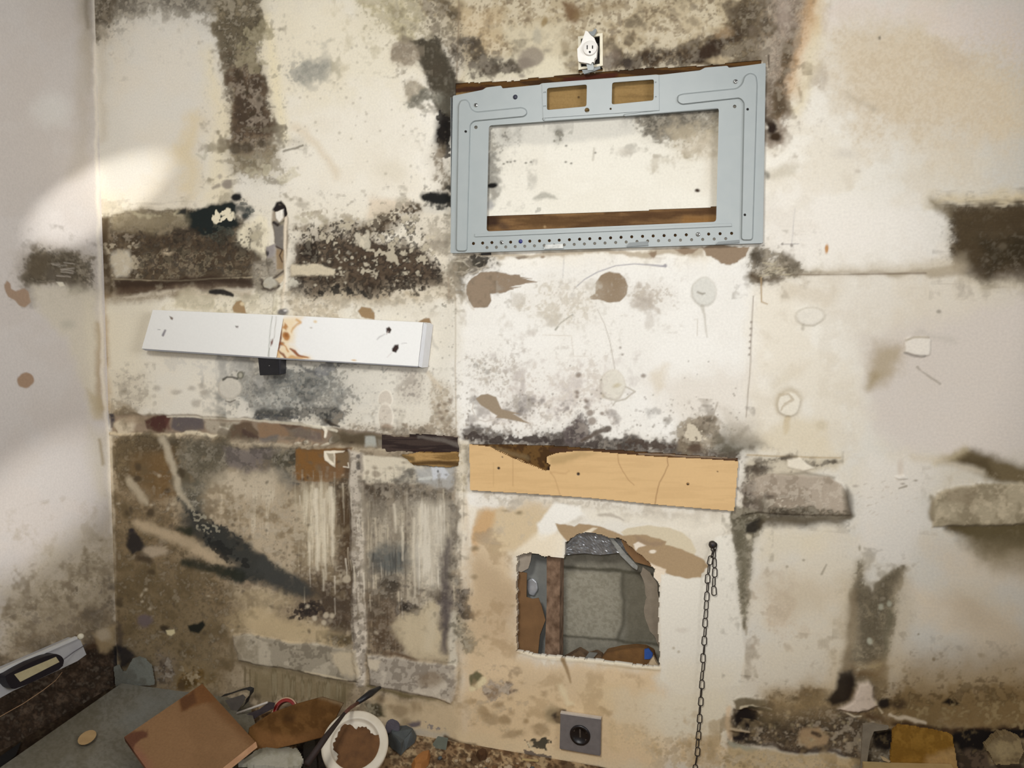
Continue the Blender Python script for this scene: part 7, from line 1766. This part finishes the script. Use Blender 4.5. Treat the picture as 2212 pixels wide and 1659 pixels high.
def paint_bs(p):
    p.st(P(520, 1490, 770, 1490, 770, 1650, 520, 1650), (88, 58, 24), 0.8, 4, 0, 0.5, 'f', 0.25); p.st(P(545, 1570, 640, 1590, 720, 1570, 700, 1620, 560, 1625), (140, 98, 58), 0.6, 12, 5)
    p.st(P(545, 1560, 600, 1545, 700, 1540, 740, 1530, 720, 1515, 640, 1520, 560, 1540), (86, 58, 26), 0.6, 14, 6); p.st(E(625, 1550, 14, 9), (66, 42, 16), 0.8, 6, 4); p.st(L(690, 1505, 4, 735, 1516, 5, 742, 1524, 5), (140, 118, 88), 0.7, 5, 2)
curve_sheet('brown_sheet', [onfloor(555, 1628, .03), onfloor(610, 1614, .05), onfloor(655, 1604, .05), onfloor(700, 1592, .05), onfloor(722, 1570, .06)],
            [onwall(538, 1572, .20), onwall(585, 1540, .16), onwall(640, 1520, .12), onwall(695, 1505, .10), onwall(742, 1519, .09)], (60, 24), (112, 78, 40), paint_bs,
            'curled rusty brown sheet between the salmon board and the white lid', 'sheet')
# red ring behind it
lathe('red_lid', [(.030, .010), (.040, .012), (.043, .008), (.043, -.010), (.040, -.012), (.031, -.010), (.030, .010)], frame_at(onwall(617, 1537, .055), (.15, -1, .75)) @ Matrix.Scale(.84, 4), m_red, None, 40)
rl = bpy.data.objects['red_lid']; tag(rl, 'red plastic ring standing behind the curled brown sheet', 'ring')
lathe('rim', [(.040, .0122), (.0432, .0092), (.0445, .0085), (.0440, .0110), (.0405, .0135), (.040, .0122)], frame_at(onwall(617, 1537, .055), (.15, -1, .75)) @ Matrix.Scale(.84, 4), surf('pink_rim', (206, 170, 140), 0.5, 0, (186, 150, 120), 40), rl, 40)
# bent grey strap, stick
gst = empty('grey_strap', onwall(505, 1535, .07), 'bent dark grey metal strap sticking up behind the salmon board', 'strap')
def ribbon(name, pts, w, mat, parent):
    f = [onwall(x, y, .075) for x, y in pts]
    bm = bmesh.new(); top = []; bot = []
    for p in f:
        top.append(bm.verts.new(V3(p))); bot.append(bm.verts.new(V3(p+np.array([0, w, 0]))))
    for i in range(len(f)-1): bm.faces.new((top[i], top[i+1], bot[i+1], bot[i]))
    bmesh.ops.solidify(bm, geom=bm.faces[:], thickness=.003)
    return bm_obj(name, bm, mat, parent, False)
m_strap = surf('grey_strap_metal', (92, 92, 92), 0.5, 0.4, (64, 64, 66), 50)
ribbon('bent_band', [(476, 1506), (490, 1503), (515, 1494), (532, 1490), (540, 1493), (539, 1501), (532, 1510), (528, 1522), (518, 1532), (508, 1540)], .02, m_strap, gst)
hull_prism('web', [onwall(x, y, .070) for x, y in [(486, 1513), (525, 1500), (531, 1506), (524, 1520), (512, 1538), (500, 1534)]], [onwall(x, y, .066) for x, y in [(486, 1513), (525, 1500), (531, 1506), (524, 1520), (512, 1538), (500, 1534)]],
           surf('strap_web', (116, 108, 100), 0.6, 0.2, (90, 84, 78), 40), gst)
tube('white_stick', [onwall(512, 1541, .09), onwall(545, 1529, .085), onwall(578, 1517, .08)], [.0035, .0032, .003], surf('white_stick', (214, 206, 194), 0.6, 0, (188, 178, 164), 60), None)
tag(bpy.data.objects['white_stick'], 'thin white stick lying behind the curled brown sheet', 'stick')
hull_prism('purple_scrap', [onwall(x, y, .078) for x, y in [(520, 1548), (560, 1532), (582, 1516), (594, 1518), (592, 1530), (560, 1546), (545, 1556)]], [onwall(x, y, .07) for x, y in [(520, 1548), (560, 1532), (582, 1516), (594, 1518), (592, 1530), (560, 1546), (545, 1556)]],
           surf('purple_grey', (84, 74, 76), 0.8, 0, (56, 46, 46), 40, bump=.3), None)
tag(bpy.data.objects['purple_scrap'], 'dark purplish scrap beside the white stick and red ring', 'scrap')
# white lid with brown residue
cl = onfloor(767, 1608, .082)
ax = V3(CAM-cl).normalized()*0.9+Vector((0, 0, .42)); MF = frame_at(cl, ax)
SC = 1.05; MF = MF @ Matrix.Scale(SC, 4)
ld = empty('plastic_lid', (cl[0], cl[1], .002), 'round white plastic tub lid caked with brown residue on the floor', 'lid')
m_lid = surf('dirty_white_plastic', (222, 212, 192), 0.5, 0, (200, 188, 164), 24, amount=.5)
lathe('lid_body', [(0, -.004), (.052, -.004), (.056, -.002), (.058, .004), (.060, .0065), (.0635, .0060), (.074, .0050), (.0785, .0035), (.0800, .000), (.0795, -.004), (.078, -.028), (.076, -.030), (.075, -.010), (0, -.009)], MF, m_lid, ld, 72)
r = random.Random(12); bm = bmesh.new(); top = []; cen = bm.verts.new(MF @ Vector((.002, -.006, .004)))
for k in range(72):
    a = 2*math.pi*k/72
    rad = .057+.006*math.sin(a*3+1.2)+.005*math.sin(a*7)+r.uniform(-.004, .004)
    rad *= 1.0+.16*max(0, math.cos(a+1.1))
    top.append([bm.verts.new(MF @ Vector((.004+rad*f_*math.cos(a), -.010+rad*f_*math.sin(a), h+r.uniform(-.0003, .0003)))) for f_, h in ((.35, .006), (.7, .0055), (.92, .0045), (1.0, -.0035))])
for k in range(72):
    a, b = top[k], top[(k+1) % 72]; bm.faces.new((cen, a[0], b[0]))
    for j in range(3): bm.faces.new((a[j], a[j+1], b[j+1], b[j]))
bm_obj('residue', bm, surf('brown_residue', (112, 76, 42), 0.9, 0, (70, 44, 22), 40, bump=.9, bscale=220), ld, True)
# black-handled tool leaning across
tl = empty('paint_brush', onfloor(690, 1625, .01), 'long black-handled tool leaning against the wall beside the white lid', 'tool')
hp = [onwall(821, 1485, .035), onwall(800, 1498, .075), onwall(772, 1518, .13)]
tube('handle', hp, [.0045, .0095, .0060], m_black, tl, 12)
tube('ferrule', [onwall(773, 1518, .13), onwall(757, 1529, .18), onwall(744, 1541, .23)], [.0045, .0050, .0045], surf('rusty_ferrule', (112, 70, 56), 0.5, 0.3, (70, 44, 36), 60), tl, 10)
q0, q1 = onwall(744, 1541, .23), onfloor(662, 1652, .12)
tube('shaft', [q0, q0*.5+q1*.5+np.array([0, 0, .004]), q1], [.0042, .0075, .0085], surf('dark_brown_shaft', (48, 32, 26), 0.7, 0, (28, 20, 18), 60), tl, 10)
# white torn board and low black piece at the very bottom
tp = pslab('torn_plasterboard', [onfloor(500, 1600, .046), onfloor(670, 1600, .046), onfloor(670, 1690, .046), onfloor(500, 1690, .046)], (70, 50), (184, 180, 164),
           lambda p: (p.st(P(480, 1580, 700, 1580, 700, 1700, 480, 1700), (160, 154, 132), 0.6, 3, 0, 0.45, 'm', 0.3), p.st(P(560, 1600, 640, 1600, 650, 1620, 560, 1628), (96, 90, 74), 0.7, 10, 4)), m_paint_r, 0.01,
           mask=torn([(512, 1648), (540, 1632), (560, 1616), (600, 1612), (640, 1616), (648, 1626), (654, 1640), (648, 1654), (620, 1657), (560, 1653)], 1.5, 2))
tag(tp, 'torn off-white plasterboard slab on the floor below the brown sheet', 'plasterboard')
hull_prism('black_piece', [onfloor(x, y, .014) for x, y in [(655, 1606), (680, 1596), (684, 1640), (690, 1700), (650, 1700), (655, 1650)]], [onfloor(x, y, .002) for x, y in [(655, 1606), (680, 1596), (684, 1640), (690, 1700), (650, 1700), (655, 1650)]],
           surf('plain_black', (20, 18, 24), 0.5, 0, (12, 11, 14), 30, bump=.3), None, 0.004)
tag(bpy.data.objects['black_piece'], 'low black piece between the white lid and the plasterboard slab', 'plastic')
# fragments at the foot of the wall
def rock(name, outline, h0, h1, mat, label, cat, group=None, seed=0):
    """lump: outline traced where it lies, top pulled in and tilted"""
    r = random.Random(seed)
    base = [onfloor(x, y, h0) for x, y in outline]
    c = sum(base)/len(base)
    top = [c+(b-c)*r.uniform(.62, .86)+np.array([0, .0, h1*r.uniform(.7, 1.15)]) for b in base]
    o = hull_prism(name, top, base, mat, None, 0.0)
    return tag(o, label, cat, group)
rock('slate_fragment', [(838, 1588), (880, 1580), (900, 1590), (896, 1604), (876, 1620), (866, 1632), (846, 1616), (838, 1606)], .004, .03, m_slate, 'dark slate-grey fragment just right of the white lid', 'fragment', seed=1)
hull_prism('purple_lump', [onwall(x, y, .05) for x, y in [(832, 1570), (836, 1558), (846, 1552), (860, 1558), (864, 1566), (862, 1584), (836, 1584)]], [onwall(x, y, .02) for x, y in [(832, 1570), (836, 1558), (846, 1552), (860, 1558), (864, 1566), (862, 1590), (836, 1590)]],
           surf('purple_lump', (104, 98, 106), 0.85, 0, (76, 70, 78), 40, bump=.5), None, 0.002)
tag(bpy.data.objects['purple_lump'], 'purplish grey lump behind the slate fragment by the wall', 'lump')
hull_prism('green_grey_shard', [onwall(x, y, .045) for x, y in [(946, 1590), (968, 1594), (965, 1612), (962, 1630), (944, 1620), (934, 1608)]], [onwall(x, y, .038) for x, y in [(946, 1590), (968, 1594), (965, 1612), (962, 1630), (944, 1620), (934, 1608)]], m_green, None, 0.0005)
tag(bpy.data.objects['green_grey_shard'], 'flat greenish grey shard leaning on the rubble left of the range outlet', 'shard')
rock('tan_fragment', [(888, 1652), (900, 1640), (915, 1630), (930, 1634), (926, 1652), (910, 1668), (892, 1668)], .003, .02, surf('orange_tan', (172, 116, 60), 0.85, 0, (140, 92, 48), 40, bump=.3), 'orange-tan fragment at the bottom edge right of the lid', 'fragment', seed=4)
rock('brown_clod', [(1028, 1632), (1042, 1626), (1052, 1630), (1050, 1640), (1036, 1644)], .002, .014, surf('brown_clod', (84, 54, 24), 0.9, 0, (56, 36, 18), 60, bump=.5), 'small dark brown clod in the rubble by the wall', 'clod', seed=5)
hull_prism('tan_sliver', [onwall(x, y, .03) for x, y in [(1128, 1638), (1164, 1641), (1162, 1646), (1128, 1643)]], [onwall(x, y, .022) for x, y in [(1128, 1638), (1164, 1641), (1162, 1646), (1128, 1643)]], surf('yellow_tan', (206, 182, 126), 0.8, 0, (180, 152, 100), 40), None)
tag(bpy.data.objects['tan_sliver'], 'yellowish tan sliver on the rubble left of the range outlet', 'sliver')
r = random.Random(77)
protos = []
for k in range(5):
    bm = bmesh.new(); bmesh.ops.create_icosphere(bm, subdivisions=1, radius=1.0)
    for v in bm.verts: v.co = Vector((v.co.x*r.uniform(.7, 1.2), v.co.y*r.uniform(.6, 1.1), v.co.z*r.uniform(.4, .8)))
    me = bpy.data.meshes.new('plaster_crumb'); bm.to_mesh(me); bm.free(); me.materials.append([m_crumb, m_crumb2, m_crumb, m_slate, m_crumb][k]); protos.append(me)
for k in range(46):
    x = r.uniform(850, 1270); ywall = 1592+(x-900)*.168
    y = ywall+14+abs(r.gauss(0, 22))
    if y > 1690 or (x < 935 and y < 1650): continue
    s_ = r.uniform(.003, .010); p = onfloor(x, y, s_*.35)
    if p[1] > -.012: p[1] = -.012
    o = bpy.data.objects.new('plaster_crumb', protos[k % 5]); COL.objects.link(o)
    o.location = V3(p); o.scale = (s_, s_, s_); o.rotation_euler = (0, 0, r.uniform(0, 6.28))
    tag(o, 'small plaster crumb lying in the rubble at the foot of the back wall', 'crumb', 'plaster crumbs along the wall foot')

# ------------------------------------------------------------------ light fixture fallen against the left wall
def lw(x, y, off): return onleft(x, y, off)
lf = empty('light_fixture', lw(90, 1470, .04), 'white strip light fixture with a black ballast leaning on the left wall', 'light fixture')
HS = [(-70, 1483), (0, 1452), (166, 1379), (175, 1384), (187, 1414), (168, 1428), (130, 1446), (27, 1493), (0, 1508), (-70, 1540)]
def lprism(name, pts, o0, o1, mat, parent, bevel=0.0):
    f = [lw(x, y, o0) for x, y in pts]; b = [p+np.array([o1-o0, 0, 0]) for p in f]
    return hull_prism(name, f, b, mat, parent, bevel)
lprism('housing', HS, .036, .004, surf('white_enamel', (196, 196, 196), 0.45, 0, (176, 174, 178), 20), lf, .0008)
lprism('lip', [(-70, 1478), (0, 1448), (166, 1375), (168, 1380), (0, 1455), (-70, 1486)], .042, .034, surf('lip_white', (226, 226, 222), 0.4, 0, (206, 204, 200), 30), lf)
bl = lprism('ballast', round_poly([(10, 1462), (40, 1444), (65, 1431), (100, 1417), (124, 1412), (136, 1420), (140, 1432), (133, 1444), (60, 1478), (28, 1490), (16, 1476)], 6, 3), .066, .036, surf('black_ballast', (34, 28, 36), 0.5, 0.1, (22, 18, 24), 30), lf, .002)
m_label = surf('yellowed_label', (200, 188, 148), 0.7, 0, (180, 166, 128), 60)
sk = lprism('sticker', [(31, 1457), (121, 1419), (128.5, 1430), (44, 1473)], .0672, .0664, m_label, bl)
lprism('green_mark', [(40, 1460), (58, 1452.5), (64, 1460.5), (47, 1468.5)], .0678, .0673, surf('green_ink', (112, 124, 92), 0.7, 0, (98, 108, 80), 60), sk)
lprism('print_line', [(62, 1455), (104, 1437.5), (105, 1439), (63, 1457)], .0678, .0673, surf('grey_ink', (158, 146, 106), 0.7, 0, (140, 128, 92), 60), sk)
lprism('print_line', [(66, 1460), (108, 1442), (109, 1443.4), (67, 1461.6)], .0678, .0673, MATS['grey_ink'], sk)
lathe('end_knob', [(0, .006), (.006, .005), (.009, .001), (.0095, -.006), (0, -.006)], frame_at(lw(174, 1375, .035), V3(CAM-lw(174, 1375, .035))), m_ivory, lf, 24)
tube('lead_wire', [lw(186, 1392, .037), lw(160, 1408, .039), lw(139, 1424, .046)], .0012, surf('grey_wire', (110, 106, 112), 0.5, 0, (90, 86, 92), 60), lf)
tube('loose_cable', [lw(-60, 1570, .02), lw(0, 1548, .03), lw(50, 1520, .035), lw(93, 1491, .04), lw(120, 1470, .04), lw(134, 1452, .04)], .0011, surf('pale_wire', (176, 142, 108), 0.5, 0, (150, 116, 84), 60), lf)
hull_prism('dark_gap_wedge', [fpt(x, y, .010) for x, y in [(0, 1634), (46, 1602), (34, 1632), (0, 1660), (-60, 1690), (-60, 1665)]], [fpt(x, y, .002) for x, y in [(0, 1634), (46, 1602), (34, 1632), (0, 1660), (-60, 1690), (-60, 1665)]], m_dark, None)  # dark slit by the sheet, built as a thin black wedge
tag(bpy.data.objects['dark_gap_wedge'], 'black wedge put in for the dark floor gap at the left edge beside the grey sheet', 'scrap')

# ------------------------------------------------------------------ debris at the lower right
def paint_oc(p):
    p.st(P(1900, 1550, 2100, 1550, 2100, 1750, 1900, 1750), (84, 58, 16), 0.6, 4, 0, 0.5, 'f', 0.3); p.st(P(2000, 1630, 2080, 1610, 2080, 1700, 1990, 1700), (134, 110, 74), 0.6, 10, 5)
    p.st(P(1930, 1620, 2000, 1610, 1990, 1640, 1930, 1650), (86, 60, 18), 0.5, 14, 5)
oc = pslab('ochre_board', wquad([(1915, 1560), (2080, 1560), (2080, 1760), (1915, 1760)], .03), (80, 90), (106, 78, 30), paint_oc, m_paint_r, 0.008, light=LIGHT_B,
           mask=torn([(1929, 1577), (1941, 1567), (1980, 1573), (2049, 1585), (2057, 1593), (2060, 1612), (2064, 1628), (2068, 1659), (2074, 1740), (1918, 1740), (1922, 1650), (1926, 1610)], 1.2, 3))
tag(oc, 'ochre-brown fibreboard piece at the bottom right of the wall', 'board')
m_pale = surf('pale_strip', (150, 138, 118), 0.85, 0, (122, 110, 92), 40, bump=.3)
wbox('pale_strip', [(1864, 1566), (1885, 1564), (1898, 1568), (1920, 1570), (1918, 1576), (1888, 1580), (1880, 1600), (1874, 1640), (1866, 1740), (1850, 1740), (1860, 1640)], .03, .022, m_pale, None)
tag(bpy.data.objects['pale_strip'], 'pale grey strip standing left of the ochre board', 'strip')
wbox('tan_ledge', [(1866, 1654), (1935, 1657), (2060, 1660), (2066, 1700), (1866, 1700)], .05, .032, surf('tan_ledge', (206, 178, 124), 0.8, 0, (182, 152, 100), 40), None)
tag(bpy.data.objects['tan_ledge'], 'light tan strip at the bottom edge below the ochre board', 'strip')
wbox('cream_flake', [(1902, 1634), (1912, 1637), (1924, 1645), (1920, 1647), (1908, 1643)], .036, .032, surf('cream_flake', (204, 180, 140), 0.8, 0, (180, 154, 112), 40), None)
tag(bpy.data.objects['cream_flake'], 'small cream paint flake left of the ochre board', 'flake')
gf = pslab('grey_fragment', wquad([(2115, 1575), (2235, 1575), (2235, 1680), (2115, 1680)], .03), (60, 50), (104, 90, 64),
           lambda p: (p.st(P(2100, 1570, 2240, 1570, 2240, 1690, 2100, 1690), (72, 60, 42), 0.7, 4, 0, 0.5, 'f', 0.3), p.st(E(2165, 1620, 30, 16), (122, 108, 80), 0.5, 12, 6)), m_paint_r, 0.02, light=LIGHT_B,
           mask=torn([(2130, 1614), (2148, 1596), (2160, 1586), (2184, 1588), (2206, 1600), (2212, 1622), (2200, 1648), (2176, 1654), (2150, 1650), (2140, 1634)], 2.0, 11))
tag(bpy.data.objects['grey_fragment'], 'grey-brown plaster fragment at the far lower right', 'fragment')

for o in bpy.data.objects:
    if o.name == 'rusty_panel': o['label'] = 'white panel streaked with orange rust'
    if o.name == 'residue': o['label'] = 'cracked brown residue'
    if o.name == 'ballast': o['label'] = 'black ballast with a yellowed sticker'
    if o.name == 'torn_core': o['label'] = 'rough dark brown core where the face is torn'
